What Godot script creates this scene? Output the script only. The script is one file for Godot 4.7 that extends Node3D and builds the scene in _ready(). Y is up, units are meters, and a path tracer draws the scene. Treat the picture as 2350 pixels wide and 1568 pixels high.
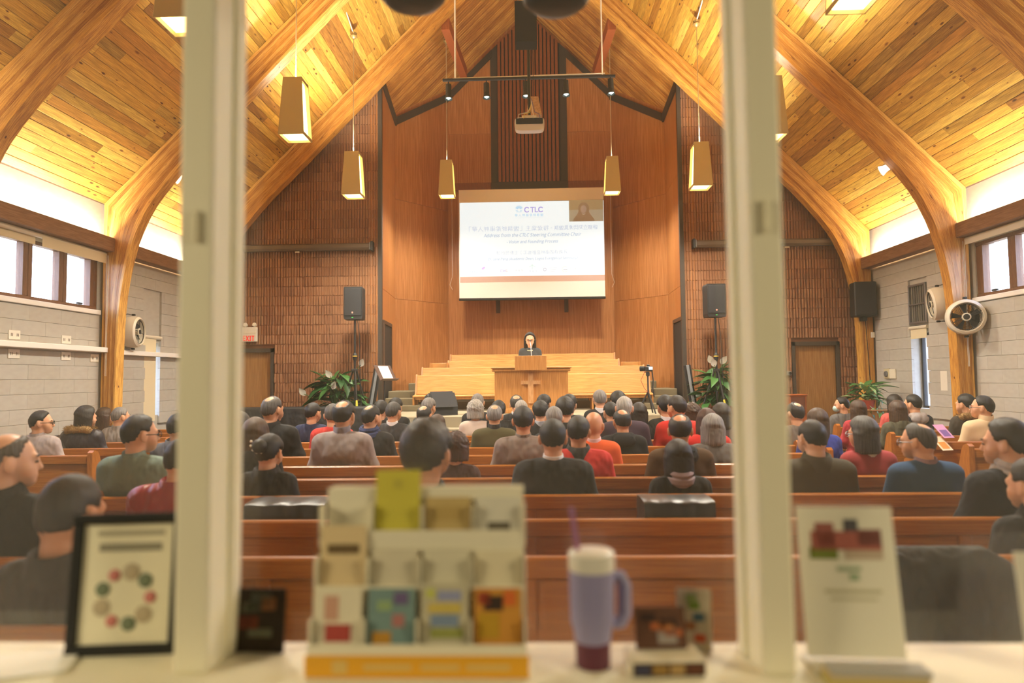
extends Node3D

# ------------------------------------------------------------------ camera model (photo pixels -> directions)
const CH := 1.65
const FPX := 1567.0
const RC := -0.08          # x of the room's middle line
const HW := 6.75           # half width of the nave
const EAVE := 4.5
const WALLD := 14.0        # depth of the ribbed block wall beside the chancel
var cr: Vector3
var cu: Vector3
var cw: Vector3
var used := {}
var rng := RandomNumberGenerator.new()
var T := {}
var M := {}

func set_view() -> void:
	var yaw := 0.0315
	var pitch := 0.0535
	var roll := 0.0109
	var f := Vector3(-sin(yaw), 0, -cos(yaw))
	var r := Vector3(cos(yaw), 0, -sin(yaw))
	var f2 := f * cos(pitch) + Vector3.UP * sin(pitch)
	var u2 := Vector3.UP * cos(pitch) - f * sin(pitch)
	cr = r * cos(roll) - u2 * sin(roll)
	cu = u2 * cos(roll) + r * sin(roll)
	cw = f2

func ray(px: float, py: float) -> Vector3:
	return cr * ((px - 1175.0) / FPX) - cu * ((py - 784.0) / FPX) + cw
func at(px: float, py: float, d: float) -> Vector3:
	var v := ray(px, py)
	return Vector3(0, CH, 0) + v * (d / -v.z)
func aty(px: float, py: float, y: float) -> Vector3:
	var v := ray(px, py)
	return Vector3(0, CH, 0) + v * ((y - CH) / v.y)
func V(x: float, y: float, d: float) -> Vector3:
	return Vector3(x, y, -d)

# ------------------------------------------------------------------ mesh builder
class MB:
	var v := PackedVector3Array()
	var n := PackedVector3Array()
	var u := PackedVector2Array()
	var i := PackedInt32Array()
	func poly(p: Array, uv: Array = []) -> void:      # counter-clockwise seen from outside
		var nn: Vector3 = (p[1] - p[0]).cross(p[2] - p[0])
		if nn.length_squared() < 1e-16 and p.size() > 3:
			nn = (p[2] - p[0]).cross(p[3] - p[0])
		nn = nn.normalized()
		var s := v.size()
		var e1: Vector3 = (p[1] - p[0]).normalized()
		var e2: Vector3 = nn.cross(e1)
		for k in p.size():
			v.append(p[k])
			n.append(nn)
			if uv.is_empty():
				u.append(Vector2((p[k] - p[0]).dot(e1), (p[k] - p[0]).dot(e2)))
			else:
				u.append(uv[k])
		for k in range(1, p.size() - 1):
			i.append_array([s, s + k + 1, s + k])
	func face(p: Array, c: Vector3, uv: Array = []) -> void:   # turned away from c
		var mid := Vector3.ZERO
		for q in p:
			mid += q
		mid /= p.size()
		var nn: Vector3 = (p[1] - p[0]).cross(p[2] - p[0])
		if nn.dot(mid - c) < 0:
			p = p.duplicate()
			p.reverse()
			uv = uv.duplicate()
			uv.reverse()
		poly(p, uv)
	func hexa(q: Array) -> void:          # eight corners: bottom 0..3, top 4..7
		var c := Vector3.ZERO
		for k in q:
			c += k
		c /= 8.0
		for f in [[0, 1, 2, 3], [4, 5, 6, 7], [0, 1, 5, 4], [1, 2, 6, 5], [2, 3, 7, 6], [3, 0, 4, 7]]:
			face([q[f[0]], q[f[1]], q[f[2]], q[f[3]]], c)
	func box(c: Vector3, s: Vector3, b := Basis.IDENTITY) -> void:
		var h := s * 0.5
		var q := []
		for y in [-1, 1]:
			for k in [[-1, -1], [1, -1], [1, 1], [-1, 1]]:
				q.append(c + b * Vector3(h.x * k[0], h.y * y, h.z * k[1]))
		hexa(q)
	func span(a: Vector3, b: Vector3) -> void:
		box((a + b) * 0.5, (b - a).abs())
	func cbox(c: Vector3, s: Vector3, e: float, b := Basis.IDENTITY) -> void:     # chamfered box
		var h := s * 0.5
		e = minf(e, minf(h.x, minf(h.y, h.z)) * 0.9)
		var g := func(x: int, y: int, z: int, ax: int) -> Vector3:
			var q := Vector3(x * (h.x - (0.0 if ax == 0 else e)), y * (h.y - (0.0 if ax == 1 else e)), z * (h.z - (0.0 if ax == 2 else e)))
			return c + b * q
		for s1 in [-1, 1]:
			face([g.call(s1, -1, -1, 0), g.call(s1, 1, -1, 0), g.call(s1, 1, 1, 0), g.call(s1, -1, 1, 0)], c)
			face([g.call(-1, s1, -1, 1), g.call(1, s1, -1, 1), g.call(1, s1, 1, 1), g.call(-1, s1, 1, 1)], c)
			face([g.call(-1, -1, s1, 2), g.call(1, -1, s1, 2), g.call(1, 1, s1, 2), g.call(-1, 1, s1, 2)], c)
			for s2 in [-1, 1]:
				face([g.call(s1, s2, -1, 0), g.call(s1, s2, 1, 0), g.call(s1, s2, 1, 1), g.call(s1, s2, -1, 1)], c)
				face([g.call(s1, -1, s2, 0), g.call(s1, 1, s2, 0), g.call(s1, 1, s2, 2), g.call(s1, -1, s2, 2)], c)
				face([g.call(-1, s1, s2, 1), g.call(1, s1, s2, 1), g.call(1, s1, s2, 2), g.call(-1, s1, s2, 2)], c)
				for s3 in [-1, 1]:
					face([g.call(s1, s2, s3, 0), g.call(s1, s2, s3, 1), g.call(s1, s2, s3, 2)], c)
	func prism(p: PackedVector2Array, z0: float, z1: float, xf := Transform3D.IDENTITY) -> void:
		if Geometry2D.is_polygon_clockwise(p):
			p = p.duplicate()
			p.reverse()
		var t := Geometry2D.triangulate_polygon(p)
		for k in range(0, t.size(), 3):
			var a := p[t[k]]
			var b := p[t[k + 1]]
			var c := p[t[k + 2]]
			if (b - a).cross(c - a) < 0:
				var w := b
				b = c
				c = w
			poly([xf * Vector3(a.x, a.y, z1), xf * Vector3(b.x, b.y, z1), xf * Vector3(c.x, c.y, z1)], [a, b, c])
			poly([xf * Vector3(a.x, a.y, z0), xf * Vector3(c.x, c.y, z0), xf * Vector3(b.x, b.y, z0)], [a, c, b])
		for k in p.size():
			var a := p[k]
			var b := p[(k + 1) % p.size()]
			poly([xf * Vector3(a.x, a.y, z0), xf * Vector3(b.x, b.y, z0), xf * Vector3(b.x, b.y, z1), xf * Vector3(a.x, a.y, z1)])
	func smooth(pv: PackedVector3Array, pu: PackedVector2Array, t: PackedInt32Array) -> void:   # t counter-clockwise
		var nn := PackedVector3Array()
		nn.resize(pv.size())
		for k in range(0, t.size(), 3):
			var a := t[k]
			var b := t[k + 1]
			var c := t[k + 2]
			var m := (pv[b] - pv[a]).cross(pv[c] - pv[a])
			nn[a] += m
			nn[b] += m
			nn[c] += m
		var s := v.size()
		for k in pv.size():
			nn[k] = nn[k].normalized() if nn[k].length_squared() > 1e-20 else Vector3.UP
		v.append_array(pv)
		n.append_array(nn)
		if pu.size() == pv.size():
			u.append_array(pu)
		else:
			for k in pv.size():
				u.append(Vector2(pv[k].x, pv[k].y))
		for k in range(0, t.size(), 3):
			i.append_array([s + t[k], s + t[k + 2], s + t[k + 1]])
	func tube(path: Array, rad: Variant, seg := 8, caps := true, flat := 1.0) -> void:
		var m := path.size()
		var pv := PackedVector3Array()
		var pu := PackedVector2Array()
		var t := PackedInt32Array()
		var side := Vector3.ZERO
		var run := 0.0
		var rings := []
		for k in m:
			var dir: Vector3 = (path[mini(k + 1, m - 1)] - path[maxi(k - 1, 0)]).normalized()
			if k == 0:
				side = dir.cross(Vector3.UP if absf(dir.y) < 0.9 else Vector3.RIGHT).normalized()
			else:
				run += (path[k] - path[k - 1]).length()
				side = (side - dir * side.dot(dir)).normalized()
			var up := side.cross(dir)
			var r: float = rad[k] if rad is Array else rad
			var ring := []
			for j in seg + 1:
				var a := TAU * j / seg
				var q: Vector3 = path[k] + (side * cos(a) + up * sin(a) * flat) * r
				pv.append(q)
				pu.append(Vector2(run, float(j) / seg))
				if j < seg:
					ring.append(q)
			rings.append(ring)
		for k in m - 1:
			for j in seg:
				var a := k * (seg + 1) + j
				var b := a + seg + 1
				t.append_array([a, b, a + 1, a + 1, b, b + 1])
		smooth(pv, pu, t)
		if caps:
			var d0: Vector3 = path[1]
			face(rings[0], d0)
			var d1: Vector3 = path[m - 2]
			face(rings[m - 1], d1)
	func lathe(pr: Array, seg := 20, xf := Transform3D.IDENTITY) -> void:    # profile of Vector2(radius, height)
		for k in pr.size() - 1:
			var a: Vector2 = pr[k]
			var b: Vector2 = pr[k + 1]
			var d := (b - a).normalized()
			var na := Vector2(d.y, -d.x)
			var nb := na
			if k > 0:
				var e: Vector2 = (a - pr[k - 1]).normalized()
				if e.dot(d) > 0.75:
					na = (na + Vector2(e.y, -e.x)).normalized()
			if k < pr.size() - 2:
				var e: Vector2 = (pr[k + 2] - b).normalized()
				if e.dot(d) > 0.75:
					nb = (nb + Vector2(e.y, -e.x)).normalized()
			var s := v.size()
			for j in seg + 1:
				var q := TAU * j / seg
				var cs := Vector3(cos(q), 0, sin(q))
				v.append(xf * (cs * a.x + Vector3.UP * a.y))
				n.append((xf.basis * (cs * na.x + Vector3.UP * na.y)).normalized())
				u.append(Vector2(float(j) / seg, a.y))
				v.append(xf * (cs * b.x + Vector3.UP * b.y))
				n.append((xf.basis * (cs * nb.x + Vector3.UP * nb.y)).normalized())
				u.append(Vector2(float(j) / seg, b.y))
			for j in seg:
				var w := s + j * 2
				# outward for a profile that climbs
				i.append_array([w, w + 2, w + 1, w + 1, w + 2, w + 3])
	func done() -> ArrayMesh:
		var a := []
		a.resize(Mesh.ARRAY_MAX)
		a[Mesh.ARRAY_VERTEX] = v
		a[Mesh.ARRAY_NORMAL] = n
		a[Mesh.ARRAY_TEX_UV] = u
		a[Mesh.ARRAY_INDEX] = i
		var m := ArrayMesh.new()
		m.add_surface_from_arrays(Mesh.PRIMITIVE_TRIANGLES, a)
		return m

func boxm(s: Vector3, e := 0.0) -> ArrayMesh:
	var b := MB.new()
	if e > 0.0:
		b.cbox(Vector3.ZERO, s, e)
	else:
		b.box(Vector3.ZERO, s)
	return b.done()

# ------------------------------------------------------------------ nodes
func numbered(called: String) -> String:
	if not used.has(called):
		used[called] = 0
		return called
	used[called] += 1
	return "%s_%03d" % [called, used[called]]

func thing(called: String, label: String, category: String, pos := Vector3.ZERO, turn := 0.0, group := "") -> Node3D:
	var o := Node3D.new()
	o.name = numbered(called)
	add_child(o)
	o.position = pos
	o.rotation.y = turn
	o.set_meta("label", label)
	o.set_meta("category", category)
	if group != "":
		o.set_meta("group", group)
	return o

func struct(called: String, mesh: Mesh, m: Material, label := "") -> MeshInstance3D:
	var o := MeshInstance3D.new()
	o.name = numbered(called)
	o.mesh = mesh
	o.material_override = m
	o.set_meta("kind", "structure")
	if label != "":
		o.set_meta("label", label)
	add_child(o)
	return o

func part(parent: Node3D, called: String, mesh: Mesh, m: Material, pos := Vector3.ZERO, b := Basis.IDENTITY) -> MeshInstance3D:
	var o := MeshInstance3D.new()
	o.name = called
	o.mesh = mesh
	o.material_override = m
	o.transform = Transform3D(b, pos)
	parent.add_child(o, true)
	return o

func pbox(parent: Node3D, called: String, m: Material, a: Vector3, b: Vector3, e := 0.0) -> MeshInstance3D:
	return part(parent, called, boxm((b - a).abs(), e), m, (a + b) * 0.5)

func aim(b: Vector3, up := Vector3.UP) -> Basis:       # -z looks along b
	return Basis.looking_at(b, up)

func turn_y(a: float) -> Basis:
	return Basis(Vector3.UP, a)

# ------------------------------------------------------------------ textures and materials
func noise_bytes(sz: int, freq: float, sd: int, oct := 4) -> PackedByteArray:
	var f := FastNoiseLite.new()
	f.seed = sd
	f.frequency = freq
	f.noise_type = FastNoiseLite.TYPE_SIMPLEX_SMOOTH
	f.fractal_octaves = oct
	var im := f.get_seamless_image(sz, sz, false, false, 0.15, true)
	im.convert(Image.FORMAT_L8)
	return im.get_data()

func ramp_tex(sz: int, freq: float, sd: int, lo: Color, hi: Color, oct := 4, power := 1.0) -> ImageTexture:
	var nb := noise_bytes(sz, freq, sd, oct)
	var lut := []
	for k in 256:
		lut.append(lo.lerp(hi, pow(k / 255.0, power)))
	var o := PackedByteArray()
	o.resize(sz * sz * 3)
	for k in sz * sz:
		var c: Color = lut[nb[k]]
		o[k * 3] = c.r8
		o[k * 3 + 1] = c.g8
		o[k * 3 + 2] = c.b8
	var im := Image.create_from_data(sz, sz, false, Image.FORMAT_RGB8, o)
	im.generate_mipmaps()
	return ImageTexture.create_from_image(im)

func wood_atlas(sd: int, lo: Color, hi: Color, knots: int, streak: float, vary: float) -> ImageTexture:
	# eight strips of board, each 64 pixels high: grain along u
	var w := 1024
	var h := 512
	var na := noise_bytes(256, 0.02, sd, 3)
	var nb := noise_bytes(256, 0.06, sd + 7, 4)
	var r := RandomNumberGenerator.new()
	r.seed = sd
	var o := PackedByteArray()
	o.resize(w * h * 3)
	for s in 8:
		var tone := r.randf_range(-vary, vary)
		var oy := r.randi() % 256
		var kn := []
		for k in knots:
			kn.append([r.randf_range(30, w - 30), r.randf_range(8, 56), r.randf_range(1.5, 6.5), r.randf_range(0.3, 0.7)])
		for y in 64:
			for x in w:
				var warp := int(na[((y + oy) & 255) * 256 + ((x >> 2) & 255)]) >> 3
				var g := nb[((y * 5 + warp + oy) & 255) * 256 + ((x >> 3) & 255)] / 255.0
				var g2 := na[((y * 2 + oy * 3) & 255) * 256 + ((x >> 2) & 255)] / 255.0
				var t := clampf(0.55 + tone + (g - 0.5) * streak + (g2 - 0.5) * 0.35, 0.0, 1.0)
				var c := lo.lerp(hi, t)
				var k := ((s * 64 + y) * w + x) * 3
				o[k] = c.r8
				o[k + 1] = c.g8
				o[k + 2] = c.b8
		for q in kn:
			var cx: float = q[0]
			var cy: float = q[1]
			var rr: float = q[2]
			var st: float = q[3]
			for y in range(int(cy - rr * 2.5), int(cy + rr * 2.5) + 1):
				for x in range(int(cx - rr * 4), int(cx + rr * 4) + 1):
					if y < 0 or y > 63 or x < 0 or x >= w:
						continue
					var dd := Vector2((x - cx) / (rr * 2.0), (y - cy) / rr).length()
					var f := 1.0 - st * clampf(1.7 - dd, 0.0, 1.0)
					var k := ((s * 64 + y) * w + x) * 3
					o[k] = int(o[k] * f)
					o[k + 1] = int(o[k + 1] * f * (0.5 + 0.5 * f))
					o[k + 2] = int(o[k + 2] * f * (0.5 + 0.5 * f))
	var im := Image.create_from_data(w, h, false, Image.FORMAT_RGB8, o)
	im.generate_mipmaps()
	return ImageTexture.create_from_image(im)

func C(r: float, g: float, b: float) -> Color:
	return Color(r / 255.0, g / 255.0, b / 255.0)

func mat(c: Color, rough := 0.6, metal := 0.0) -> StandardMaterial3D:
	var m := StandardMaterial3D.new()
	m.albedo_color = c
	m.roughness = rough
	m.metallic = metal
	return m

func tri_mat(c: Color, rough: float, tex: Texture2D, sc: Vector3, bump: Texture2D = null, bsc := 0.3, world := false) -> StandardMaterial3D:
	var m := mat(c, rough)
	m.albedo_texture = tex
	m.uv1_triplanar = true
	m.uv1_world_triplanar = world
	m.uv1_triplanar_sharpness = 8.0
	m.uv1_scale = sc
	if bump:
		m.heightmap_enabled = true
		m.heightmap_texture = bump
		m.heightmap_scale = bsc
	return m

func glow(c: Color, e: float) -> StandardMaterial3D:
	var m := mat(c, 0.5)
	m.emission_enabled = true
	m.emission = c
	m.emission_energy_multiplier = e
	return m

func cloth(c: Color, rough := 0.85) -> StandardMaterial3D:
	var m := tri_mat(c, rough, T.cloth, Vector3(3.0, 1.6, 3.0), T.fold, 1.8)
	m.rim_enabled = true
	m.rim = 0.1
	m.rim_tint = 0.6
	return m

func knit(c: Color) -> StandardMaterial3D:
	var m := tri_mat(c, 0.95, T.cloth, Vector3(3, 3, 3), T.cloth, 0.35)
	m.rim_enabled = true
	m.rim = 0.15
	m.rim_tint = 0.7
	return m

func make_materials() -> void:
	T.ceil = wood_atlas(11, Color(0.50, 0.44, 0.36), Color(1.0, 0.98, 0.9), 3, 0.8, 0.24)
	T.lam = wood_atlas(23, Color(0.52, 0.36, 0.24), Color(1.0, 0.99, 0.9), 1, 1.5, 0.34)
	T.grain = ramp_tex(256, 0.03, 5, Color(0.80, 0.74, 0.66), Color(1, 1, 1), 5)
	T.soft = ramp_tex(256, 0.015, 6, Color(0.955, 0.95, 0.945), Color(1, 1, 1), 3)
	T.cloth = ramp_tex(256, 0.12, 8, Color(0.92, 0.92, 0.92), Color(1, 1, 1), 4)
	T.fold = ramp_tex(256, 0.013, 9, Color(0, 0, 0), Color(1, 1, 1), 2)
	T.rough = ramp_tex(256, 0.09, 10, Color(0.5, 0.45, 0.42), Color(1, 1, 1), 5)
	T.stone = ramp_tex(256, 0.09, 10, Color(0.60, 0.55, 0.50), Color(1, 1, 1), 5)
	T.hair = ramp_tex(256, 0.04, 12, Color(0.42, 0.42, 0.42), Color(1, 1, 1), 4)
	T.carpet = ramp_tex(256, 0.3, 13, Color(0.6, 0.6, 0.58), Color(1, 1, 1), 3)
	M.ceil = []
	for c in [C(236, 192, 94), C(228, 178, 82), C(242, 202, 108), C(212, 156, 74)]:
		var m := mat(c, 0.42)
		m.albedo_texture = T.ceil
		M.ceil.append(m)
	M.deck = mat(C(70, 45, 25), 0.9)
	M.lam = []
	for c in [C(236, 184, 98), C(214, 158, 78), C(244, 196, 114)]:
		var m := mat(c, 0.4)
		m.albedo_texture = T.lam
		M.lam.append(m)
	M.brick = []
	for c in [C(206, 152, 112), C(200, 146, 107), C(210, 157, 117), C(195, 142, 105)]:
		M.brick.append(tri_mat(c, 0.95, T.stone, Vector3(7, 7, 7), T.rough, 0.8, true))
	M.mortar = tri_mat(C(132, 88, 60), 0.95, T.stone, Vector3(5, 5, 5))
	M.paint = []
	for c in [C(182, 178, 167), C(180, 175, 164), C(184, 180, 170)]:
		M.paint.append(tri_mat(c, 0.7, T.soft, Vector3(1.5, 3, 1.5), T.rough, 0.02, true))
	M.white = mat(C(236, 232, 224), 0.75)
	M.ply = tri_mat(C(202, 142, 86), 0.38, T.grain, Vector3(3, 0.12, 3))
	M.ply2 = tri_mat(C(196, 134, 78), 0.38, T.grain, Vector3(3.5, 0.12, 3.5))
	M.slat = tri_mat(C(150, 86, 44), 0.45, T.grain, Vector3(9, 0.4, 9))
	M.oak = tri_mat(C(220, 166, 96), 0.35, T.grain, Vector3(0.3, 7, 7))
	M.oakv = tri_mat(C(206, 148, 82), 0.4, T.grain, Vector3(6, 0.22, 6))
	M.pew = tri_mat(C(182, 114, 42), 0.35, T.grain, Vector3(0.3, 9, 9))
	M.pewd = M.pew
	M.pewe = tri_mat(C(184, 116, 50), 0.35, T.grain, Vector3(8, 0.8, 8))
	M.doorw = tri_mat(C(170, 126, 74), 0.45, T.grain, Vector3(6, 0.25, 6))
	M.strut = tri_mat(C(176, 96, 48), 0.5, T.grain, Vector3(6, 0.8, 6))
	M.darkwood = tri_mat(C(92, 66, 46), 0.6, T.grain, Vector3(6, 6, 0.5))
	M.trough = tri_mat(C(150, 112, 80), 0.6, T.grain, Vector3(6, 6, 0.4))
	M.trim = mat(C(66, 56, 46), 0.6)
	M.black = mat(C(30, 30, 31), 0.5)
	M.blackm = mat(C(38, 38, 40), 0.8)
	M.rubber = mat(C(24, 24, 25), 0.7)
	M.chrome = mat(C(190, 190, 192), 0.3, 0.9)
	M.steel = mat(C(150, 150, 152), 0.4, 0.8)
	M.brass = mat(C(176, 150, 92), 0.4, 0.6)
	M.gold = mat(C(196, 178, 130), 0.5, 0.15)
	M.carpet = tri_mat(C(150, 136, 108), 1.0, T.carpet, Vector3(3, 3, 3), T.carpet, 0.3)
	M.carpetl = tri_mat(C(196, 182, 152), 1.0, T.carpet, Vector3(3, 3, 3), T.carpet, 0.3)
	M.floor = tri_mat(C(92, 62, 44), 0.9, T.carpet, Vector3(2, 2, 2))
	M.frame = tri_mat(C(122, 82, 52), 0.5, T.grain, Vector3(8, 0.8, 8))
	M.glass = mat(Color(1, 1, 1, 0.04), 0.02)
	M.glass.transparency = BaseMaterial3D.TRANSPARENCY_ALPHA
	M.glass.metallic_specular = 0.36
	M.cream = mat(C(222, 214, 192), 0.45)
	M.plate = mat(C(226, 220, 204), 0.5)
	M.post = mat(C(236, 230, 208), 0.55)
	M.paper = mat(C(240, 238, 232), 0.8)
	M.grille = tri_mat(C(44, 44, 46), 0.9, T.cloth, Vector3(20, 20, 20))
	M.leaf = []
	for c in [C(52, 96, 44), C(38, 76, 36), C(70, 116, 56)]:
		var m := mat(c, 0.4)
		m.backlight_enabled = true
		m.backlight = c * 0.4
		M.leaf.append(m)
	M.spathe = mat(C(240, 236, 220), 0.6)
	M.pot = mat(C(196, 92, 52), 0.8)

# ================================================================== scene
func _ready() -> void:
	rng.seed = 20240
	set_view()
	# ---- camera
	var cam := Camera3D.new()
	cam.name = "camera"
	add_child(cam)
	cam.transform = Transform3D(Basis(cr, cu, -cw), Vector3(0, CH, 0))
	cam.current = true
	var lens := CameraAttributesPhysical.new()
	lens.frustum_focal_length = 12.0 / tan(atan(784.0 / FPX))
	lens.frustum_focus_distance = 10.5
	lens.frustum_near = 0.05
	lens.frustum_far = 200.0
	lens.exposure_aperture = 1.15
	cam.attributes = lens
	cam.fov = rad_to_deg(2.0 * atan(784.0 / FPX))
	# ---- sky and exposure
	var sky_m := ProceduralSkyMaterial.new()
	sky_m.sky_top_color = C(170, 200, 250)
	sky_m.sky_horizon_color = C(222, 234, 255)
	sky_m.ground_bottom_color = C(150, 150, 148)
	sky_m.ground_horizon_color = C(214, 218, 224)
	sky_m.sky_energy_multiplier = 3.4
	sky_m.ground_energy_multiplier = 2.6
	var env := Environment.new()
	env.background_mode = Environment.BG_SKY
	env.sky = Sky.new()
	env.sky.sky_material = sky_m
	env.tonemap_mode = Environment.TONE_MAPPER_LINEAR
	env.tonemap_exposure = 1.18
	env.sdfgi_enabled = true
	env.ssao_enabled = true
	env.ssil_enabled = true
	var we := WorldEnvironment.new()
	we.name = "environment"
	we.environment = env
	add_child(we)
	make_materials()
	build_shell()
	build_arches()
	build_side_walls()
	build_front_wall()
	build_chancel()
	build_stage()
	build_lamps()
	build_pews()
	build_front_things()
	build_people()
	build_foyer()

func lamp_spot(parent: Node3D, pos: Vector3, to: Vector3, e: float, ang: float, c: Color, size := 0.08, blend := 0.6) -> void:
	var l := SpotLight3D.new()
	l.name = "beam"
	parent.add_child(l, true)
	l.light_energy = e
	l.light_color = c
	l.spot_angle = ang
	l.spot_angle_attenuation = blend
	l.spot_range = 40.0
	l.spot_attenuation = 2.0
	l.light_size = size
	l.shadow_enabled = true
	l.look_at_from_position(pos, to, Vector3.UP if absf((to - pos).normalized().y) < 0.95 else Vector3.RIGHT)

func lamp_area(parent: Node3D, pos: Vector3, to: Vector3, size: Vector2, e: float, c: Color, up := Vector3.UP) -> void:
	var l := AreaLight3D.new()
	l.name = "soft_light"
	parent.add_child(l, true)
	l.area_size = size
	l.area_normalize_energy = false
	l.light_energy = e
	l.light_color = c
	l.area_range = 40.0
	l.area_attenuation = 2.0
	l.shadow_enabled = true
	l.look_at_from_position(pos, to, up)

const WARM := Color(1.0, 0.97, 0.90)
const TUBE := Color(1.0, 0.98, 0.90)

# ------------------------------------------------------------------ floor, roof
func plank_mesh(L: float, w: float, strip: int, off: float) -> ArrayMesh:
	# a board along z (0..-L), face downward at y = 0, bevelled long edges
	var b := MB.new()
	var h := w * 0.5 - 0.0015
	var e := 0.006
	var t := 0.025
	var x := [-h, -h + e, h - e, h, h, -h]
	var y := [e, 0.0, 0.0, e, t, t]
	var c := Vector3(0, t * 0.5, -L * 0.5)
	for k in 6:
		var k2 := (k + 1) % 6
		var va: float = (strip + clampf((x[k] + h) / (2 * h), 0.03, 0.97)) / 8.0
		var vb: float = (strip + clampf((x[k2] + h) / (2 * h), 0.03, 0.97)) / 8.0
		b.face([Vector3(x[k], y[k], -0.001), Vector3(x[k2], y[k2], -0.001), Vector3(x[k2], y[k2], -L + 0.001), Vector3(x[k], y[k], -L + 0.001)], c,
			[Vector2(off, va), Vector2(off, vb), Vector2(off + L / 3.2, vb), Vector2(off + L / 3.2, va)])
	for z in [-0.001, -L + 0.001]:
		var f := []
		for k in 6:
			f.append(Vector3(x[k], y[k], z))
		b.face(f, c)
	return b.done()

func build_shell() -> void:
	var b := MB.new()
	b.span(V(RC - HW - 0.4, -0.2, -0.2), V(RC + HW + 0.4, 0.0, 18.0))
	struct("floor", b.done(), M.floor, "dark brown carpeted nave floor")
	# planked roof slopes
	var w := 0.141
	var lens := [2.35, 3.15, 3.85]
	var vars := []
	for s in 8:
		for L in lens:
			vars.append([L, plank_mesh(L, w, s, rng.randf())])
	var slope := HW * sqrt(2.0)
	for side in [-1.0, 1.0]:
		b = MB.new()
		var ex: float = RC + side * HW
		var p := [V(ex + side * 0.5, EAVE - 0.46, 0.4), V(RC, EAVE + HW + 0.04, 0.4), V(RC, EAVE + HW + 0.34, 0.4), V(ex + side * 0.5, EAVE - 0.16, 0.4)]
		var q := []
		for k in p:
			q.append(Vector3(k.x, k.y, -17.9))
		b.hexa([p[0], p[1], p[2], p[3], q[0], q[1], q[2], q[3]])
		var deck := struct("ceiling_left" if side < 0 else "ceiling_right", b.done(), M.deck, "steep timber plank ceiling slope")
		var nrm := Vector3(-side, -1, 0).normalized()       # out of the roof into the room
		var bx := Vector3(-side, 1, 0).normalized()         # up the slope
		# local axes of a board: y up = -nrm, z along room
		var rows := int(slope / w)
		for r in rows:
			var along := (r + 0.5) * w
			var base := Vector3(ex, EAVE, 0) + bx * along
			var d := 14.12
			var first := true
			while d > 2.0:
				var k: Array = vars[rng.randi() % vars.size()]
				if first:
					d += rng.randf_range(0.0, 1.8) - 0.0
					first = false
				var L: float = k[0]
				var bb := Basis(bx if side < 0 else -bx, -nrm, Vector3(0, 0, 1))
				if bb.determinant() < 0:
					bb = Basis(-bb.x, bb.y, bb.z)
				# run from depth d towards the window
				var jitter := rng.randf_range(0.0, 0.004)
				part(deck, "plank", k[1], M.ceil[[0, 0, 1, 1, 2, 3][rng.randi() % 6]], base + Vector3(0, 0, -d + L) + nrm * jitter - nrm * 0.004, bb)
				d -= L
		# narrow boards of the chancel roof, running up the slope
		var n := 30
		var zw := (17.55 - 14.15) / n
		var cm := []
		for s in 6:
			cm.append(plank_mesh(5.9, zw, (s * 3 + 1) % 8, rng.randf()))
		for k in n:
			var base := V(RC + side * 4.1, EAVE + (HW - 4.1), 14.15 + (k + 0.5) * zw) + nrm * 0.02
			var bb := Basis(Vector3(0, 0, 1), -nrm, -bx)
			if bb.determinant() < 0:
				bb = Basis(-bb.x, bb.y, bb.z)
			part(deck, "plank", cm[rng.randi() % cm.size()], M.lam[rng.randi() % 3], base + nrm * rng.randf_range(0, 0.003), bb)

func arch_pairs() -> Array:
	var inn := [Vector2(6.53, 0), Vector2(6.51, 1.35), Vector2(6.50, 2.07), Vector2(6.485, 2.57), Vector2(6.45, 3.04), Vector2(6.38, 3.46), Vector2(6.28, 3.87), Vector2(6.15, 4.2), Vector2(5.99, 4.5), Vector2(5.72, 4.86), Vector2(5.29, 5.36)]
	var ext := [Vector2(6.74, 0), Vector2(6.74, 1.35), Vector2(6.74, 2.07), Vector2(6.74, 2.6), Vector2(6.74, 3.15), Vector2(6.74, 3.7), Vector2(6.74, 4.15), Vector2(6.74, 4.5), Vector2(6.42, 4.82), Vector2(6.02, 5.22), Vector2(5.58, 5.66)]
	for k in 6:
		var x := 5.0 - k
		var e := Vector2(x, 11.24 - x)
		var t := lerpf(0.42, 0.30, k / 5.0)
		inn.append(Vector2(maxf(x - 0.707 * t, 0.0), e.y - 0.707 * t - maxf(0.707 * t - x, 0.0)))
		ext.append(e)
	var out := []
	for k in inn.size() - 1:
		var steps := 1 if k < 3 or k > 11 else 2
		for s in steps:
			var f := float(s) / steps
			var p0: Vector2 = inn[maxi(k - 1, 0)]
			var p3: Vector2 = inn[mini(k + 2, inn.size() - 1)]
			var pi: Vector2 = inn[k].cubic_interpolate(inn[k + 1], p0, p3, f)
			out.append([pi, ext[k].lerp(ext[k + 1], f)])
	out.append([inn[-1], ext[-1]])
	return out

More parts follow.
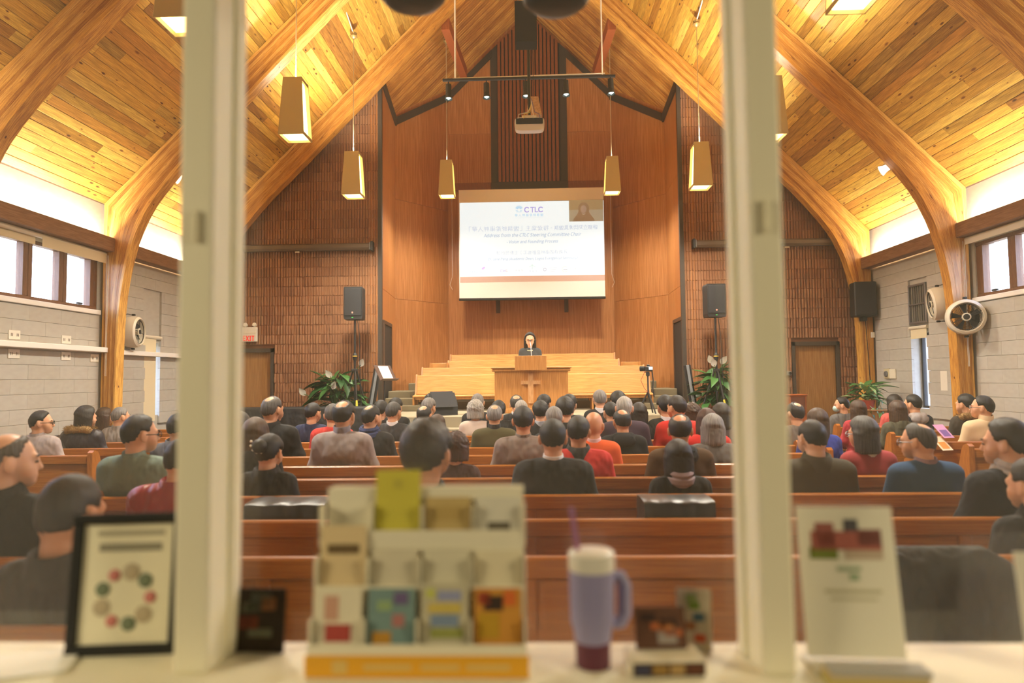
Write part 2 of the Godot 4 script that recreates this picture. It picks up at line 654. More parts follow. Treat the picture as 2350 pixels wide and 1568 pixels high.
func build_arches() -> void:
	var pairs := arch_pairs()
	var lams := 9
	var names := ["curved laminated timber arch standing against the ribbed block wall", "curved laminated timber arch carrying the wall fans, second from the block wall", "curved laminated timber arch, third from the block wall"]
	var ds := [13.68, 10.66, 7.58]
	var meshes := []
	for k in lams:
		var m := MB.new()
		var strip := (k * 3) % 8
		var off := rng.randf()
		var hz := 0.105 - rng.randf_range(0.0, 0.004)
		var run := 0.0
		for s in pairs.size() - 1:
			var a0: Vector2 = pairs[s][0].lerp(pairs[s][1], float(k) / lams)
			var a1: Vector2 = pairs[s][0].lerp(pairs[s][1], float(k + 1) / lams)
			var b0: Vector2 = pairs[s + 1][0].lerp(pairs[s + 1][1], float(k) / lams)
			var b1: Vector2 = pairs[s + 1][0].lerp(pairs[s + 1][1], float(k + 1) / lams)
			var c := Vector3((a0.x + b1.x) * 0.5, (a0.y + b1.y) * 0.5, 0)
			var step := (b0 - a0).length() / 3.0
			var u0 := off + run
			var u1 := off + run + step
			run += step
			var v0 := (strip + 0.04) / 8.0
			var v1 := (strip + 0.96) / 8.0
			for z in [-hz, hz]:
				m.face([Vector3(a0.x, a0.y, z), Vector3(b0.x, b0.y, z), Vector3(b1.x, b1.y, z), Vector3(a1.x, a1.y, z)], c, [Vector2(u0, v0), Vector2(u1, v0), Vector2(u1, v1), Vector2(u0, v1)])
			m.face([Vector3(a0.x, a0.y, -hz), Vector3(b0.x, b0.y, -hz), Vector3(b0.x, b0.y, hz), Vector3(a0.x, a0.y, hz)], c, [Vector2(u0, v0), Vector2(u1, v0), Vector2(u1, v1), Vector2(u0, v1)])
			if k == lams - 1:
				m.face([Vector3(a1.x, a1.y, -hz), Vector3(b1.x, b1.y, -hz), Vector3(b1.x, b1.y, hz), Vector3(a1.x, a1.y, hz)], c)
		meshes.append(m.done())
	for a in 3:
		var t := thing("timber_arch", names[a], "arch", V(RC, 0, ds[a]), 0, "laminated timber arches")
		for side in 2:
			for k in lams:
				part(t, "lamination", meshes[k], M.lam[(k * 2 + a + side) % 3], Vector3.ZERO, Basis.IDENTITY if side == 0 else turn_y(PI))

# ------------------------------------------------------------------ long walls
func wall_blocks(parent: Node3D, side: float, d0: float, d1: float, y0: float, y1: float, holes: Array, cap := 9999) -> void:
	# painted concrete blocks laid in courses, a little proud of the wall behind
	var ch := 0.2
	var L := 0.62
	var x := RC + side * (HW + 0.02)
	var cache := {}
	var row := 0
	var y := y0
	while y < y1 - 0.01:
		var yh := minf(y + ch, y1)
		var d := d0 - (L * 0.5 if row % 2 else 0.0)
		while d < d1 - 0.01:
			var a := maxf(d, d0)
			var e := minf(d + L, d1)
			var segs := [[a, e]]
			for hl in holes:
				if yh <= hl[2] + 0.02 or y >= hl[3] - 0.02:
					continue
				var nx := []
				for s in segs:
					if s[1] <= hl[0] or s[0] >= hl[1]:
						nx.append(s)
						continue
					if s[0] < hl[0]:
						nx.append([s[0], hl[0]])
					if s[1] > hl[1]:
						nx.append([hl[1], s[1]])
				segs = nx
			for s in segs:
				if s[1] - s[0] < 0.04:
					continue
				var key := "%.3f_%.3f" % [s[1] - s[0], yh - y]
				if not cache.has(key):
					cache[key] = boxm(Vector3(0.04, yh - y - 0.0035, s[1] - s[0] - 0.0006), 0.0014)
				part(parent, "block", cache[key], M.paint[rng.randi() % 3], V(x + rng.randf_range(-0.001, 0.001), (y + yh) * 0.5, (s[0] + s[1]) * 0.5))
			d += L
		y = yh
		row += 1

func window_unit(n: int, side: float, d0: float, d1: float, y0: float, y1: float, panes: Array, label: String) -> void:
	var x := RC + side * (HW + 0.1)
	var b := MB.new()
	b.span(V(x - 0.05, y0, d0), V(x + 0.05, y0 + 0.05, d1))
	b.span(V(x - 0.05, y1 - 0.05, d0), V(x + 0.05, y1, d1))
	var o := struct("window_%d" % n, b.done(), M.frame, label)
	var edge := d0
	for k in panes.size() + 1:
		var a: float = d0 if k == 0 else panes[k - 1][1]
		var e: float = d1 if k == panes.size() else panes[k][0]
		var w := e - a
		if w < 0.02:
			continue
		var nb := 2 if w > 0.14 else 1
		for q in nb:
			var z0 := a + w * q / nb + (0.008 if q else 0.0)
			var z1 := a + w * (q + 1) / nb
			pbox(o, "mullion", M.frame, V(x - 0.055 + q * 0.012, y0 + 0.05, z0), V(x + 0.055, y1 - 0.05, z1), 0.006)
	for p in panes:
		pbox(o, "pane", M.glass, V(x + side * 0.01, y0 + 0.045, p[0] - 0.01), V(x + side * 0.016, y1 - 0.045, p[1] + 0.01))
	pbox(o, "crank_handle", M.black, V(x - side * 0.08, y0 + 0.05, (panes[-1][0] + panes[-1][1]) * 0.5 - 0.06), V(x - side * 0.05, y0 + 0.075, (panes[-1][0] + panes[-1][1]) * 0.5 + 0.06), 0.005)

func build_side_walls() -> void:
	var wn := 0
	for side in [-1.0, 1.0]:
		var xi: float = RC + side * (HW + 0.04)
		var xo: float = RC + side * (HW + 0.34)
		var sy0 := 2.79
		var sy1 := 3.62
		# openings: [d0, d1, y0, y1]
		var big := [7.78, 10.5, sy0, sy1]
		var near := [4.7, 7.4, sy0, sy1]
		var slot := [11.80, 12.28, 1.05, 2.36]
		var b := MB.new()
		b.span(V(xi, 0, 1.3), V(xo, sy0, 11.78))
		b.span(V(xi, sy1, 1.3), V(xo, EAVE + 0.02, 14.4))
		b.span(V(xi, sy0, 1.3), V(xo, sy1, near[0]))
		b.span(V(xi, sy0, near[1]), V(xo, sy1, big[0]))
		b.span(V(xi, sy0, big[1]), V(xo, sy1, 14.4))
		b.span(V(xi, 0, slot[1]), V(xo, sy0, 14.4))
		b.span(V(xi, 0, 11.78), V(xo, slot[2], slot[1]))
		b.span(V(xi, slot[3], 11.78), V(xo, sy0, slot[1]))
		var w := struct("wall_left" if side < 0 else "wall_right", b.done(), M.paint[0], "cream painted concrete block side wall")
		wall_blocks(w, side, 7.78, 10.5, 0.9, sy0 - 0.08, [])
		var y_hi := 3.7
		wall_blocks(w, side, 10.84, 13.52, 0.9, y_hi, [slot, [11.72, 12.3, 2.46, 3.24]])
		pbox(w, "sill_board", M.white, V(RC + side * (HW - 0.02), sy0 - 0.075, 7.74), V(xi, sy0 - 0.005, 10.52), 0.006)
		# windows
		wn += 1
		window_unit(wn, side, big[0], big[1], sy0, sy1, [[7.86, 8.26], [8.43, 8.94], [9.11, 9.64], [9.81, 10.34]], "row of brown framed casement windows in the cream block wall")
		wn += 1
		window_unit(wn, side, near[0], near[1], sy0, sy1, [[4.8, 5.3], [5.47, 5.98], [6.15, 6.66], [6.83, 7.3]], "row of brown framed casement windows nearer the foyer")
		wn += 1
		var so := MB.new()
		var gx: float = RC + side * (HW + 0.2)
		so.span(V(gx - 0.03, slot[2], slot[0]), V(gx + 0.03, slot[2] + 0.04, slot[1]))
		so.span(V(gx - 0.03, slot[3] - 0.04, slot[0]), V(gx + 0.03, slot[3], slot[1]))
		var sw := struct("window_%d" % wn, so.done(), M.blackm, "tall narrow slot window in the block wall")
		pbox(sw, "jamb", M.blackm, V(gx - 0.03, slot[2] + 0.04, slot[1] - 0.05), V(gx + 0.03, slot[3] - 0.04, slot[1]))
		pbox(sw, "jamb", M.blackm, V(gx - 0.03, slot[2] + 0.04, slot[0]), V(gx + 0.03, slot[3] - 0.04, slot[0] + 0.05))
		pbox(sw, "pane", M.glass, V(gx, slot[2] + 0.03, slot[0] + 0.04), V(gx + 0.006, slot[3] - 0.03, slot[1] - 0.04))
		# white lit band over the beam is the wall itself; upper trough beam hides the tubes
		var wall_side := "left" if side < 0 else "right"
		for bay in [[10.78, 13.58], [7.70, 10.55], [4.3, 7.46]]:
			var t := thing("light_trough", "brown timber light trough under the ceiling along the %s wall, %s" % ["window" if side < 0 else "speaker", {10.78: "beside the block wall", 7.70: "over the row of windows", 4.3: "next to the foyer window"}[bay[0]]], "light trough", Vector3.ZERO, 0, "timber light troughs")
			var xf: float = RC + side * (HW - 0.20)
			pbox(t, "face_board", M.trough, V(xf, 3.72, bay[0]), V(xf + side * 0.05, 3.94, bay[1]), 0.006)
			pbox(t, "bottom_board", M.trough, V(xf + side * 0.05, 3.72, bay[0]), V(RC + side * (HW - 0.002), 3.75, bay[1]))
			var tb := MB.new()
			tb.tube([V(xf + side * 0.115, 3.79, bay[0] + 0.12), V(xf + side * 0.115, 3.79, bay[1] - 0.12)], 0.016, 10)
			part(t, "fluorescent_tube", tb.done(), glow(TUBE, 10.0))
			lamp_area(t, V(xf + side * 0.115, 3.83, (bay[0] + bay[1]) * 0.5), V(xf + side * 0.16, 5.0, (bay[0] + bay[1]) * 0.5), Vector2(0.07, bay[1] - bay[0] - 0.3), 62.0, TUBE, Vector3(0, 0, 1))
		# roller blinds over the window rows
		var bl := thing("roller_blind", "rolled up %s roller blind above the casement windows" % ("cream" if side < 0 else "white"), "blind", Vector3.ZERO, 0, "roller blinds")
		var bxp: float = RC + side * (HW - 0.06)
		var rt := MB.new()
		rt.tube([V(bxp, 3.68, 7.75), V(bxp, 3.68, 10.52)], 0.035, 12)
		part(bl, "roll", rt.done(), M.cream)
		if side < 0:
			pbox(bl, "fabric", mat(C(216, 204, 172), 0.85), V(bxp - 0.034, 3.545, 7.75), V(bxp - 0.030, 3.68, 9.05))
			pbox(bl, "fabric", mat(C(216, 204, 172), 0.85), V(bxp + 0.030, 3.53, 9.1), V(bxp + 0.034, 3.68, 10.5))
		else:
			pbox(bl, "fabric", mat(C(222, 218, 208), 0.85), V(bxp - 0.034, 3.60, 7.75), V(bxp - 0.030, 3.68, 10.5))
		var cb := MB.new()
		cb.tube([V(bxp - side * 0.04, 3.66, 10.51), V(bxp - side * 0.04, 1.75, 10.52), V(bxp - side * 0.05, 1.75, 10.53), V(bxp - side * 0.05, 3.66, 10.53)], 0.004, 5)
		part(bl, "pull_chain", cb.done(), M.plate)
		# narrow blind in the slot window
		var nb := thing("roller_blind", "pale roller blind %s the narrow slot window" % ("drawn down over" if side < 0 else "rolled up at the top of"), "blind", Vector3.ZERO, 0, "roller blinds")
		var rx: float = RC + side * (HW + 0.005)
		rt = MB.new()
		rt.tube([V(rx, 2.45, 11.76), V(rx, 2.45, 12.3)], 0.03, 12)
		part(nb, "roll", rt.done(), M.cream)
		var low := 0.95 if side < 0 else 2.26
		pbox(nb, "fabric", mat(C(222, 208, 172), 0.85), V(rx - 0.003, low, 11.70 if side < 0 else 11.79), V(rx + 0.003, 2.44, 12.14 if side < 0 else 12.28))
	# ledge with outlets on the wall opposite the wall speaker
	var lg := thing("wall_ledge", "long cream cable ledge with outlets along the block wall", "ledge")
	pbox(lg, "shelf", M.white, V(RC - HW, 2.12, 7.75), V(RC - HW + 0.13, 2.2, 10.54), 0.008)
	pbox(lg, "shelf", M.white, V(RC - HW, 2.10, 10.84), V(RC - HW + 0.10, 2.18, 13.5), 0.008)
	for k in [[8.75, 2.04], [9.75, 2.04], [10.4, 2.03], [11.0, 2.01], [8.75, 2.29], [9.75, 2.28]]:
		var ob := MB.new()
		ob.cbox(Vector3.ZERO, Vector3(0.012, 0.12, 0.2), 0.003)
		var ot := thing("wall_outlet", "cream double wall outlet %s the cable ledge" % ("above" if k[1] > 2.2 else "below"), "outlet", V(RC - HW + 0.006, k[1], k[0]), 0, "cream wall outlets at the ledge")
		part(ot, "plate", ob.done(), M.plate)
		for s in [-0.05, 0.05]:
			for z in [-0.012, 0.012]:
				pbox(ot, "socket_slot", M.trim, Vector3(0.006, -0.02, s + z - 0.003), Vector3(0.009, 0.02, s + z + 0.003))
	# louvred vent window, thermostat, boxes on the other wall
	var vx := RC + HW
	var vt := thing("vent_window", "grey louvred vent set high in the cream wall", "vent", V(vx, 2.86, 12.0))
	pbox(vt, "back_plate", mat(C(120, 118, 110), 0.5, 0.4), Vector3(0.02, -0.33, -0.25), Vector3(0.03, 0.33, 0.25))
	for y in [[-0.345, -0.31], [-0.02, 0.005], [0.31, 0.345]]:
		pbox(vt, "rail", M.steel, Vector3(-0.03, y[0], -0.265), Vector3(0.02, y[1], 0.265), 0.003)
	for z in [-0.265, 0.235]:
		pbox(vt, "stile", M.steel, Vector3(-0.03, -0.31, z), Vector3(0.02, 0.31, z + 0.03), 0.003)
	for k in 7:
		var z := -0.2 + k * 0.066
		pbox(vt, "slat", mat(C(120, 118, 110) if k % 3 else C(168, 164, 152), 0.5, 0.4), Vector3(0.0, -0.31, z), Vector3(0.012, 0.31, z + (0.03 if k % 3 else 0.016)))
	var th := thing("thermostat", "beige thermostat with grey dial on the cream wall", "thermostat", V(vx, 1.65, 13.0))
	pbox(th, "base", M.cream, Vector3(-0.03, -0.09, -0.02), Vector3(0, 0.09, 0.2), 0.006)
	pbox(th, "cover", mat(C(190, 178, 142), 0.5), Vector3(-0.05, -0.09, -0.16), Vector3(0, 0.1, -0.0), 0.008)
	var dl := MB.new()
	dl.lathe([Vector2(0.055, 0), Vector2(0.055, 0.02), Vector2(0.045, 0.03), Vector2(0, 0.03)], 20, Transform3D(Basis(Vector3.BACK, PI / 2), Vector3(-0.05, 0, -0.06)))
	part(th, "dial", dl.done(), mat(C(90, 92, 96), 0.4))
	var jb := thing("junction_box", "small cream junction box on the edge of the timber arch", "box", V(RC + 6.735, 2.42, 13.55))
	pbox(jb, "cover", M.cream, Vector3(-0.06, -0.06, 0.0), Vector3(0.0, 0.05, 0.04), 0.004)
	var sheet := thing("paper_sheet", "pale typed sheet pinned to the cream wall", "paper", V(vx, 1.55, 11.35))
	pbox(sheet, "sheet", M.plate, Vector3(-0.003, -0.18, -0.09), Vector3(0, 0.14, 0.09))

# ------------------------------------------------------------------ front wall of ribbed blocks
func rib_block(L: float, h: float, sd: int) -> ArrayMesh:
	var r := RandomNumberGenerator.new()
	r.seed = sd
	var b := MB.new()
	var n := maxi(1, int(round(L / 0.0575)))
	var w := L / n
	for k in n:
		var x0 := -L * 0.5 + k * w
		var g := 0.009
		var d := 0.036 + r.randf_range(-0.009, 0.008)
		var y0 := -h * 0.5 + 0.007 + r.randf_range(-0.002, 0.003)
		var y1 := h * 0.5 - 0.007 + r.randf_range(-0.003, 0.002)
		var ym := r.randf_range(-0.03, 0.03)
		var a := x0 + g + r.randf_range(-0.002, 0.003)
		var c := x0 + w - g + r.randf_range(-0.003, 0.002)
		var e := 0.006
		var mid := [d + r.randf_range(-0.005, 0.006), d + r.randf_range(-0.005, 0.006)]
		var dx := r.randf_range(-0.004, 0.004)
		# split face in two facets, sides, joint floor
		b.poly([Vector3(a + e, y0, d), Vector3(c - e, y0, d), Vector3(c - e + dx, ym, mid[0]), Vector3(a + e + dx, ym, mid[1])])
		b.poly([Vector3(a + e + dx, ym, mid[1]), Vector3(c - e + dx, ym, mid[0]), Vector3(c - e, y1, d), Vector3(a + e, y1, d)])
		b.poly([Vector3(a, y0, 0), Vector3(a + e, y0, d), Vector3(a + e + dx, ym, mid[1]), Vector3(a + e, y1, d), Vector3(a, y1, 0)])
		b.poly([Vector3(c - e, y0, d), Vector3(c, y0, 0), Vector3(c, y1, 0), Vector3(c - e, y1, d), Vector3(c - e + dx, ym, mid[0])])
		b.poly([Vector3(a, y1, 0), Vector3(a + e, y1, d), Vector3(c - e, y1, d), Vector3(c, y1, 0)])
		b.poly([Vector3(a, y0, 0), Vector3(c, y0, 0), Vector3(c - e, y0, d), Vector3(a + e, y0, d)])
	b.poly([Vector3(-L * 0.5, -h * 0.5, 0.003), Vector3(L * 0.5, -h * 0.5, 0.003), Vector3(L * 0.5, h * 0.5, 0.003), Vector3(-L * 0.5, h * 0.5, 0.003)])
	return b.done()

func build_front_wall() -> void:
	var ch := 0.2
	var L := 0.4025
	var full := []
	var cut := {}
	for k in 5:
		full.append(rib_block(L, ch, 40 + k))
	for side in [-1.0, 1.0]:
		var x0 := 3.10 if side < 0 else 3.16
		var x1 := HW + 0.02
		var b := MB.new()
		var dr := [5.36, 6.18]     # door opening
		var lo := -1.0 if side < 0 else 1.0
		var pa := func(x: float, y: float, d: float) -> Vector3:
			return V(RC + side * x, y, d)
		b.span(pa.call(x0, 0, WALLD), pa.call(dr[0], 4.4, WALLD + 0.3))
		b.span(pa.call(dr[1], 0, WALLD), pa.call(x1 + 0.3, 4.4, WALLD + 0.3))
		b.span(pa.call(dr[0], 2.26, WALLD), pa.call(dr[1], 4.4, WALLD + 0.3))
		var g0: Vector3 = pa.call(x0, 4.4, WALLD)
		b.hexa([pa.call(x0, 4.4, WALLD), pa.call(x1 + 0.1, 4.4, WALLD), pa.call(x1 + 0.1, 4.4, WALLD + 0.3), pa.call(x0, 4.4, WALLD + 0.3),
			pa.call(x0, 11.2 - x0, WALLD), pa.call(x1 + 0.1, 4.41, WALLD), pa.call(x1 + 0.1, 4.41, WALLD + 0.3), pa.call(x0, 11.2 - x0, WALLD + 0.3)])
		var w := struct("wall_front_left" if side < 0 else "wall_front_right", b.done(), M.mortar, "brown ribbed split-face block wall beside the chancel")
		var rows := int((11.2 - x0) / ch) + 1
		for r in rows:
			var y := r * ch
			if y < 0.55:
				continue
			var off := 0.23 if r % 2 else 0.0
			var x := x0 - off
			while x < x1:
				var a := maxf(x, x0)
				var e := minf(x + L, x1)
				x += L
				if e - a < 0.04 or y > 11.25 - a + 0.1:
					continue
				if y < 2.28 and e > dr[0] - 0.08 and a < dr[1] + 0.08:
					if a < dr[0] - 0.1:
						e = minf(e, dr[0] - 0.06)
					elif e > dr[1] + 0.1:
						a = maxf(a, dr[1] + 0.06)
					else:
						continue
				var nr := clampi(int(round((e - a) / 0.0575)), 1, 7)
				if not cut.has(nr):
					cut[nr] = []
					for q in 4:
						cut[nr].append(rib_block(nr * 0.0575, ch, 100 + nr * 7 + q))
				var m: ArrayMesh = full[rng.randi() % 5] if nr == 7 else cut[nr][rng.randi() % 4]
				var bs := Basis.from_scale(Vector3((e - a) / (nr * 0.0575), 1, 1))
				part(w, "block", m, M.brick[rng.randi() % 4], pa.call((a + e) * 0.5, y + ch * 0.5, WALLD), bs)
		# door
		var dn := 1 if side < 0 else 2
		var fb := MB.new()
		var f := func(xa: float, xb: float, ya: float, yb: float) -> void:
			fb.span(pa.call(xa, ya, WALLD - 0.05), pa.call(xb, yb, WALLD + 0.2))
		f.call(dr[0] - 0.06, dr[0], 0.0, 2.32)
		f.call(dr[1], dr[1] + 0.06, 0.0, 2.32)
		f.call(dr[0] - 0.06, dr[1] + 0.06, 2.24, 2.32)
		var door := struct("door_%d" % dn, fb.done(), M.trim, "flush wooden door in a dark frame in the ribbed block wall")
		pbox(door, "leaf", M.doorw, pa.call(dr[0], 0.01, WALLD + 0.03), pa.call(dr[1], 2.24, WALLD + 0.075))
		var kb := MB.new()
		kb.lathe([Vector2(0.012, 0), Vector2(0.012, 0.03), Vector2(0.028, 0.045), Vector2(0.028, 0.06), Vector2(0, 0.07)], 14, Transform3D(Basis(Vector3.RIGHT, PI / 2), pa.call(dr[0] + 0.07, 1.0, WALLD + 0.03)))
		part(door, "knob", kb.done(), M.steel)
		# slim dark trim at the jamb
		var tb := MB.new()
		tb.span(pa.call(x0 - 0.06, 0, WALLD - 0.06), pa.call(x0 + 0.02, 11.05 - x0, WALLD + 0.02))
		struct("trim_%d" % dn, tb.done(), M.trim, "slim dark corner trim between block wall and wood panels")

# ------------------------------------------------------------------ chancel
func build_chancel() -> void:
	# plan of the panelled walls: jamb -> side -> splay -> back
	for side in [-1.0, 1.0]:
		var o := RC + 0.03
		var x0 := 3.10 if side < 0 else 3.16
		var pts := [Vector2(x0, WALLD), Vector2(3.22, 16.0), Vector2(2.12, 17.3)]
		var nm := ["wall_chancel_side", "wall_chancel_splay"]
		for k in 2:
			var a: Vector2 = pts[k]
			var e: Vector2 = pts[k + 1]
			var out := Vector2(e.y - a.y, -(e.x - a.x)).normalized() * 0.25
			var q := []
			for p in [a, e, e + out, a + out]:
				q.append(V(o + side * p.x, 0.0, p.y))
			for j in 4:
				var p: Vector2 = [a, e, e + out, a + out][j]
				q.append(V(o + side * p.x, 11.4 - minf(p.x, (a if j in [0, 3] else e).x), p.y))
			var b := MB.new()
			b.hexa(q)
			var w := struct("%s_%s" % [nm[k], "left" if side < 0 else "right"], b.done(), M.ply2, "warm brown wood panelled chancel wall")
			# panels: three tiers with fine joints
			var dir := Vector3(side * (e.x - a.x), 0, -(e.y - a.y)).normalized()
			var inn := Vector3(-side * out.x, 0, out.y).normalized()
			var len := (e - a).length()
			var cols := 2
			var tiers := [[0.9, 3.55], [3.555, 5.95], [5.955, 8.6]]
			for tr in tiers:
				for c in cols:
					var l0 := len * c / cols + 0.002
					var l1 := len * (c + 1) / cols - 0.002
					if k == 0 and c == 0 and tr[0] < 1.0:
						pass
					var pc := V(o + side * a.x, (tr[0] + tr[1]) * 0.5, a.y) + dir * ((l0 + l1) * 0.5) + inn * 0.008
					var bb := Basis(dir, Vector3.UP, dir.cross(Vector3.UP))
					var top: float = tr[1]
					if tr[0] > 5.9:
						# sloping top under the roof
						var mb := MB.new()
						var xa: float = absf(pc.x - RC) + 0.55 * absf(dir.x)
						var h0: float = 11.12 - absf((V(o + side * a.x, 0, a.y) + dir * l0).x - RC)
						var h1: float = 11.12 - absf((V(o + side * a.x, 0, a.y) + dir * l1).x - RC)
						mb.prism(PackedVector2Array([Vector2(l0, tr[0]), Vector2(l1, tr[0]), Vector2(l1, h1), Vector2(l0, h0)]), -0.008, 0.008, Transform3D(bb, V(o + side * a.x, 0, a.y) + inn * 0.008))
						part(w, "panel", mb.done(), M.ply if (c + k) % 2 else M.ply2)
						# dark cornice strip following the roof
						var cs := MB.new()
						cs.prism(PackedVector2Array([Vector2(l0, h0 - 0.2), Vector2(l1, h1 - 0.2), Vector2(l1, h1), Vector2(l0, h0)]), 0.008, 0.05, Transform3D(bb, V(o + side * a.x, 0, a.y) + inn * 0.008) if bb.z.dot(inn) > 0 else Transform3D(bb, V(o + side * a.x, 0, a.y) + inn * 0.07))
						part(w, "cornice", cs.done(), M.trim)
					else:
						part(w, "panel", boxm(Vector3(l1 - l0, top - tr[0], 0.016), 0.003), M.ply if (c + k) % 2 else M.ply2, pc, bb)
			if k == 0:
				# dark side doorway next to the opening
				var dc := V(o + side * a.x, 1.55, a.y) + dir * 0.62 + inn * 0.03
				var bb2 := Basis(dir, Vector3.UP, dir.cross(Vector3.UP))
				var d := thing("side_doorway", "dark side doorway with brown frame in the chancel wall, %s" % ("beside the music stand" if side < 0 else "near the camera tripod"), "doorway", dc, 0)
				var z1 := dir.cross(Vector3.UP)
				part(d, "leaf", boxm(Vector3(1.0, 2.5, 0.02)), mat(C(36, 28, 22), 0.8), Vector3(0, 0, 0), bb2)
				for s in [-0.53, 0.53]:
					part(d, "frame_post", boxm(Vector3(0.08, 2.56, 0.06), 0.005), M.darkwood, dir * s, bb2)
				part(d, "frame_head", boxm(Vector3(1.14, 0.08, 0.06), 0.005), M.darkwood, Vector3(0, 1.3, 0), bb2)
	# back wall
	var o2 := RC + 0.03
	var b := MB.new()
	b.prism(PackedVector2Array([Vector2(-2.3, 0), Vector2(2.3, 0), Vector2(2.3, 8.95), Vector2(0, 11.25), Vector2(-2.3, 8.95)]), -0.3, 0.0, Transform3D(Basis.IDENTITY, V(o2, 0, 17.3)))
	var w2 := struct("wall_back", b.done(), M.ply2, "wood panelled chancel back wall with a slatted centre")
	for k in 4:
		var xs := [-2.1, -0.98, 0.0, 0.98, 2.1]
		pbox(w2, "panel", M.ply if k % 2 else M.ply2, V(o2 + xs[k] + 0.002, 0.9, 17.284), V(o2 + xs[k + 1] - 0.002, 6.46, 17.3), 0.003)
	for s in [-1.0, 1.0]:
		for tr in [[6.66, 7.95], [7.955, 0]]:
			var mb := MB.new()
			var h0 := 11.1 - 0.97
			var h1 := 11.1 - 2.1
			if tr[1] > 0:
				mb.prism(PackedVector2Array([Vector2(s * 0.97, tr[0]), Vector2(s * 2.1, tr[0]), Vector2(s * 2.1, tr[1]), Vector2(s * 0.97, tr[1])]), 0, 0.016, Transform3D(Basis.IDENTITY, V(o2, 0, 17.3)))
			else:
				mb.prism(PackedVector2Array([Vector2(s * 0.97, tr[0]), Vector2(s * 2.1, tr[0]), Vector2(s * 2.1, h1), Vector2(s * 0.97, h0)]), 0, 0.016, Transform3D(Basis.IDENTITY, V(o2, 0, 17.3)))
			part(w2, "panel", mb.done(), M.ply2 if tr[1] > 0 else M.ply)
		var cs := MB.new()
		cs.prism(PackedVector2Array([Vector2(s * 0.94, 11.1 - 0.94 - 0.2), Vector2(s * 2.12, 11.1 - 2.12 - 0.2), Vector2(s * 2.12, 11.1 - 2.12), Vector2(s * 0.94, 11.1 - 0.94)]), 0.016, 0.07, Transform3D(Basis.IDENTITY, V(o2, 0, 17.3)))
		part(w2, "cornice", cs.done(), M.trim)
	# slatted centre: dark backing and sixteen slats
	var bk := MB.new()
	bk.prism(PackedVector2Array([Vector2(-0.95, 6.66), Vector2(0.95, 6.66), Vector2(0.95, 10.15), Vector2(0, 11.1), Vector2(-0.95, 10.15)]), 0.0, 0.01, Transform3D(Basis.IDENTITY, V(o2, 0, 17.3)))
	part(w2, "slat_backing", bk.done(), M.trim)
	for k in 16:
		var x0 := -0.79 + k * 0.0988
		var x1 := x0 + 0.069
		var mb := MB.new()
		var m0 := 11.1 - absf(x0)
		var m1 := 11.1 - absf(x1)
		mb.prism(PackedVector2Array([Vector2(x0, 6.66), Vector2(x1, 6.66), Vector2(x1, m1), Vector2(x0, m0)]), 0.012, 0.11, Transform3D(Basis.IDENTITY, V(o2, 0, 17.3)))
		part(w2, "slat", mb.done(), M.slat)
	for s in [-1.0, 1.0]:
		var mb := MB.new()
		mb.prism(PackedVector2Array([Vector2(s * 0.80, 6.66), Vector2(s * 0.98, 6.66), Vector2(s * 0.98, 10.12), Vector2(s * 0.80, 10.3)]), 0.01, 0.05, Transform3D(Basis.IDENTITY, V(o2, 0, 17.3)))
		part(w2, "slat_border", mb.done(), M.trim)
	pbox(w2, "lintel", M.trim, V(o2 - 0.98, 6.46, 17.2), V(o2 + 0.98, 6.66, 17.3), 0.004)
	for s in [-1.0, 1.0]:
		pbox(w2, "lintel", M.slat, V(o2 + s * 0.985, 6.46, 17.22), V(o2 + s * 2.1, 6.66, 17.3), 0.004)
	# timber braces under the chancel roof
	for s in [-1.0, 1.0]:
		var a := at(1213 + s * 191, 55, 13.9)
		var e := at(1216 + s * 152, 168 if s < 0 else 166, 16.2)
		var mb := MB.new()
		var d := (e - a).normalized()
		var bs := aim(d)
		mb.box((a + e) * 0.5, Vector3(0.17, 0.24, (e - a).length()), bs)
		var t := thing("roof_brace", "reddish timber brace under the chancel roof, %s" % ("beside the slats above the music stand" if s < 0 else "beside the slats above the camera tripod"), "brace", Vector3.ZERO, 0, "timber roof braces")
		part(t, "brace", mb.done(), M.strut)

# ------------------------------------------------------------------ platform, benches, pulpit
func platform_slab(st: Node3D, called: String, o: float, w: float, d0: float, y0: float, y1: float) -> void:
	var mb := MB.new()
	mb.prism(PackedVector2Array([Vector2(-w, -d0), Vector2(w, -d0), Vector2(w, -16.0), Vector2(2.0, -17.22), Vector2(-2.0, -17.22), Vector2(-w, -16.0)]), -y1, -y0, Transform3D(Basis(Vector3.RIGHT, Vector3(0, 0, 1), Vector3(0, -1, 0)), Vector3(o, 0, 0)))
	part(st, called, mb.done(), M.carpet)

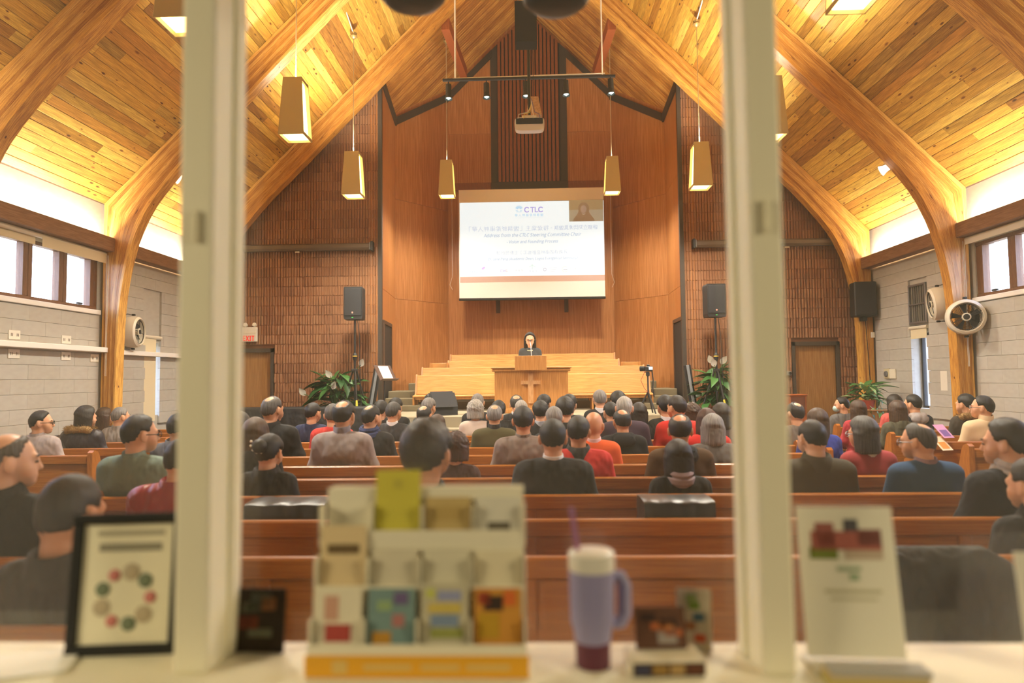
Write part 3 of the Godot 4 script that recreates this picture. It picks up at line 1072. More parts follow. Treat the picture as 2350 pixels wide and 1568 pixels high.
func build_stage() -> void:
	var o := RC + 0.03
	var SY := 1.0
	var st := thing("platform", "beige carpeted platform with steps in front of the chancel", "platform")
	pbox(st, "deck", M.carpetl, V(o - 2.95, 0, 11.95), V(o + 2.95, SY, 13.98), 0.02)
	platform_slab(st, "deck", o, 3.0, 13.98, 0.0, SY)
	for k in 4:
		pbox(st, "step", M.carpetl, V(o - 3.0 + k * 0.02, 0, 11.95 - 0.2 * (4 - k)), V(o + 3.0 - k * 0.02, 0.2 * (k + 1), 11.95 - 0.2 * (3 - k)), 0.02)
	var tiers := [[14.55, 1.16], [15.15, 1.32], [15.75, 1.48], [16.3, 1.62]]
	for k in 4:
		platform_slab(st, "riser", o, 2.62 - 0.1 * k, tiers[k][0], SY if k == 0 else tiers[k - 1][1], tiers[k][1])
	for s in [-1.0, 1.0]:
		for q in [[3.02, 2.25, 13.75, 1.12], [3.02, 2.4, 14.0, 1.26], [3.02, 2.55, 14.3, 1.40], [2.7, 2.3, 14.9, 1.56]]:
			pbox(st, "side_step", M.carpet, V(o + s * q[0], SY, q[2]), V(o + s * q[1], q[3], q[2] + 1.0), 0.015)
	# choir benches seen from the front
	var bl := [[955, 1490, 859, 14.2, 1.0, "front row of the platform, behind the pulpit"], [968, 1478, 842, 14.85, 1.16, "second row up on the platform"], [1028, 1421, 827, 15.45, 1.32, "third row up on the platform"], [1033, 1411, 813, 16.05, 1.48, "top row against the chancel back wall"]]
	for q in bl:
		var a := at(q[0], q[2], q[3])
		var e := at(q[1], q[2], q[3])
		var w := e.x - a.x
		var top: float = at(1218, q[2], q[3]).y
		var fl: float = q[4]
		var t := thing("choir_bench", "long pale oak choir bench, %s" % q[5], "bench", Vector3((a.x + e.x) * 0.5, fl, -q[3]), 0, "oak choir benches")
		var h := top - fl
		part(t, "backrest", boxm(Vector3(w - 0.06, h - 0.32, 0.035), 0.008), M.oak, Vector3(0, 0.32 + (h - 0.32) * 0.5, 0.06), Basis(Vector3.RIGHT, -0.16))
		part(t, "seat", boxm(Vector3(w, 0.04, 0.4), 0.012), M.oak, Vector3(0, 0.30, 0.26))
		for s in [-1.0, 1.0]:
			var mb := MB.new()
			mb.prism(PackedVector2Array([Vector2(-0.06, 0.0), Vector2(0.38, 0.0), Vector2(0.4, 0.28), Vector2(0.12, 0.34), Vector2(-0.02, h + 0.02), Vector2(-0.1, h + 0.02)]), -0.018, 0.018, Transform3D(Basis(Vector3.UP, -PI / 2), Vector3(s * (w * 0.5 - 0.01), 0, 0)))
			part(t, "end_panel", mb.done(), M.oakv)
		for k in 3:
			part(t, "leg", boxm(Vector3(0.04, 0.28, 0.34), 0.006), M.oakv, Vector3(-w * 0.5 + w * (k + 1) / 4.0, 0.14, 0.22))
		part(t, "apron", boxm(Vector3(w - 0.1, 0.05, 0.02), 0.004), M.oakv, Vector3(0, 0.255, 0.4))
	for q in [[990, 1027, 834, "beside the second bench near the music stand"], [1427, 1467, 831, "beside the second bench near the camera"]]:
		var a := at(q[0], q[2], 15.3)
		var e := at(q[1], q[2], 15.3)
		var t := thing("side_bench", "short pale oak side seat %s" % q[3], "bench", Vector3((a.x + e.x) * 0.5, 1.32, -15.3), 0, "short oak side benches")
		var w := e.x - a.x
		part(t, "backrest", boxm(Vector3(w, 0.42, 0.03), 0.006), M.oak, Vector3(0, a.y - 1.32 - 0.21, -0.03))
		part(t, "seat", boxm(Vector3(w, 0.04, 0.26), 0.008), M.oak, Vector3(0, 0.22, 0.08))
		for s in [-1.0, 1.0]:
			part(t, "side_panel", boxm(Vector3(0.03, a.y - 1.32, 0.28), 0.005), M.oakv, Vector3(s * w * 0.5, (a.y - 1.32) * 0.5, 0.06))
	# pulpit
	var pa := at(1132, 846, 12.6)
	var pb := at(1306, 846, 12.6)
	var pw := pb.x - pa.x
	var pt := thing("pulpit", "pale oak pulpit with a raised cross on its front", "pulpit", Vector3((pa.x + pb.x) * 0.5, SY, -12.9))
	var ph := 0.84
	part(pt, "body", boxm(Vector3(pw - 0.04, ph - 0.05, 0.6), 0.006), M.oakv, Vector3(0, (ph - 0.05) * 0.5, 0))
	part(pt, "top_moulding", boxm(Vector3(pw + 0.06, 0.05, 0.66), 0.012), M.oakv, Vector3(0, ph - 0.045, 0))
	part(pt, "top", boxm(Vector3(pw + 0.1, 0.03, 0.7), 0.008), M.oak, Vector3(0, ph, 0))
	part(pt, "base_moulding", boxm(Vector3(pw + 0.02, 0.09, 0.64), 0.01), M.oakv, Vector3(0, 0.045, 0))
	var cross := MB.new()
	var c0 := at(1218, 857, 12.57)
	var c1 := at(1218, 926, 12.57)
	var cx := (c0.x + c1.x) * 0.5 - pt.position.x
	var cy0 := c1.y - SY
	var cy1 := c0.y - SY
	cross.prism(PackedVector2Array([Vector2(cx - 0.048, cy0), Vector2(cx + 0.048, cy0), Vector2(cx + 0.048, cy1 - 0.2), Vector2(cx + 0.178, cy1 - 0.2), Vector2(cx + 0.178, cy1 - 0.135), Vector2(cx + 0.048, cy1 - 0.135), Vector2(cx + 0.048, cy1), Vector2(cx - 0.048, cy1), Vector2(cx - 0.048, cy1 - 0.135), Vector2(cx - 0.178, cy1 - 0.135), Vector2(cx - 0.178, cy1 - 0.2), Vector2(cx - 0.048, cy1 - 0.2)]), 0.302, 0.36)
	var cr_ := part(pt, "cross", cross.done(), tri_mat(C(222, 172, 118), 0.45, T.grain, Vector3(8, 0.8, 8)))
	cr_.set_meta("label", "pale raised wooden cross")
	var la := at(1182, 818, 12.5)
	var lb := at(1254, 850, 12.5)
	var lt := thing("lectern_box", "plain oak reading desk box standing on the pulpit", "lectern", Vector3((la.x + lb.x) * 0.5, SY + ph + 0.015, -12.62))
	var lw := lb.x - la.x
	var lh := la.y - SY - ph - 0.015
	part(lt, "front_panel", boxm(Vector3(lw, la.y - lb.y, 0.025), 0.004), M.oakv, Vector3(0, lh - (la.y - lb.y) * 0.5, 0.11 + 0.26))
	part(lt, "side_panel", boxm(Vector3(0.02, lh, 0.36), 0.003), M.oakv, Vector3(-lw * 0.5 + 0.011, lh * 0.5, 0.17))
	part(lt, "side_panel", boxm(Vector3(0.02, lh, 0.36), 0.003), M.oakv, Vector3(lw * 0.5 - 0.011, lh * 0.5, 0.17))
	part(lt, "desk_top", boxm(Vector3(lw - 0.04, 0.02, 0.36), 0.003), M.oakv, Vector3(0, lh - 0.05, 0.17), Basis(Vector3.RIGHT, 0.12))
	var mt := thing("microphone", "slim gooseneck microphone rising from the reading desk", "microphone", Vector3.ZERO)
	var m0 := at(1220, 820, 12.6)
	var m1 := at(1217, 784, 12.95)
	var gb := MB.new()
	gb.tube([m0 - Vector3(0, 0.06, 0), m0, m0.lerp(m1, 0.5) + Vector3(0, 0.03, 0.01), m1], 0.007, 6)
	part(mt, "gooseneck", gb.done(), M.chrome)
	gb = MB.new()
	gb.tube([m1, m1 + Vector3(-0.005, 0.02, -0.03)], [0.012, 0.016], 8)
	part(mt, "head", gb.done(), M.rubber)
	# floor monitor, camera on tripod
	var mo := at(1010, 952, 12.25)
	var wt := thing("floor_monitor", "black wedge floor monitor speaker on the platform edge", "speaker", Vector3(mo.x, SY, -12.3), 0.55)
	var wb := MB.new()
	wb.prism(PackedVector2Array([Vector2(-0.2, 0), Vector2(0.2, 0), Vector2(0.13, 0.34), Vector2(-0.06, 0.4), Vector2(-0.2, 0.2)]), -0.25, 0.25, Transform3D(Basis(Vector3.UP, PI / 2), Vector3.ZERO))
	part(wt, "cabinet", wb.done(), M.blackm)
	for s in [-1.0, 1.0]:
		part(wt, "corner_guard", boxm(Vector3(0.06, 0.06, 0.06), 0.015), M.steel, Vector3(s * 0.23, 0.36, 0.03))
	part(wt, "grille", boxm(Vector3(0.44, 0.012, 0.36)), M.grille, Vector3(0, 0.285, 0.155), Basis(Vector3.RIGHT, 0.85))
	var cp := at(1485, 847, 12.2) - Vector3(0, 1.0, 0)
	var ct := thing("video_camera", "black video camera with lit screen on a tripod", "camera", Vector3(cp.x, 1.0, -12.2))
	part(ct, "camera_body", boxm(Vector3(0.13, 0.09, 0.09), 0.012), M.black, Vector3(0.03, cp.y, 0))
	gb = MB.new()
	gb.tube([Vector3(-0.03, cp.y + 0.005, -0.03), Vector3(-0.11, cp.y + 0.005, -0.07)], [0.042, 0.046], 14)
	part(ct, "lens", gb.done(), M.rubber)
	part(ct, "display", boxm(Vector3(0.065, 0.05, 0.006)), glow(C(190, 215, 230), 0.9), Vector3(0.055, cp.y + 0.01, 0.05))
	part(ct, "viewfinder", boxm(Vector3(0.05, 0.035, 0.06), 0.008), M.black, Vector3(0.02, cp.y + 0.06, 0.0))
	part(ct, "head", boxm(Vector3(0.06, 0.08, 0.06), 0.01), M.blackm, Vector3(0.01, cp.y - 0.09, 0))
	gb = MB.new()
	gb.tube([Vector3(0.01, cp.y - 0.1, 0), Vector3(0.01, 0.28, 0)], 0.014, 8)
	part(ct, "column", gb.done(), M.blackm)
	for k in 3:
		var an := 0.5 + k * TAU / 3
		gb = MB.new()
		gb.tube([Vector3(0.01, cp.y - 0.4, 0), Vector3(0.01 + sin(an) * 0.2, 0.0, cos(an) * 0.2)], 0.014, 7)
		part(ct, "leg", gb.done(), M.blackm)
	gb = MB.new()
	gb.tube([Vector3(-0.03, cp.y - 0.02, 0.02), Vector3(-0.12, cp.y - 0.2, 0.04), Vector3(-0.06, cp.y - 0.34, 0.03), Vector3(0.01, cp.y - 0.42, 0.02)], 0.005, 5)
	part(ct, "cable", gb.done(), mat(C(150, 60, 40), 0.6))
	gb = MB.new()
	gb.tube([Vector3(0.08, cp.y - 0.02, 0.02), Vector3(0.1, cp.y - 0.2, 0.02), Vector3(0.09, cp.y - 0.34, 0.02), Vector3(0.11, cp.y - 0.5, 0.02)], 0.012, 6)
	part(ct, "strap", gb.done(), M.rubber)

# ------------------------------------------------------------------ lamps
func make_pendant(label: String, top_c: Vector3, hang: Vector3, kind: int, up_light: float, down_light: float) -> void:
	# top_c: middle of the bottom edge of the near plate's foot line
	var H := 0.80
	var t := thing("pendant_lamp", label, "lamp", top_c, 0, "tapered gold pendant lamps")
	var wb := 0.17
	var wt := 0.125
	var gold: Material = M.gold
	for s in [-1.0, 1.0]:
		var mb := MB.new()
		var q := []
		for y in [0.0, H]:
			var h := wb if y == 0.0 else wt
			for k in [[-1, 0.0], [1, 0.0], [1, -0.012], [-1, -0.012]]:
				q.append(Vector3(k[0] * (h + 0.004), y, s * (h + 0.012) + s * k[1]))
		mb.hexa(q)
		part(t, "plate", mb.done(), gold)
		# narrow rails of the open sides
		mb = MB.new()
		mb.hexa([Vector3(s * wb, 0, -wb), Vector3(s * wb, 0, wb), Vector3(s * (wb - 0.01), 0, wb), Vector3(s * (wb - 0.01), 0, -wb), Vector3(s * wb, 0.04, -wb), Vector3(s * wb, 0.04, wb), Vector3(s * (wb - 0.01), 0.04, wb), Vector3(s * (wb - 0.01), 0.04, -wb)])
		part(t, "side_rail", mb.done(), gold)
		mb = MB.new()
		var h1 := wt + (wb - wt) * 0.06
		mb.hexa([Vector3(s * h1, H * 0.94, -h1), Vector3(s * h1, H * 0.94, h1), Vector3(s * (h1 - 0.01), H * 0.94, h1), Vector3(s * (h1 - 0.01), H * 0.94, -h1), Vector3(s * wt, H, -wt), Vector3(s * wt, H, wt), Vector3(s * (wt - 0.01), H, wt), Vector3(s * (wt - 0.01), H, -wt)])
		part(t, "side_rail", mb.done(), gold)
	var mb2 := MB.new()
	var e := 0.035
	mb2.hexa([Vector3(-wb + e, 0.02, -wb + e), Vector3(wb - e, 0.02, -wb + e), Vector3(wb - e, 0.02, wb - e), Vector3(-wb + e, 0.02, wb - e), Vector3(-wt + e, H - 0.03, -wt + e), Vector3(wt - e, H - 0.03, -wt + e), Vector3(wt - e, H - 0.03, wt - e), Vector3(-wt + e, H - 0.03, wt - e)])
	part(t, "lamp_diffuser", mb2.done(), glow(Color(1.0, 0.86, 0.58), 6.0))
	part(t, "top_bar", boxm(Vector3(wt * 2, 0.012, 0.03)), gold, Vector3(0, H - 0.006, 0))
	mb2 = MB.new()
	mb2.tube([Vector3(0, H, 0), hang - top_c], 0.007, 6)
	part(t, "cord", mb2.done(), mat(C(190, 170, 130), 0.6))
	mb2 = MB.new()
	mb2.lathe([Vector2(0, -0.10), Vector2(0.04, -0.09), Vector2(0.07, -0.05), Vector2(0.05, -0.02), Vector2(0.065, 0.01), Vector2(0.0, 0.03)], 14, Transform3D(Basis.IDENTITY, hang - top_c))
	part(t, "ceiling_hook", mb2.done(), M.brass)
	mb2 = MB.new()
	mb2.tube([hang - top_c, hang - top_c + Vector3(-signf(hang.x) * 0.0, 0.25, 0.9)], 0.012, 6)
	if kind == 1:
		part(t, "conduit", mb2.done(), M.cream)
	lamp_spot(t, Vector3(0, 0.005, 0) + top_c, top_c - Vector3(0, 3, 0), down_light, 80.0, WARM, 0.15, 0.8)
	lamp_spot(t, top_c + Vector3(0, H + 0.02, 0), top_c + Vector3(0.0, 5, 0.0), up_light, 78.0, WARM, 0.1, 0.8)

func build_lamps() -> void:
	var q := [[1026, 452, 15.0, "tapered gold pendant lamp beside the screen, on the music stand side"], [811, 452, 12.1, "tapered gold pendant lamp hung before the ribbed block wall with the exit sign"], [678, 318, 9.05, "tapered gold pendant lamp hung under the planks, between two timber arches over the pews"], [420, 62, 5.9, "tapered gold pendant lamp hung highest over the rear pews by the ledge wall"],
		[1405, 444, 15.0, "tapered gold pendant lamp beside the screen, on the video camera side"], [1608, 432, 12.1, "tapered gold pendant lamp hung before the ribbed block wall by the roller screen end"], [1768, 318, 9.05, "tapered gold pendant lamp hung behind the white window post"], [1962, 8, 5.75, "tapered gold pendant lamp hung over the rear pews near the wall fans"]]
	for k in q:
		var p := at(k[0], k[1], k[2])
		var roof: float = EAVE + HW - absf(p.x - RC)
		make_pendant(k[3], p, Vector3(p.x, roof - 0.12, p.z), 1 if k[2] == 12.1 else 0, 1.2 if k[2] > 14.0 else 13.0, 14.0 if k[2] > 14.0 else 22.0)
	# track with five spots
	var tl := at(1016, 186, 12.9)
	var tr := at(1412, 176, 12.9)
	tr.y = tl.y + 0.03
	var t := thing("lighting_track", "black lighting track bar hung on two rods across the chancel", "track")
	var mb := MB.new()
	mb.box((tl + tr) * 0.5, Vector3(tr.x - tl.x, 0.04, 0.05))
	part(t, "track_bar", mb.done(), M.black)
	mb = MB.new()
	mb.tube([tl + Vector3(0.2, 0.04, 0), tr + Vector3(-0.2, 0.04, 0)], 0.017, 8)
	part(t, "conduit", mb.done(), M.plate)
	for k in [[1044, 22], [1379, 10]]:
		var top := at(k[0], k[1], 12.9)
		mb = MB.new()
		mb.tube([Vector3(top.x, tl.y, top.z), Vector3(top.x, EAVE + HW - absf(top.x - RC) - 0.02, top.z)], 0.016, 8)
		part(t, "rod", mb.done(), M.plate)
	var n := 0
	for x in [1029, 1116, 1206, 1298, 1401]:
		var p := at(x, 183, 12.9)
		p.y = lerpf(tl.y, tr.y, (p.x - tl.x) / (tr.x - tl.x)) - 0.02
		var to := Vector3(RC + (p.x - RC) * 0.35, 1.6, -14.6)
		var s := thing("track_spotlight", "black track spotlight with lit mouth, %s from the music stand end" % ["first", "second", "third", "fourth", "fifth"][n], "spotlight", p, 0, "spotlights on the lighting track")
		n += 1
		var d := Vector3(0.02, -1.0, 0.10).normalized()
		mb = MB.new()
		mb.tube([Vector3(0, 0, 0), Vector3(0, -0.07, 0)], 0.012, 6)
		part(s, "stem", mb.done(), M.black)
		mb = MB.new()
		mb.tube([Vector3(0, -0.06, 0), Vector3(0, -0.06, 0) + d * 0.2], [0.055, 0.055], 16)
		part(s, "housing", mb.done(), M.black)
		mb = MB.new()
		mb.lathe([Vector2(0.05, 0.0), Vector2(0.075, 0.1)], 16, Transform3D(Basis(Quaternion(Vector3.UP, d)), Vector3(0, -0.06, 0) + d * 0.2))
		part(s, "shade", mb.done(), M.black)
		mb = MB.new()
		mb.lathe([Vector2(0.0, 0.0), Vector2(0.045, 0.0), Vector2(0.05, 0.05), Vector2(0.0, 0.09)], 14, Transform3D(Basis(Quaternion(Vector3.UP, d)), Vector3(0, -0.06, 0) + d * 0.22))
		part(s, "bulb", mb.done(), glow(Color(0.86, 1.0, 0.98), 3.0))
		lamp_spot(s, p + Vector3(0, -0.06, 0) + d * 0.34, to, 5.0, 34.0, Color(1.0, 0.97, 0.92), 0.05, 0.7)
	# two flood lamps on the second arch
	for k in [[2030, 388, "small white flood lamp fixed to the timber arch near the wall speaker"], [404, 408, "small white flood lamp fixed to the timber arch near the ledge wall"]]:
		var p := at(k[0], k[1], 10.85)
		var s := thing("flood_lamp", k[2], "lamp", p, 0, "white flood lamps on the arch")
		var d := (Vector3(RC, 1.7, -13.0) - p).normalized()
		mb = MB.new()
		mb.lathe([Vector2(0.03, -0.1), Vector2(0.05, -0.06), Vector2(0.06, 0.0), Vector2(0.085, 0.06), Vector2(0.07, 0.06), Vector2(0.0, 0.03)], 16, Transform3D(Basis(Quaternion(Vector3.UP, d)), Vector3.ZERO))
		part(s, "lamp_head", mb.done(), glow(Color(1.0, 0.97, 0.9), 1.6))
		mb = MB.new()
		mb.tube([Vector3(0, 0, 0), Vector3(signf(p.x) * 0.03, 0.12, 0.1)], 0.015, 6)
		part(s, "bracket", mb.done(), M.plate)
		lamp_spot(s, p + d * 0.1, Vector3(RC, 1.75, -13.0), 30.0, 22.0, Color(1.0, 0.97, 0.92), 0.05, 0.7)
	# hanging loudspeaker, projector, old speaker box
	var a := at(1182, 24, 8.4)
	var e := at(1232, 114, 8.4)
	var sp := thing("hanging_speaker", "black loudspeaker hung on chains under the ridge", "speaker", Vector3((a.x + e.x) * 0.5, e.y, -8.4))
	var h := a.y - e.y
	mb = MB.new()
	mb.prism(PackedVector2Array([Vector2(-0.135, -0.22), Vector2(0.135, -0.22), Vector2(0.135, 0.0), Vector2(-0.135, 0.0)]), 0, h, Transform3D(Basis(Vector3.RIGHT, -PI / 2), Vector3(0, 0, 0)))
	part(sp, "cabinet", mb.done(), M.blackm)
	part(sp, "grille", boxm(Vector3(0.25, h - 0.03, 0.012), 0.004), mat(C(58, 60, 62), 0.7), Vector3(0, h * 0.5, 0.006 + 0.0))
	part(sp, "badge", boxm(Vector3(0.055, 0.014, 0.003)), M.chrome, Vector3(0, 0.04, 0.014))
	mb = MB.new()
	for k in 9:
		mb.tube([Vector3(-0.1, h + k * 0.09, -0.05), Vector3(-0.1, h + 0.1 + k * 0.09, -0.05)], 0.008, 5)
	mb.tube([Vector3(-0.1, h + 0.8, -0.05), Vector3(-0.1, EAVE + HW - e.y - 0.1, -0.05)], 0.006, 5)
	part(sp, "chain", mb.done(), M.steel)
	var pj := at(1215, 284, 9.2)
	var pr := thing("projector", "white ceiling projector with a black port panel on a pole", "projector", pj)
	pr.rotation.x = 0.0
	mb = MB.new()
	var pf := PackedVector2Array()
	for k in 24:
		var an := TAU * k / 24
		var cx := 0.17 * signf(cos(an)) * pow(absf(cos(an)), 0.4)
		pf.append(Vector2(0.205 * signf(cos(an)) * pow(absf(cos(an)), 0.35), 0.088 * signf(sin(an)) * pow(absf(sin(an)), 0.45)))
	mb.prism(pf, -0.34, 0.0)
	part(pr, "case", mb.done(), mat(C(232, 230, 224), 0.4), Vector3.ZERO, Basis(Vector3.RIGHT, 0.22))
	part(pr, "port_panel", boxm(Vector3(0.37, 0.08, 0.012), 0.01), M.black, Basis(Vector3.RIGHT, 0.22) * Vector3(0, 0.036, 0.002), Basis(Vector3.RIGHT, 0.22))
	mb = MB.new()
	mb.tube([Vector3(0, 0.1, -0.12), Vector3(0, EAVE + HW - pj.y - 0.1, -0.12)], 0.022, 10)
	part(pr, "pole", mb.done(), M.black)
	part(pr, "mount", boxm(Vector3(0.2, 0.03, 0.2), 0.005), M.plate, Vector3(0, 0.115, -0.12))
	for k in 4:
		mb = MB.new()
		var sx: float = [-0.16, -0.08, 0.06, 0.15][k]
		mb.tube([Vector3(sx, 0.05, 0.012), Vector3(sx * 0.9, 0.12, 0.035), Vector3(sx * 0.3 + 0.03, 0.16, 0.0), Vector3(0.03, 0.3 + 0.03 * k, -0.09)], 0.006, 6)
		part(pr, "cable", mb.done(), mat([C(228, 226, 220), C(214, 190, 90), C(220, 218, 214), C(120, 110, 150)][k], 0.5))
	var ob := at(1224, 262, 10.4)
	var os_ := thing("speaker_box", "beige speaker box hung behind the projector", "speaker", ob)
	mb = MB.new()
	mb.hexa([Vector3(-0.11, -0.05, 0.1), Vector3(0.13, -0.05, 0.1), Vector3(0.13, -0.05, -0.15), Vector3(-0.11, -0.05, -0.15), Vector3(-0.07, 0.26, 0.05), Vector3(0.08, 0.26, 0.05), Vector3(0.08, 0.26, -0.1), Vector3(-0.07, 0.26, -0.1)])
	part(os_, "cabinet", mb.done(), tri_mat(C(206, 170, 140), 0.6, T.grain, Vector3(3, 3, 3)))
	mb = MB.new()
	mb.tube([Vector3(0.005, 0.26, -0.02), Vector3(0.005, EAVE + HW - ob.y - 0.45, -0.02)], 0.005, 5)
	part(os_, "cable", mb.done(), M.rubber)
	# two dark dome lamps just inside the window
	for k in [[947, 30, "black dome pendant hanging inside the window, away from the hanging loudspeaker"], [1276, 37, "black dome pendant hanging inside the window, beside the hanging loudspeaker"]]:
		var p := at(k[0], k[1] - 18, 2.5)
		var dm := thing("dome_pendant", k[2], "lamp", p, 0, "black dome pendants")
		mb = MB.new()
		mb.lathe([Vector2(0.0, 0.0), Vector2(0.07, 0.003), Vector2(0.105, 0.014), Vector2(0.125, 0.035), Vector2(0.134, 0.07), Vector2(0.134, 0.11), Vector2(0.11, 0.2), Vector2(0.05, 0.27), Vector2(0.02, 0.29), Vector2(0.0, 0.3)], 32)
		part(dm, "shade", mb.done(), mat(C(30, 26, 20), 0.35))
		part(dm, "badge", boxm(Vector3(0.055, 0.026, 0.004)), mat(C(150, 146, 120), 0.6), Vector3(0.022, 0.036, 0.122), Basis(Vector3.RIGHT, 0.75))  # pale greenish reflection on the shade, painted as a small plate
		part(dm, "panel", boxm(Vector3(0.05, 0.05, 0.004)), mat(C(96, 78, 58), 0.6), Vector3(0.03, 0.08, 0.132))  # brown part of that reflection, painted as a second plate
		mb = MB.new()
		mb.tube([Vector3(0, 0.29, 0), Vector3(0, 2.3, 0)], 0.006, 6)
		part(dm, "cord", mb.done(), M.rubber)

# ------------------------------------------------------------------ pews
const ROW0 := 3.9
const PITCH := 0.81
func row_d(r: float) -> float:
	return ROW0 + PITCH * r

func make_pew(x0: float, x1: float, d: float, label: String, group: String, ends: Array) -> void:
	var w := x1 - x0
	var t := thing("pew", label, "pew", V((x0 + x1) * 0.5, 0, d), 0, group)
	part(t, "backrest", boxm(Vector3(w, 0.44, 0.022), 0.003), M.pewd, Vector3(0, 0.56, -0.03), Basis(Vector3.RIGHT, -0.05))
	part(t, "cap_rail", boxm(Vector3(w, 0.10, 0.05), 0.010), M.pew, Vector3(0, 0.80, -0.02))
	part(t, "lower_rail", boxm(Vector3(w, 0.09, 0.035), 0.006), M.pew, Vector3(0, 0.40, -0.028))
	part(t, "seat", boxm(Vector3(w, 0.035, 0.42), 0.012), M.pew, Vector3(0, 0.43, -0.27))
	var n := int(w / 1.15)
	for k in n:
		part(t, "stile", boxm(Vector3(0.07, 0.34, 0.03), 0.004), M.pew, Vector3(-w * 0.5 + w * (k + 0.5) / n, 0.6, -0.022))
	for k in maxi(1, int(w / 1.6)):
		var m := maxi(1, int(w / 1.6))
		part(t, "support", boxm(Vector3(0.04, 0.41, 0.36), 0.004), M.pewd, Vector3(-w * 0.5 + w * (k + 0.5) / m, 0.205, -0.24))
	for s in ends:
		var mb := MB.new()
		# outline in (toward the stage, up)
		mb.prism(PackedVector2Array([Vector2(-0.035, 0), Vector2(0.5, 0), Vector2(0.5, 0.36), Vector2(0.46, 0.6), Vector2(0.36, 0.64), Vector2(0.15, 0.66), Vector2(0.09, 0.84), Vector2(0.06, 0.885), Vector2(0.0, 0.905), Vector2(-0.04, 0.88)]), -0.028, 0.028, Transform3D(Basis(Vector3.UP, PI / 2), Vector3(s * (w * 0.5 + 0.028), 0, 0)))
		part(t, "end_panel", mb.done(), M.pewe)

func build_pews() -> void:
	var ord := ["last row by the foyer window", "second row from the foyer window", "third row from the foyer window", "fourth row from the foyer window", "fifth row from the foyer window", "sixth row from the foyer window", "seventh row from the foyer window", "eighth row from the foyer window", "ninth row from the foyer window", "front row of the middle block"]
	for r in range(-1, 9):
		make_pew(-3.05, 2.98, row_d(r), "long brown oak pew of the middle block, %s" % ord[r + 1], "pews of the middle block", [-1.0, 1.0])
	var so := ["rearmost row shown", "second row shown", "third row shown", "fourth row shown", "fifth row shown", "row by the platform"]
	for k in 6:
		var d := 7.42 + 0.785 * k
		make_pew(RC - HW + 0.25, -4.90, d, "short oak pew along the ledge wall, %s" % so[k], "short pews along the ledge wall", [1.0])
		make_pew(4.62, RC + HW - 0.25, d, "short oak pew along the fan wall, %s" % so[k], "short pews along the fan wall", [-1.0])
	make_pew(-3.05, -0.95, 2.22, "short oak pew tucked behind the window sill", "pews of the middle block", [-1.0, 1.0])
	# foyer tables reflected in the glass, added as sheeted boxes on a rear pew
	for q in [[560, 745, "boxy stack under a black plastic sheet on the pew by the pearl hair clip"], [1478, 1642, "boxy stack under a black plastic sheet on the pew by the checked scarf"]]:
		var a := at(q[0], 1150, 4.02)
		var e := at(q[1], 1150, 4.02)
		var t := thing("table_reflection", q[2], "table reflection", V((a.x + e.x) * 0.5, 0.4475, 4.16), 0, "reflected foyer tables under black plastic")
		var w := e.x - a.x
		var mb := MB.new()
		var nx := 40
		var pv := PackedVector3Array()
		var tr := PackedInt32Array()
		var prof := [Vector2(0.17, 0.0), Vector2(0.162, 0.2), Vector2(0.15, 0.4), Vector2(0.145, 0.462), Vector2(0.13, 0.475), Vector2(0.0, 0.482), Vector2(-0.13, 0.475), Vector2(-0.145, 0.46), Vector2(-0.16, 0.2), Vector2(-0.165, 0.0)]
		for j in nx + 1:
			var x := -w * 0.5 + w * j / nx
			for k in prof.size():
				var p: Vector2 = prof[k]
				var wob := 0.010 * sin(j * 0.55 + k * 0.4 + 1.2 * sin(j * 0.23)) * (1.0 - p.y / 0.5) + 0.001 * sin(j * 0.7 + k)
				pv.append(Vector3(x, maxf(p.y + 0.002 * sin(j * 0.5) * (p.y / 0.5), 0.0), p.x + wob * signf(p.x)))
		for j in nx:
			for k in prof.size() - 1:
				var c := j * prof.size() + k
				var f := c + prof.size()
				tr.append_array([c, f, c + 1, c + 1, f, f + 1])
		mb.smooth(pv, PackedVector2Array(), tr)
		for x in [0, nx]:
			var f := []
			for k in prof.size():
				f.append(pv[x * prof.size() + k])
			mb.face(f, Vector3(0, 0.2, 0))
		part(t, "plastic_sheet", mb.done(), tri_mat(C(44, 46, 46), 0.28, T.cloth, Vector3(1, 1, 1), T.fold, 0.5))

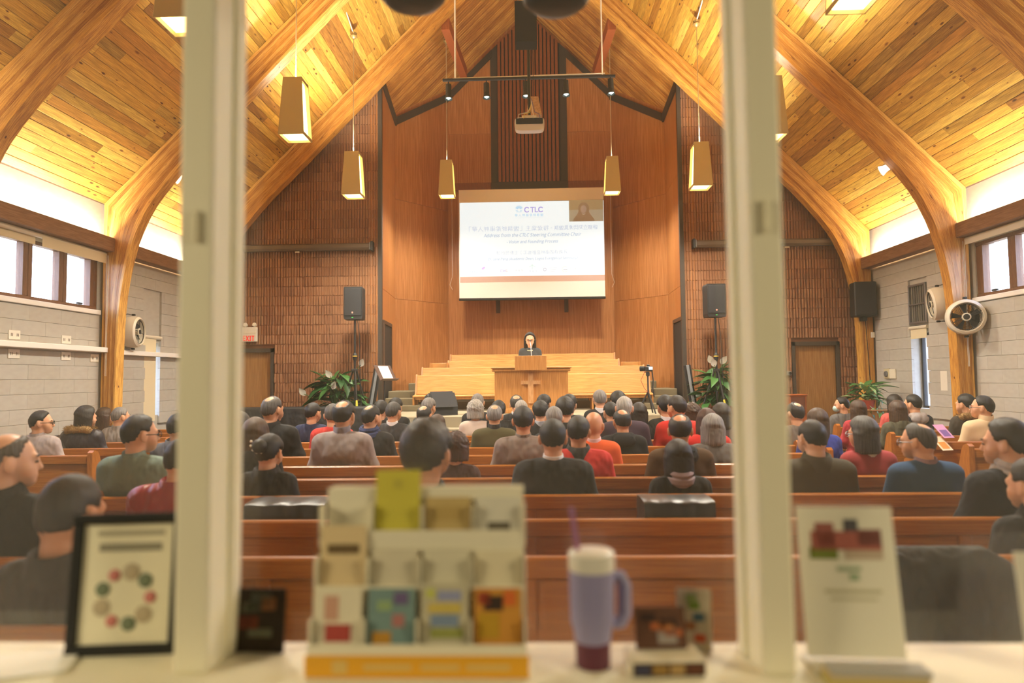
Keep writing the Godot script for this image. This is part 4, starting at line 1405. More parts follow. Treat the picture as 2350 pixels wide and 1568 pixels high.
# ------------------------------------------------------------------ lettering strokes for the slide (grid 0..9, x then y)
const GLYPH := {
	"華": "0191 3003 6063 1383 0595 1787 4349 2326 7376", "人": "40433509 4499", "神": "1011 024205 2429 2536 5282 828656 5652 5484 7079",
	"學": "1015 8085 3052 5032 3354 5334 0595 0507 9597 3666 6648 4849 4938 0898", "領": "3003 3063 2343 164638 2729 5191 6263 53838757 5753 5585 5749 8799",
	"袖": "1011 024205 2429 2536 52929858 5852 7078 5595", "聯": "0141 1118 3119 1333 1535 0746 605263 6354 807283 8374 5686 5559 8589 6869", "盟": "01414505 0501 0343 51919195 5155 5393 16868689 1619 3639 6669 0999",
	"「": "9050 5059", "」": "4049 4909", "主": "4051 1282 2575 0999 5259", "席": "4051 1191 111509 2393 3336 7376 3676 2787 2729 8789 5559", "致": "0141 2104 0444 3345 0747 2448 0948 6053 5393 8359 5599",
	"辭": "0141 1213 3233 0444 1549 0646 1618 2629 3638 7071 5191 6263 8283 5393 5696 7379", "異": "20808424 2420 5054 2282 1686 3538 6568 0898 3819 6899", "象": "3012 3161 22727424 2422 5054 5425 4718 564649 4938 5599 6674",
	"與": "0107 0131 9097 6090 0333 6393 305235 0797 3819 6899", "成": "1191 111509 1444 444838 606699 8357 7080", "立": "4051 0292 2437 7466 0999", "歷": "0191 0109 1242 3236 2416 3445 5383 7276 6455 7486 5659 5787 3739 1999",
	"程": "4011 0343 2029 2306 2346 51919454 5451 5696 5797 7679 4999", "彭": "0242 2022 1333 14444616 1614 1718 3738 0949 9062 9355 9759", "怡": "2029 0306 3344 705393 8294 56969959 5956", "珍": "0141 0444 0848 2128 7043 7094 7254 7456 8759",
	"博": "2029 0444 4191 52828555 5552 5383 7057 4797 8689 5868", "士": "0393 5058 1888", "(": "70525779", ")": "20424729", "正": "0191 5158 5585 2528 0898", "道": "4152 8172 3292 43838747 4743 4585 1021 03232708 0899",
	"福": "1011 024205 2429 2536 4191 52828454 5452 55959959 5955 5797 7579", "音": "4051 1191 2234 7264 0494 26868929 2926 2787", "院": "1019 1041 413244 4435 6071 4243 4292 9293 5585 4797 6549 757898",
	"教": "0242 2026 0444 4007 2636 3638 0747 6053 5393 8359 5599", "務": "014123 1333 0444 4435 2429 2906 6053 5292 8257 5577 56969879 7549", "長": "2025 2080 2272 2474 0595 2529 2939 6599 8667",
	"國": "01919909 0901 2272 24545626 7367 3858", "際": "1019 1041 413244 4435 6053 7094 5686 4898 7079", "基": "1282 2026 7076 2373 2474 0696 5659 2878 0999", "督": "0141 2024 5182 26868929 2926 2787", "育": "4051 1191 3263 2474 2429 7479 2676 2878"}

func ink(im: Image, x0: float, y0: float, x1: float, y1: float, w: float, c: Color) -> void:
	var n := int(maxf(absf(x1 - x0), absf(y1 - y0)) / 1.5) + 1
	for k in n + 1:
		var f := float(k) / n
		im.fill_rect(Rect2i(int(lerpf(x0, x1, f) - w * 0.5), int(lerpf(y0, y1, f) - w * 0.5), maxi(1, int(round(w))), maxi(1, int(round(w)))), c)

func ink_glyphs(im: Image, s: String, x: float, y: float, size: float, pitch: float, w: float, c: Color) -> void:
	for ch in s:
		if GLYPH.has(ch):
			for st in GLYPH[ch].split(" "):
				for k in range(0, st.length() - 2, 2):
					ink(im, x + st[k].to_float() / 9.0 * size, y + st[k + 1].to_float() / 9.0 * size, x + st[k + 2].to_float() / 9.0 * size, y + st[k + 3].to_float() / 9.0 * size, w, c)
		x += pitch

func ink_arc(im: Image, cx: float, cy: float, rx: float, ry: float, a0: float, a1: float, w: float, c: Color) -> void:
	for k in 24:
		var p := lerpf(a0, a1, k / 24.0)
		var q := lerpf(a0, a1, (k + 1) / 24.0)
		ink(im, cx + cos(p) * rx, cy + sin(p) * ry, cx + cos(q) * rx, cy + sin(q) * ry, w, c)

func slide_image() -> Image:
	var im := Image.create(1643, 1240, false, Image.FORMAT_RGB8)
	im.fill(Color(0, 0, 0))
	var white := Color(0.93, 0.99, 1.0)
	im.fill_rect(Rect2i(10, 146, 1633, 846), white)
	im.fill_rect(Rect2i(1252, 140, 386, 244), Color(0.50, 0.42, 0.28))
	im.fill_rect(Rect2i(1252, 252, 386, 132), Color(0.52, 0.50, 0.42))
	# figure in the corner picture
	var fig := Color(0.40, 0.30, 0.22)
	for y in range(170, 384):
		var t := (y - 170) / 214.0
		var hw := 0.0
		if t < 0.45:
			hw = 62.0 * sqrt(maxf(0.0, 1.0 - pow((t - 0.32) / 0.34, 2)))
			hw = maxf(hw, 55.0 if t > 0.3 else hw)
		else:
			hw = lerpf(60, 122, smoothstep(0.45, 1.0, t))
		im.fill_rect(Rect2i(int(1418 - hw), y, int(hw * 2), 1), fig)
	for y in range(200, 290):
		var q := sqrt(maxf(0.0, 1.0 - pow((y - 245) / 45.0, 2)))
		im.fill_rect(Rect2i(int(1416 - 34 * q), y, int(68 * q), 1), Color(0.50, 0.42, 0.38))
	ink_arc(im, 1418, 296, 14, 8, 0.2, PI - 0.2, 4, Color(0.7, 0.68, 0.64))
	im.fill_rect(Rect2i(10, 992, 1633, 66), Color(0.72, 0.42, 0.28))
	var blue := Color(0.68, 0.79, 0.90)
	var sky := Color(0.60, 0.84, 0.97)
	var vio := Color(0.52, 0.52, 0.90)
	# shell emblem and CTLC
	for k in 8:
		var a := -PI * 0.5 + (k - 3.5) * 0.33
		ink(im, 686 + cos(a) * 16, 234 + sin(a) * 14, 686 + cos(a) * 42, 234 + sin(a) * 40, 7, sky)
	for k in [-1.0, 1.0]:
		ink(im, 686 + k * 12, 252, 686 + k * 36, 244, 5, sky)
		ink(im, 686 + k * 6, 264, 686 + k * 30, 262, 6, sky)
	ink_arc(im, 776, 240, 25, 27, 0.75, TAU - 0.75, 9, vio)
	ink(im, 818, 214, 858, 214, 9, vio)
	ink(im, 838, 214, 838, 268, 9, vio)
	ink(im, 870, 214, 870, 266, 9, vio)
	ink(im, 870, 266, 900, 266, 9, vio)
	ink_arc(im, 934, 240, 25, 27, 0.75, TAU - 0.75, 9, vio)
	ink_glyphs(im, "華人神學領袖聯盟", 641, 288, 28, 41.3, 3, sky)
	ink_glyphs(im, "「華人神學領袖聯盟」主席致辭", 86, 424, 54, 67.5, 4, blue)
	ink(im, 1044, 452, 1058, 452, 4, blue)
	ink_glyphs(im, "聯盟異象與成立歷程", 1086, 428, 45, 54.5, 4, blue)
	ink_glyphs(im, "彭怡珍博士(正道福音神學院教務長)", 426, 706, 42, 50.5, 3.4, blue)
	# small logos along the foot of the slide
	var grey := Color(0.70, 0.78, 0.85)
	ink(im, 262, 905, 285, 888, 14, Color(0.72, 0.58, 0.9))
	ink(im, 276, 912, 292, 892, 5, Color(0.72, 0.58, 0.9))
	ink_arc(im, 480, 930, 14, 13, 0.7, TAU - 0.7, 4, Color(0.6, 0.6, 0.86))
	ink(im, 498, 918, 504, 942, 4, Color(0.6, 0.6, 0.86))
	ink(im, 504, 942, 512, 924, 4, Color(0.6, 0.6, 0.86))
	ink(im, 512, 924, 520, 942, 4, Color(0.6, 0.6, 0.86))
	ink(im, 520, 942, 526, 918, 4, Color(0.6, 0.6, 0.86))
	ink_arc(im, 540, 930, 8, 12, 0.3, TAU - 1.0, 4, Color(0.9, 0.6, 0.7))
	ink_glyphs(im, "正人神學院", 566, 918, 22, 34, 2, grey)
	ink_glyphs(im, "神學院", 790, 930, 22, 36, 2.2, blue)
	ink(im, 828, 860, 828, 916, 5, Color(0.66, 0.86, 0.84))
	ink(im, 796, 892, 828, 872, 4, Color(0.66, 0.86, 0.84))
	ink(im, 828, 872, 862, 892, 4, Color(0.66, 0.86, 0.84))
	ink_arc(im, 970, 924, 36, 36, 0, TAU, 3, Color(0.72, 0.84, 0.92))
	ink_arc(im, 970, 924, 16, 16, 0.5, TAU, 5, Color(0.56, 0.62, 0.76))
	for k in 3:
		ink(im, 1024, 908 + k * 19, 1110 - k * 12, 904 + k * 19, 4, grey)
	ink_arc(im, 1196, 924, 32, 30, 0.6, TAU - 0.9, 3, Color(0.8, 0.88, 0.66))
	ink(im, 1180, 928, 1222, 926, 5, Color(0.5, 0.56, 0.66))
	ink_glyphs(im, "國際基督教教育神學院", 1250, 908, 22, 27, 2, grey)
	for k in [[640, 328, 316], [260, 946, 170], [464, 958, 280], [772, 960, 120], [1250, 944, 264]]:
		for j in range(0, k[2], 6):
			if (j * 7 + k[0]) % 5 != 0:
				im.fill_rect(Rect2i(k[0] + j, k[1], 4, 4), Color(0.80, 0.90, 0.96))
	return im

func lettering(parent: Node3D, s: String, font: String, at_l: Vector3, width: float, m: Material, slant := 0.0, depth := 0.002, bold := 400, called := "lettering") -> MeshInstance3D:
	var tm := TextMesh.new()
	var f := SystemFont.new()
	f.font_names = PackedStringArray([font])
	f.font_weight = bold
	tm.font = f
	tm.text = s
	tm.font_size = 32
	tm.pixel_size = 0.01
	tm.depth = 0.01
	tm.curve_step = 1.0
	tm.horizontal_alignment = HORIZONTAL_ALIGNMENT_LEFT
	var bb := tm.get_aabb()
	var k := width / maxf(bb.size.x, 0.01)
	var b := Basis(Vector3(k, 0, 0), Vector3(slant * k, k, 0), Vector3(0, 0, depth / 0.01))
	return part(parent, called, tm, m, at_l - b * Vector3(bb.position.x, bb.position.y, 0), b)

func screen_pt(px: float, py: float) -> Vector3:      # crop pixel of the slide -> screen's own plane
	return Vector3((px / 1643.0 - 0.5) * 3.56, (0.5 - py / 1240.0) * 2.70, 0)

func build_screen() -> void:
	var c := at(1219.5, 558, 16.6)
	var t := thing("projection_screen", "large projection screen showing a white slide, hung on the chancel wall", "screen", Vector3(c.x, c.y, -16.6))
	part(t, "fabric", boxm(Vector3(3.56, 2.70, 0.006)), mat(C(240, 236, 230), 0.8))
	var im := slide_image()
	im.generate_mipmaps()
	var sm := mat(C(150, 150, 150), 0.8)
	sm.emission_enabled = true
	sm.emission_texture = ImageTexture.create_from_image(im)
	sm.emission = Color.BLACK
	sm.emission_energy_multiplier = 0.80
	var mb := MB.new()
	var y0 := 138.0
	var y1 := 1058.0
	var a := screen_pt(10, y1)
	var e := screen_pt(1643, y0)
	mb.poly([Vector3(a.x, a.y, 0.005), Vector3(e.x, a.y, 0.005), Vector3(e.x, screen_pt(0, y0).y, 0.005), Vector3(a.x, screen_pt(0, 148).y, 0.005)], [Vector2(10.0 / 1643, y1 / 1240), Vector2(1, y1 / 1240), Vector2(1, y0 / 1240), Vector2(10.0 / 1643, 148.0 / 1240)])
	part(t, "slide_image", mb.done(), sm)
	part(t, "bottom_bar", boxm(Vector3(3.58, 0.06, 0.05), 0.01), M.rubber, Vector3(0, -1.37, 0))
	for s in [-1.0, 1.0]:
		part(t, "wall_arm", boxm(Vector3(0.06, 0.06, 0.62)), M.darkwood, Vector3(s * 1.3, 1.28, -0.36))
	part(t, "top_case", boxm(Vector3(3.6, 0.09, 0.1), 0.01), M.darkwood, Vector3(0, 1.30, -0.06))
	for s in [-1.0, 1.0]:
		part(t, "bracket", boxm(Vector3(0.1, 0.32, 0.08), 0.006), M.darkwood, Vector3(s * 0.86, -1.50, -0.55))
		mb = MB.new()
		mb.tube([Vector3(s * 1.95, 1.7, 0.0), Vector3(s * 1.95, -0.8, 0.0), Vector3(s * (1.95 + 0.06), -1.0, 0.0), Vector3(s * 1.95, -1.12, 0.0)], 0.004, 5)
		part(t, "pull_cord", mb.done(), M.plate)
	var lm := mat(C(120, 140, 165), 0.8)
	lm.emission_enabled = true
	lm.emission = Color(0.66, 0.78, 0.92)
	lm.emission_energy_multiplier = 0.55
	var w := 3.56 / 1643.0
	lettering(t, "Address from the CTLC Steering Committee Chair", "Droid Sans", screen_pt(280, 558) + Vector3(0, 0, 0.006), 1098 * w, lm, 0.2)
	lettering(t, "- Vision and Founding Process", "Droid Sans", screen_pt(538, 630) + Vector3(0, 0, 0.006), 580 * w, lm, 0.2)
	lettering(t, "Dr. Jane Peng (Academic Dean, Logos Evangelical Seminary)", "Droid Sans", screen_pt(326, 820) + Vector3(0, 0, 0.006), 1010 * w, lm, 0.2)
	lettering(t, "LOGOS", "Droid Serif", screen_pt(124, 952) + Vector3(0, 0, 0.006), 128 * w, lm, 0.0)

func stand_speaker(px: float, ytop: float, ybot: float, d: float, label: String, slabel: String, grp: String) -> void:
	var a := at(px, ytop, d)
	var e := at(px, ybot, d)
	var h := a.y - e.y
	var w := 0.36
	var s := thing("loudspeaker", label, "speaker", e, 0.06, grp)
	var mb := MB.new()
	var pl := PackedVector2Array()
	for q in [[-0.17, 0.0], [0.17, 0.0], [0.18, 0.03], [0.12, -0.30], [-0.12, -0.30], [-0.18, 0.03]]:
		pass
	mb.prism(PackedVector2Array([Vector2(-0.18, 0.06), Vector2(-0.165, 0.0), Vector2(-0.12, -0.0), Vector2(0.12, 0.0), Vector2(0.165, 0.0), Vector2(0.18, 0.06), Vector2(0.18, h - 0.03), Vector2(0.165, h), Vector2(-0.165, h), Vector2(-0.18, h - 0.03)]), -0.3, 0.0)
	part(s, "cabinet", mb.done(), M.black)
	part(s, "grille", boxm(Vector3(0.325, h - 0.1, 0.014), 0.006), M.grille, Vector3(0, h * 0.5 + 0.02, 0.005))
	part(s, "badge", boxm(Vector3(0.028, 0.032, 0.004)), mat(C(200, 150, 130), 0.5), Vector3(-0.01, 0.13, 0.014))
	part(s, "indicator_light", boxm(Vector3(0.03, 0.012, 0.004)), glow(C(60, 200, 90), 0.8), Vector3(-0.01, 0.035, 0.004))
	var t := thing("speaker_stand", slabel, "speaker stand", Vector3(e.x, 0, e.z - 0.15), 0, grp + " stands")
	mb = MB.new()
	mb.tube([Vector3(0, 0.35, 0), Vector3(0, e.y - 0.001, 0)], 0.02, 10)
	part(t, "pole", mb.done(), M.black)
	var cy := at(px, 817, d).y
	mb = MB.new()
	mb.lathe([Vector2(0.024, -0.1), Vector2(0.045, -0.03), Vector2(0.045, 0.03), Vector2(0.024, 0.06)], 14, Transform3D(Basis.IDENTITY, Vector3(0, cy, 0)))
	part(t, "collar", mb.done(), M.black)
	mb = MB.new()
	mb.lathe([Vector2(0.046, -0.012), Vector2(0.047, 0.008)], 14, Transform3D(Basis.IDENTITY, Vector3(0, cy, 0)))
	part(t, "collar_ring", mb.done(), mat(C(214, 180, 60), 0.5))
	var ty := at(px, 850, d).y
	part(t, "hub", boxm(Vector3(0.12, 0.06, 0.1), 0.01), M.black, Vector3(0, ty, 0))
	for k in 3:
		var an := 0.35 + k * TAU / 3
		mb = MB.new()
		mb.tube([Vector3(sin(an) * 0.04, ty, cos(an) * 0.04), Vector3(sin(an) * 0.62, 0.02, cos(an) * 0.5)], 0.018, 8)
		var lg := part(t, "leg", mb.done(), M.black)
		if k == 0:
			mb = MB.new()
			var p0 := Vector3(sin(an) * 0.04, ty, cos(an) * 0.04)
			var p1 := Vector3(sin(an) * 0.62, 0.02, cos(an) * 0.5)
			mb.tube([p0.lerp(p1, 0.32), p0.lerp(p1, 0.52)], 0.0205, 8)
			part(lg, "tape", mb.done(), mat(C(216, 196, 60), 0.6))
	mb = MB.new()
	mb.tube([Vector3(0.05, e.y + 0.02, 0), Vector3(0.09, cy + 0.4, 0.02), Vector3(0.1, ty + 0.1, 0.02), Vector3(0.16, 0.6, 0.06), Vector3(0.2, 0.02, 0.1)], 0.007, 5)
	part(t, "cable", mb.done(), M.rubber)

func leaf_mesh(L: float, w: float, droop: float) -> ArrayMesh:
	var mb := MB.new()
	var n := 7
	var pv := PackedVector3Array()
	var pu := PackedVector2Array()
	var t := PackedInt32Array()
	for k in n + 1:
		var f := float(k) / n
		var x := sin(PI * pow(f, 0.8)) * w * 0.5 + 0.001
		var z := L * f
		var y := -droop * f * f * L
		for j in 3:
			pv.append(Vector3((j - 1) * x, y + (0.02 * w if j != 1 else -0.12 * w) * sin(PI * f) + 0.04 * absf(j - 1) * x, z))
			pu.append(Vector2(j * 0.5, f))
	for k in n:
		for j in 2:
			var a := k * 3 + j
			t.append_array([a, a + 3, a + 1, a + 1, a + 3, a + 4])
	mb.smooth(pv, pu, t)
	return mb.done()

func make_lily(label: String, pos: Vector3, sd: int, flowers: Array, spread: float) -> void:
	var r := RandomNumberGenerator.new()
	r.seed = sd
	var ps := thing("plant_stand", "dark wooden plant stand under the lily, %s" % ("by the music stand" if pos.x < 0 else "by the white window post"), "plant stand", pos, 0, "plant stands")
	part(ps, "top", boxm(Vector3(0.4, 0.03, 0.4), 0.005), M.darkwood, Vector3(0, 0.625, 0))
	for q in [[-1, -1], [1, -1], [1, 1], [-1, 1]]:
		part(ps, "leg", boxm(Vector3(0.04, 0.61, 0.04), 0.004), M.darkwood, Vector3(q[0] * 0.16, 0.305, q[1] * 0.16))
	pos.y = 0.641
	var t := thing("peace_lily", label, "plant", pos, 0, "peace lilies before the block wall")
	var mb := MB.new()
	mb.lathe([Vector2(0.0, 0), Vector2(0.15, 0), Vector2(0.2, 0.3), Vector2(0.215, 0.3), Vector2(0.215, 0.34), Vector2(0.18, 0.34), Vector2(0.17, 0.3), Vector2(0, 0.3)], 22)
	part(t, "pot", mb.done(), M.pot)
	var lv := [leaf_mesh(0.34, 0.15, 0.4), leaf_mesh(0.30, 0.13, 0.2), leaf_mesh(0.4, 0.16, 0.6)]
	for k in 84:
		var an := r.randf() * TAU
		var up := r.randf_range(0.15, 1.05)
		var reach := r.randf_range(0.12, 0.62) * spread * (1.15 - up * 0.6)
		var tip := Vector3(sin(an) * reach, 0.35 + up * 0.75, cos(an) * reach * 0.45)
		if k % 3 == 0:
			mb = MB.new()
			mb.tube([Vector3(0, 0.3, 0), Vector3(tip.x * 0.4, 0.3 + (tip.y - 0.3) * 0.7, tip.z * 0.4), tip], 0.007, 5)
			part(t, "stem", mb.done(), M.leaf[2])
		var d := Vector3(sin(an + r.randf_range(-0.5, 0.5)), r.randf_range(-0.5, 0.9) * up, maxf(cos(an), -0.3) * 0.7 + 0.25).normalized()
		part(t, "leaf", lv[r.randi() % 3], M.leaf[r.randi() % 3], tip - d * 0.1, aim(-d).rotated(d, r.randf_range(-0.5, 0.5)).scaled_local(Vector3.ONE * r.randf_range(0.8, 1.25)))
	var sp := leaf_mesh(0.2, 0.12, -0.2)
	for f in flowers:
		var p: Vector3 = f - pos
		mb = MB.new()
		mb.tube([Vector3(0, 0.32, 0), Vector3(p.x * 0.5, 0.3 + (p.y - 0.3) * 0.75, p.z * 0.5), p], 0.006, 5)
		part(t, "stem", mb.done(), M.leaf[2])
		var d := Vector3(signf(p.x) * 0.5, 0.9, 0.35).normalized()
		if p.y < 0.5:
			d = Vector3(-0.9, 0.35, 0.3).normalized()
		part(t, "flower_bract", sp, M.spathe, p - d * 0.04, aim(-d, Vector3.BACK))

func make_fan(label: String, p: Vector3, face: Vector3, mount: Vector3) -> void:
	var t := thing("wall_fan", label, "fan", p, 0, "cream wall fans on the arches")
	var b := Basis(Quaternion(Vector3.UP, face))
	var xf := Transform3D(b, Vector3.ZERO)
	var mb := MB.new()
	mb.lathe([Vector2(0.20, -0.13), Vector2(0.245, -0.11), Vector2(0.262, -0.03), Vector2(0.262, 0.03), Vector2(0.25, 0.09), Vector2(0.215, 0.115), Vector2(0.205, 0.10), Vector2(0.205, -0.12), Vector2(0.20, -0.13)], 36, xf)
	part(t, "drum", mb.done(), M.cream)
	mb = MB.new()
	for k in 10:
		var r := 0.05 + k * 0.0165
		var pts := []
		for j in 25:
			pts.append(b * Vector3(cos(TAU * j / 24) * r, -0.1, sin(TAU * j / 24) * r))
		mb.tube(pts, 0.0022, 4, false)
	for k in 8:
		mb.tube([b * Vector3(cos(TAU * k / 8) * 0.04, -0.1, sin(TAU * k / 8) * 0.04), b * Vector3(cos(TAU * k / 8) * 0.205, -0.1, sin(TAU * k / 8) * 0.205)], 0.003, 4)
	part(t, "rear_guard", mb.done(), M.rubber)
	mb = MB.new()
	for r in [0.205, 0.19]:
		var pts := []
		for j in 33:
			pts.append(b * Vector3(cos(TAU * j / 32) * r, 0.09, sin(TAU * j / 32) * r))
		mb.tube(pts, 0.004, 5, false)
	for k in 4:
		mb.tube([b * Vector3(cos(TAU * k / 4) * 0.05, 0.09, sin(TAU * k / 4) * 0.05), b * Vector3(cos(TAU * k / 4) * 0.205, 0.09, sin(TAU * k / 4) * 0.205)], 0.005, 5)
	part(t, "front_guard", mb.done(), M.rubber)
	for k in 5:
		mb = MB.new()
		var a := TAU * k / 5
		var q := []
		for j in [[0.05, -0.22], [0.19, -0.26], [0.195, 0.2], [0.05, 0.22]]:
			q.append(b * Vector3(cos(a + j[1]) * j[0], 0.02 + j[1] * 0.1, sin(a + j[1]) * j[0]))
		for j in [[0.05, -0.22], [0.19, -0.26], [0.195, 0.2], [0.05, 0.22]]:
			q.append(b * Vector3(cos(a + j[1]) * j[0], 0.026 + j[1] * 0.1, sin(a + j[1]) * j[0]))
		mb.hexa(q)
		part(t, "blade", mb.done(), M.rubber)
	mb = MB.new()
	mb.lathe([Vector2(0.045, -0.1), Vector2(0.05, 0.08), Vector2(0.06, 0.085), Vector2(0.06, 0.1), Vector2(0.045, 0.105), Vector2(0.0, 0.105)], 20, xf)
	part(t, "hub", mb.done(), M.cream)
	mb = MB.new()
	mb.lathe([Vector2(0.042, 0.105), Vector2(0.042, 0.109), Vector2(0, 0.109)], 20, xf)
	part(t, "hub_cap", mb.done(), M.rubber)
	mb = MB.new()
	var side := face.cross(Vector3.UP).normalized()
	var pts2 := [Vector3(0, 0.28, 0), Vector3(0, 0.3, 0) - face * 0.1, mount * 0.6 + Vector3(0, 0.22, 0), mount, mount * 0.6 - Vector3(0, 0.22, 0), Vector3(0, -0.3, 0) - face * 0.1, Vector3(0, -0.28, 0)]
	mb.tube(pts2, 0.011, 7)
	part(t, "yoke", mb.done(), M.steel)
	for s in [-1.0, 1.0]:
		part(t, "knob", boxm(Vector3(0.05, 0.03, 0.05), 0.008), M.rubber, Vector3(0, s * 0.285, 0))
	part(t, "mount_plate", boxm(Vector3(0.12, 0.22, 0.12), 0.01), M.rubber, mount)

func build_front_things() -> void:
	build_screen()
	var g := "loudspeakers on tripod stands"
	stand_speaker(810, 658, 733, 13.0, "black loudspeaker on a stand, beside the music stand and lily", "black tripod stand with yellow tape, before the lily by the music stand", g)
	stand_speaker(1646, 651, 727, 13.0, "black loudspeaker on a stand, half behind the white window post", "black tripod speaker stand half behind the white window post", g)
	# loudspeaker on the arch foot
	var a := at(1960, 647, 13.3)
	var e := at(2012, 726, 13.3)
	var s := thing("wall_speaker", "black loudspeaker mounted on the timber arch beside the block wall", "speaker", Vector3((a.x + e.x) * 0.5, e.y, -13.3), -0.12)
	var h := a.y - e.y
	part(s, "cabinet", boxm(Vector3(e.x - a.x, h, 0.3), 0.02), M.black, Vector3(0, h * 0.5, -0.12))
	part(s, "grille", boxm(Vector3(e.x - a.x - 0.03, h - 0.05, 0.012), 0.004), M.grille, Vector3(0, h * 0.5 + 0.015, 0.032))
	part(s, "bracket", boxm(Vector3(0.1, 0.08, 0.16), 0.01), M.blackm, Vector3(0, -0.04, -0.15))
	var mb := MB.new()
	mb.tube([Vector3(0.02, -0.06, -0.1), Vector3(0.04, -0.7, -0.08), Vector3(0.07, -2.0, -0.06)], 0.008, 5)
	part(s, "cable", mb.done(), M.rubber)
	# wall fans
	make_fan("cream wall fan facing the pews beside the casement windows, face on", at(2216, 728, 10.3), Vector3(-0.42, -0.03, 0.9).normalized(), Vector3(0.26, 0, -0.16))
	make_fan("cream wall fan turned sideways beyond the timber arch, beside the vent", at(2152, 697, 11.1), Vector3(-0.95, -0.12, -0.28).normalized(), Vector3(0.26, 0, 0.22))
	make_fan("cream wall fan turned sideways beyond the timber arch, over the ledge", at(306, 762, 11.2), Vector3(0.97, 0.0, -0.15).normalized(), Vector3(-0.3, 0, 0.2))
	# roller screen cases on the block wall
	for q in [[470, 572, 852, 566, "long brown roller screen case on the block wall over the exit sign"], [1594, 560, 1972, 556, "long brown roller screen case on the block wall over the wooden door by the speaker"]]:
		var p0 := at(q[0], q[1], 13.85)
		var p1 := at(q[2], q[3], 13.85)
		p1.y = p0.y
		var t := thing("roller_screen_case", q[4], "screen case", (p0 + p1) * 0.5, 0, "roller screen cases")
		var w := p1.x - p0.x
		mb = MB.new()
		mb.prism(PackedVector2Array([Vector2(-0.06, -0.05), Vector2(-0.02, -0.08), Vector2(0.03, -0.075), Vector2(0.06, -0.03), Vector2(0.06, 0.04), Vector2(0.02, 0.07), Vector2(-0.06, 0.07)]), -w * 0.5, w * 0.5, Transform3D(Basis(Vector3(0, 0, 1), Vector3(0, 1, 0), Vector3(-1, 0, 0)), Vector3.ZERO))
		part(t, "case", mb.done(), mat(C(92, 74, 56), 0.5))
		for x in [-1.0, 1.0]:
			part(t, "end_bracket", boxm(Vector3(0.05, 0.2, 0.16), 0.01), M.black, Vector3(x * (w * 0.5 + 0.02), 0, -0.01))
			part(t, "end_cap", boxm(Vector3(0.03, 0.16, 0.13), 0.02), M.steel, Vector3(x * (w * 0.5 - 0.02), 0, 0.005))
		part(t, "pull_handle", boxm(Vector3(0.09, 0.03, 0.02), 0.006), M.chrome, Vector3(w * 0.06, -0.1, 0.02))
	# exit sign with emergency heads
	var ex := at(573, 768, 13.922)
	var t2 := thing("exit_sign", "white EXIT sign with red letters and two lamp heads", "exit sign", ex)
	part(t2, "case", boxm(Vector3(0.31, 0.3, 0.08), 0.008), M.plate)
	part(t2, "top_rail", boxm(Vector3(0.31, 0.02, 0.085), 0.004), M.cream, Vector3(0, 0.035, 0.002))
	var red := glow(Color(0.85, 0.08, 0.10), 0.55)
	var lit := lettering(t2, "EXIT", "Droid Sans", Vector3(-0.125, -0.125, 0.041), 0.24, red, 0.0, 0.004, 700)
	lit.scale.y *= 1.25
	for sx in [-0.09, 0.1]:
		mb = MB.new()
		mb.lathe([Vector2(0.0, -0.05), Vector2(0.035, -0.04), Vector2(0.045, 0.02), Vector2(0.035, 0.03), Vector2(0, 0.03)], 14, Transform3D(Basis(Vector3.RIGHT, 1.3), Vector3(sx, 0.2, 0.0)))
		part(t2, "lamp_head", mb.done(), M.plate)
		part(t2, "lamp_neck", boxm(Vector3(0.02, 0.06, 0.02)), M.plate, Vector3(sx, 0.16, 0))
	# plants
	make_lily("leafy peace lily with white flowers behind the taped tripod stand", V(at(772, 900, 13.35).x, 0, 13.35), 5, [at(698, 905, 13.2), at(758, 864, 13.2), at(828, 838, 13.2), at(764, 890, 13.0)], 1.0)
	make_lily("leafy peace lily with white flowers beside the white window post", V(at(1650, 900, 13.35).x, 0, 13.35), 9, [at(1632, 830, 13.2), at(1657, 832, 13.2), at(1640, 838, 13.1)], 0.75)
	build_planter()
	# music stand with sheet
	var ms := at(884, 856, 12.6)
	var t3 := thing("music_stand", "brown music stand holding a white sheet by the side doorway", "music stand", Vector3(ms.x, 0, -12.6), 1.15)
	var tilt := Basis(Vector3.RIGHT, -0.5)
	part(t3, "desk", boxm(Vector3(0.5, 0.32, 0.02), 0.006), mat(C(84, 58, 44), 0.5), Vector3(0, ms.y, 0), tilt)
	part(t3, "lip", boxm(Vector3(0.5, 0.02, 0.07), 0.006), mat(C(84, 58, 44), 0.5), Vector3(0, ms.y, 0) + tilt * Vector3(0, -0.16, 0.035), tilt)
	part(t3, "sheet", boxm(Vector3(0.3, 0.27, 0.004)), M.paper, Vector3(0, ms.y, 0) + tilt * Vector3(0, 0.0, 0.013), tilt)
	mb = MB.new()
	mb.tube([Vector3(0, ms.y, -0.02), Vector3(0, 0.25, -0.02)], 0.014, 8)
	part(t3, "pole", mb.done(), M.black)
	for k in 3:
		mb = MB.new()
		mb.tube([Vector3(0, 0.3, -0.02), Vector3(sin(k * TAU / 3) * 0.28, 0.01, cos(k * TAU / 3) * 0.28)], 0.011, 6)
		part(t3, "leg", mb.done(), M.black)
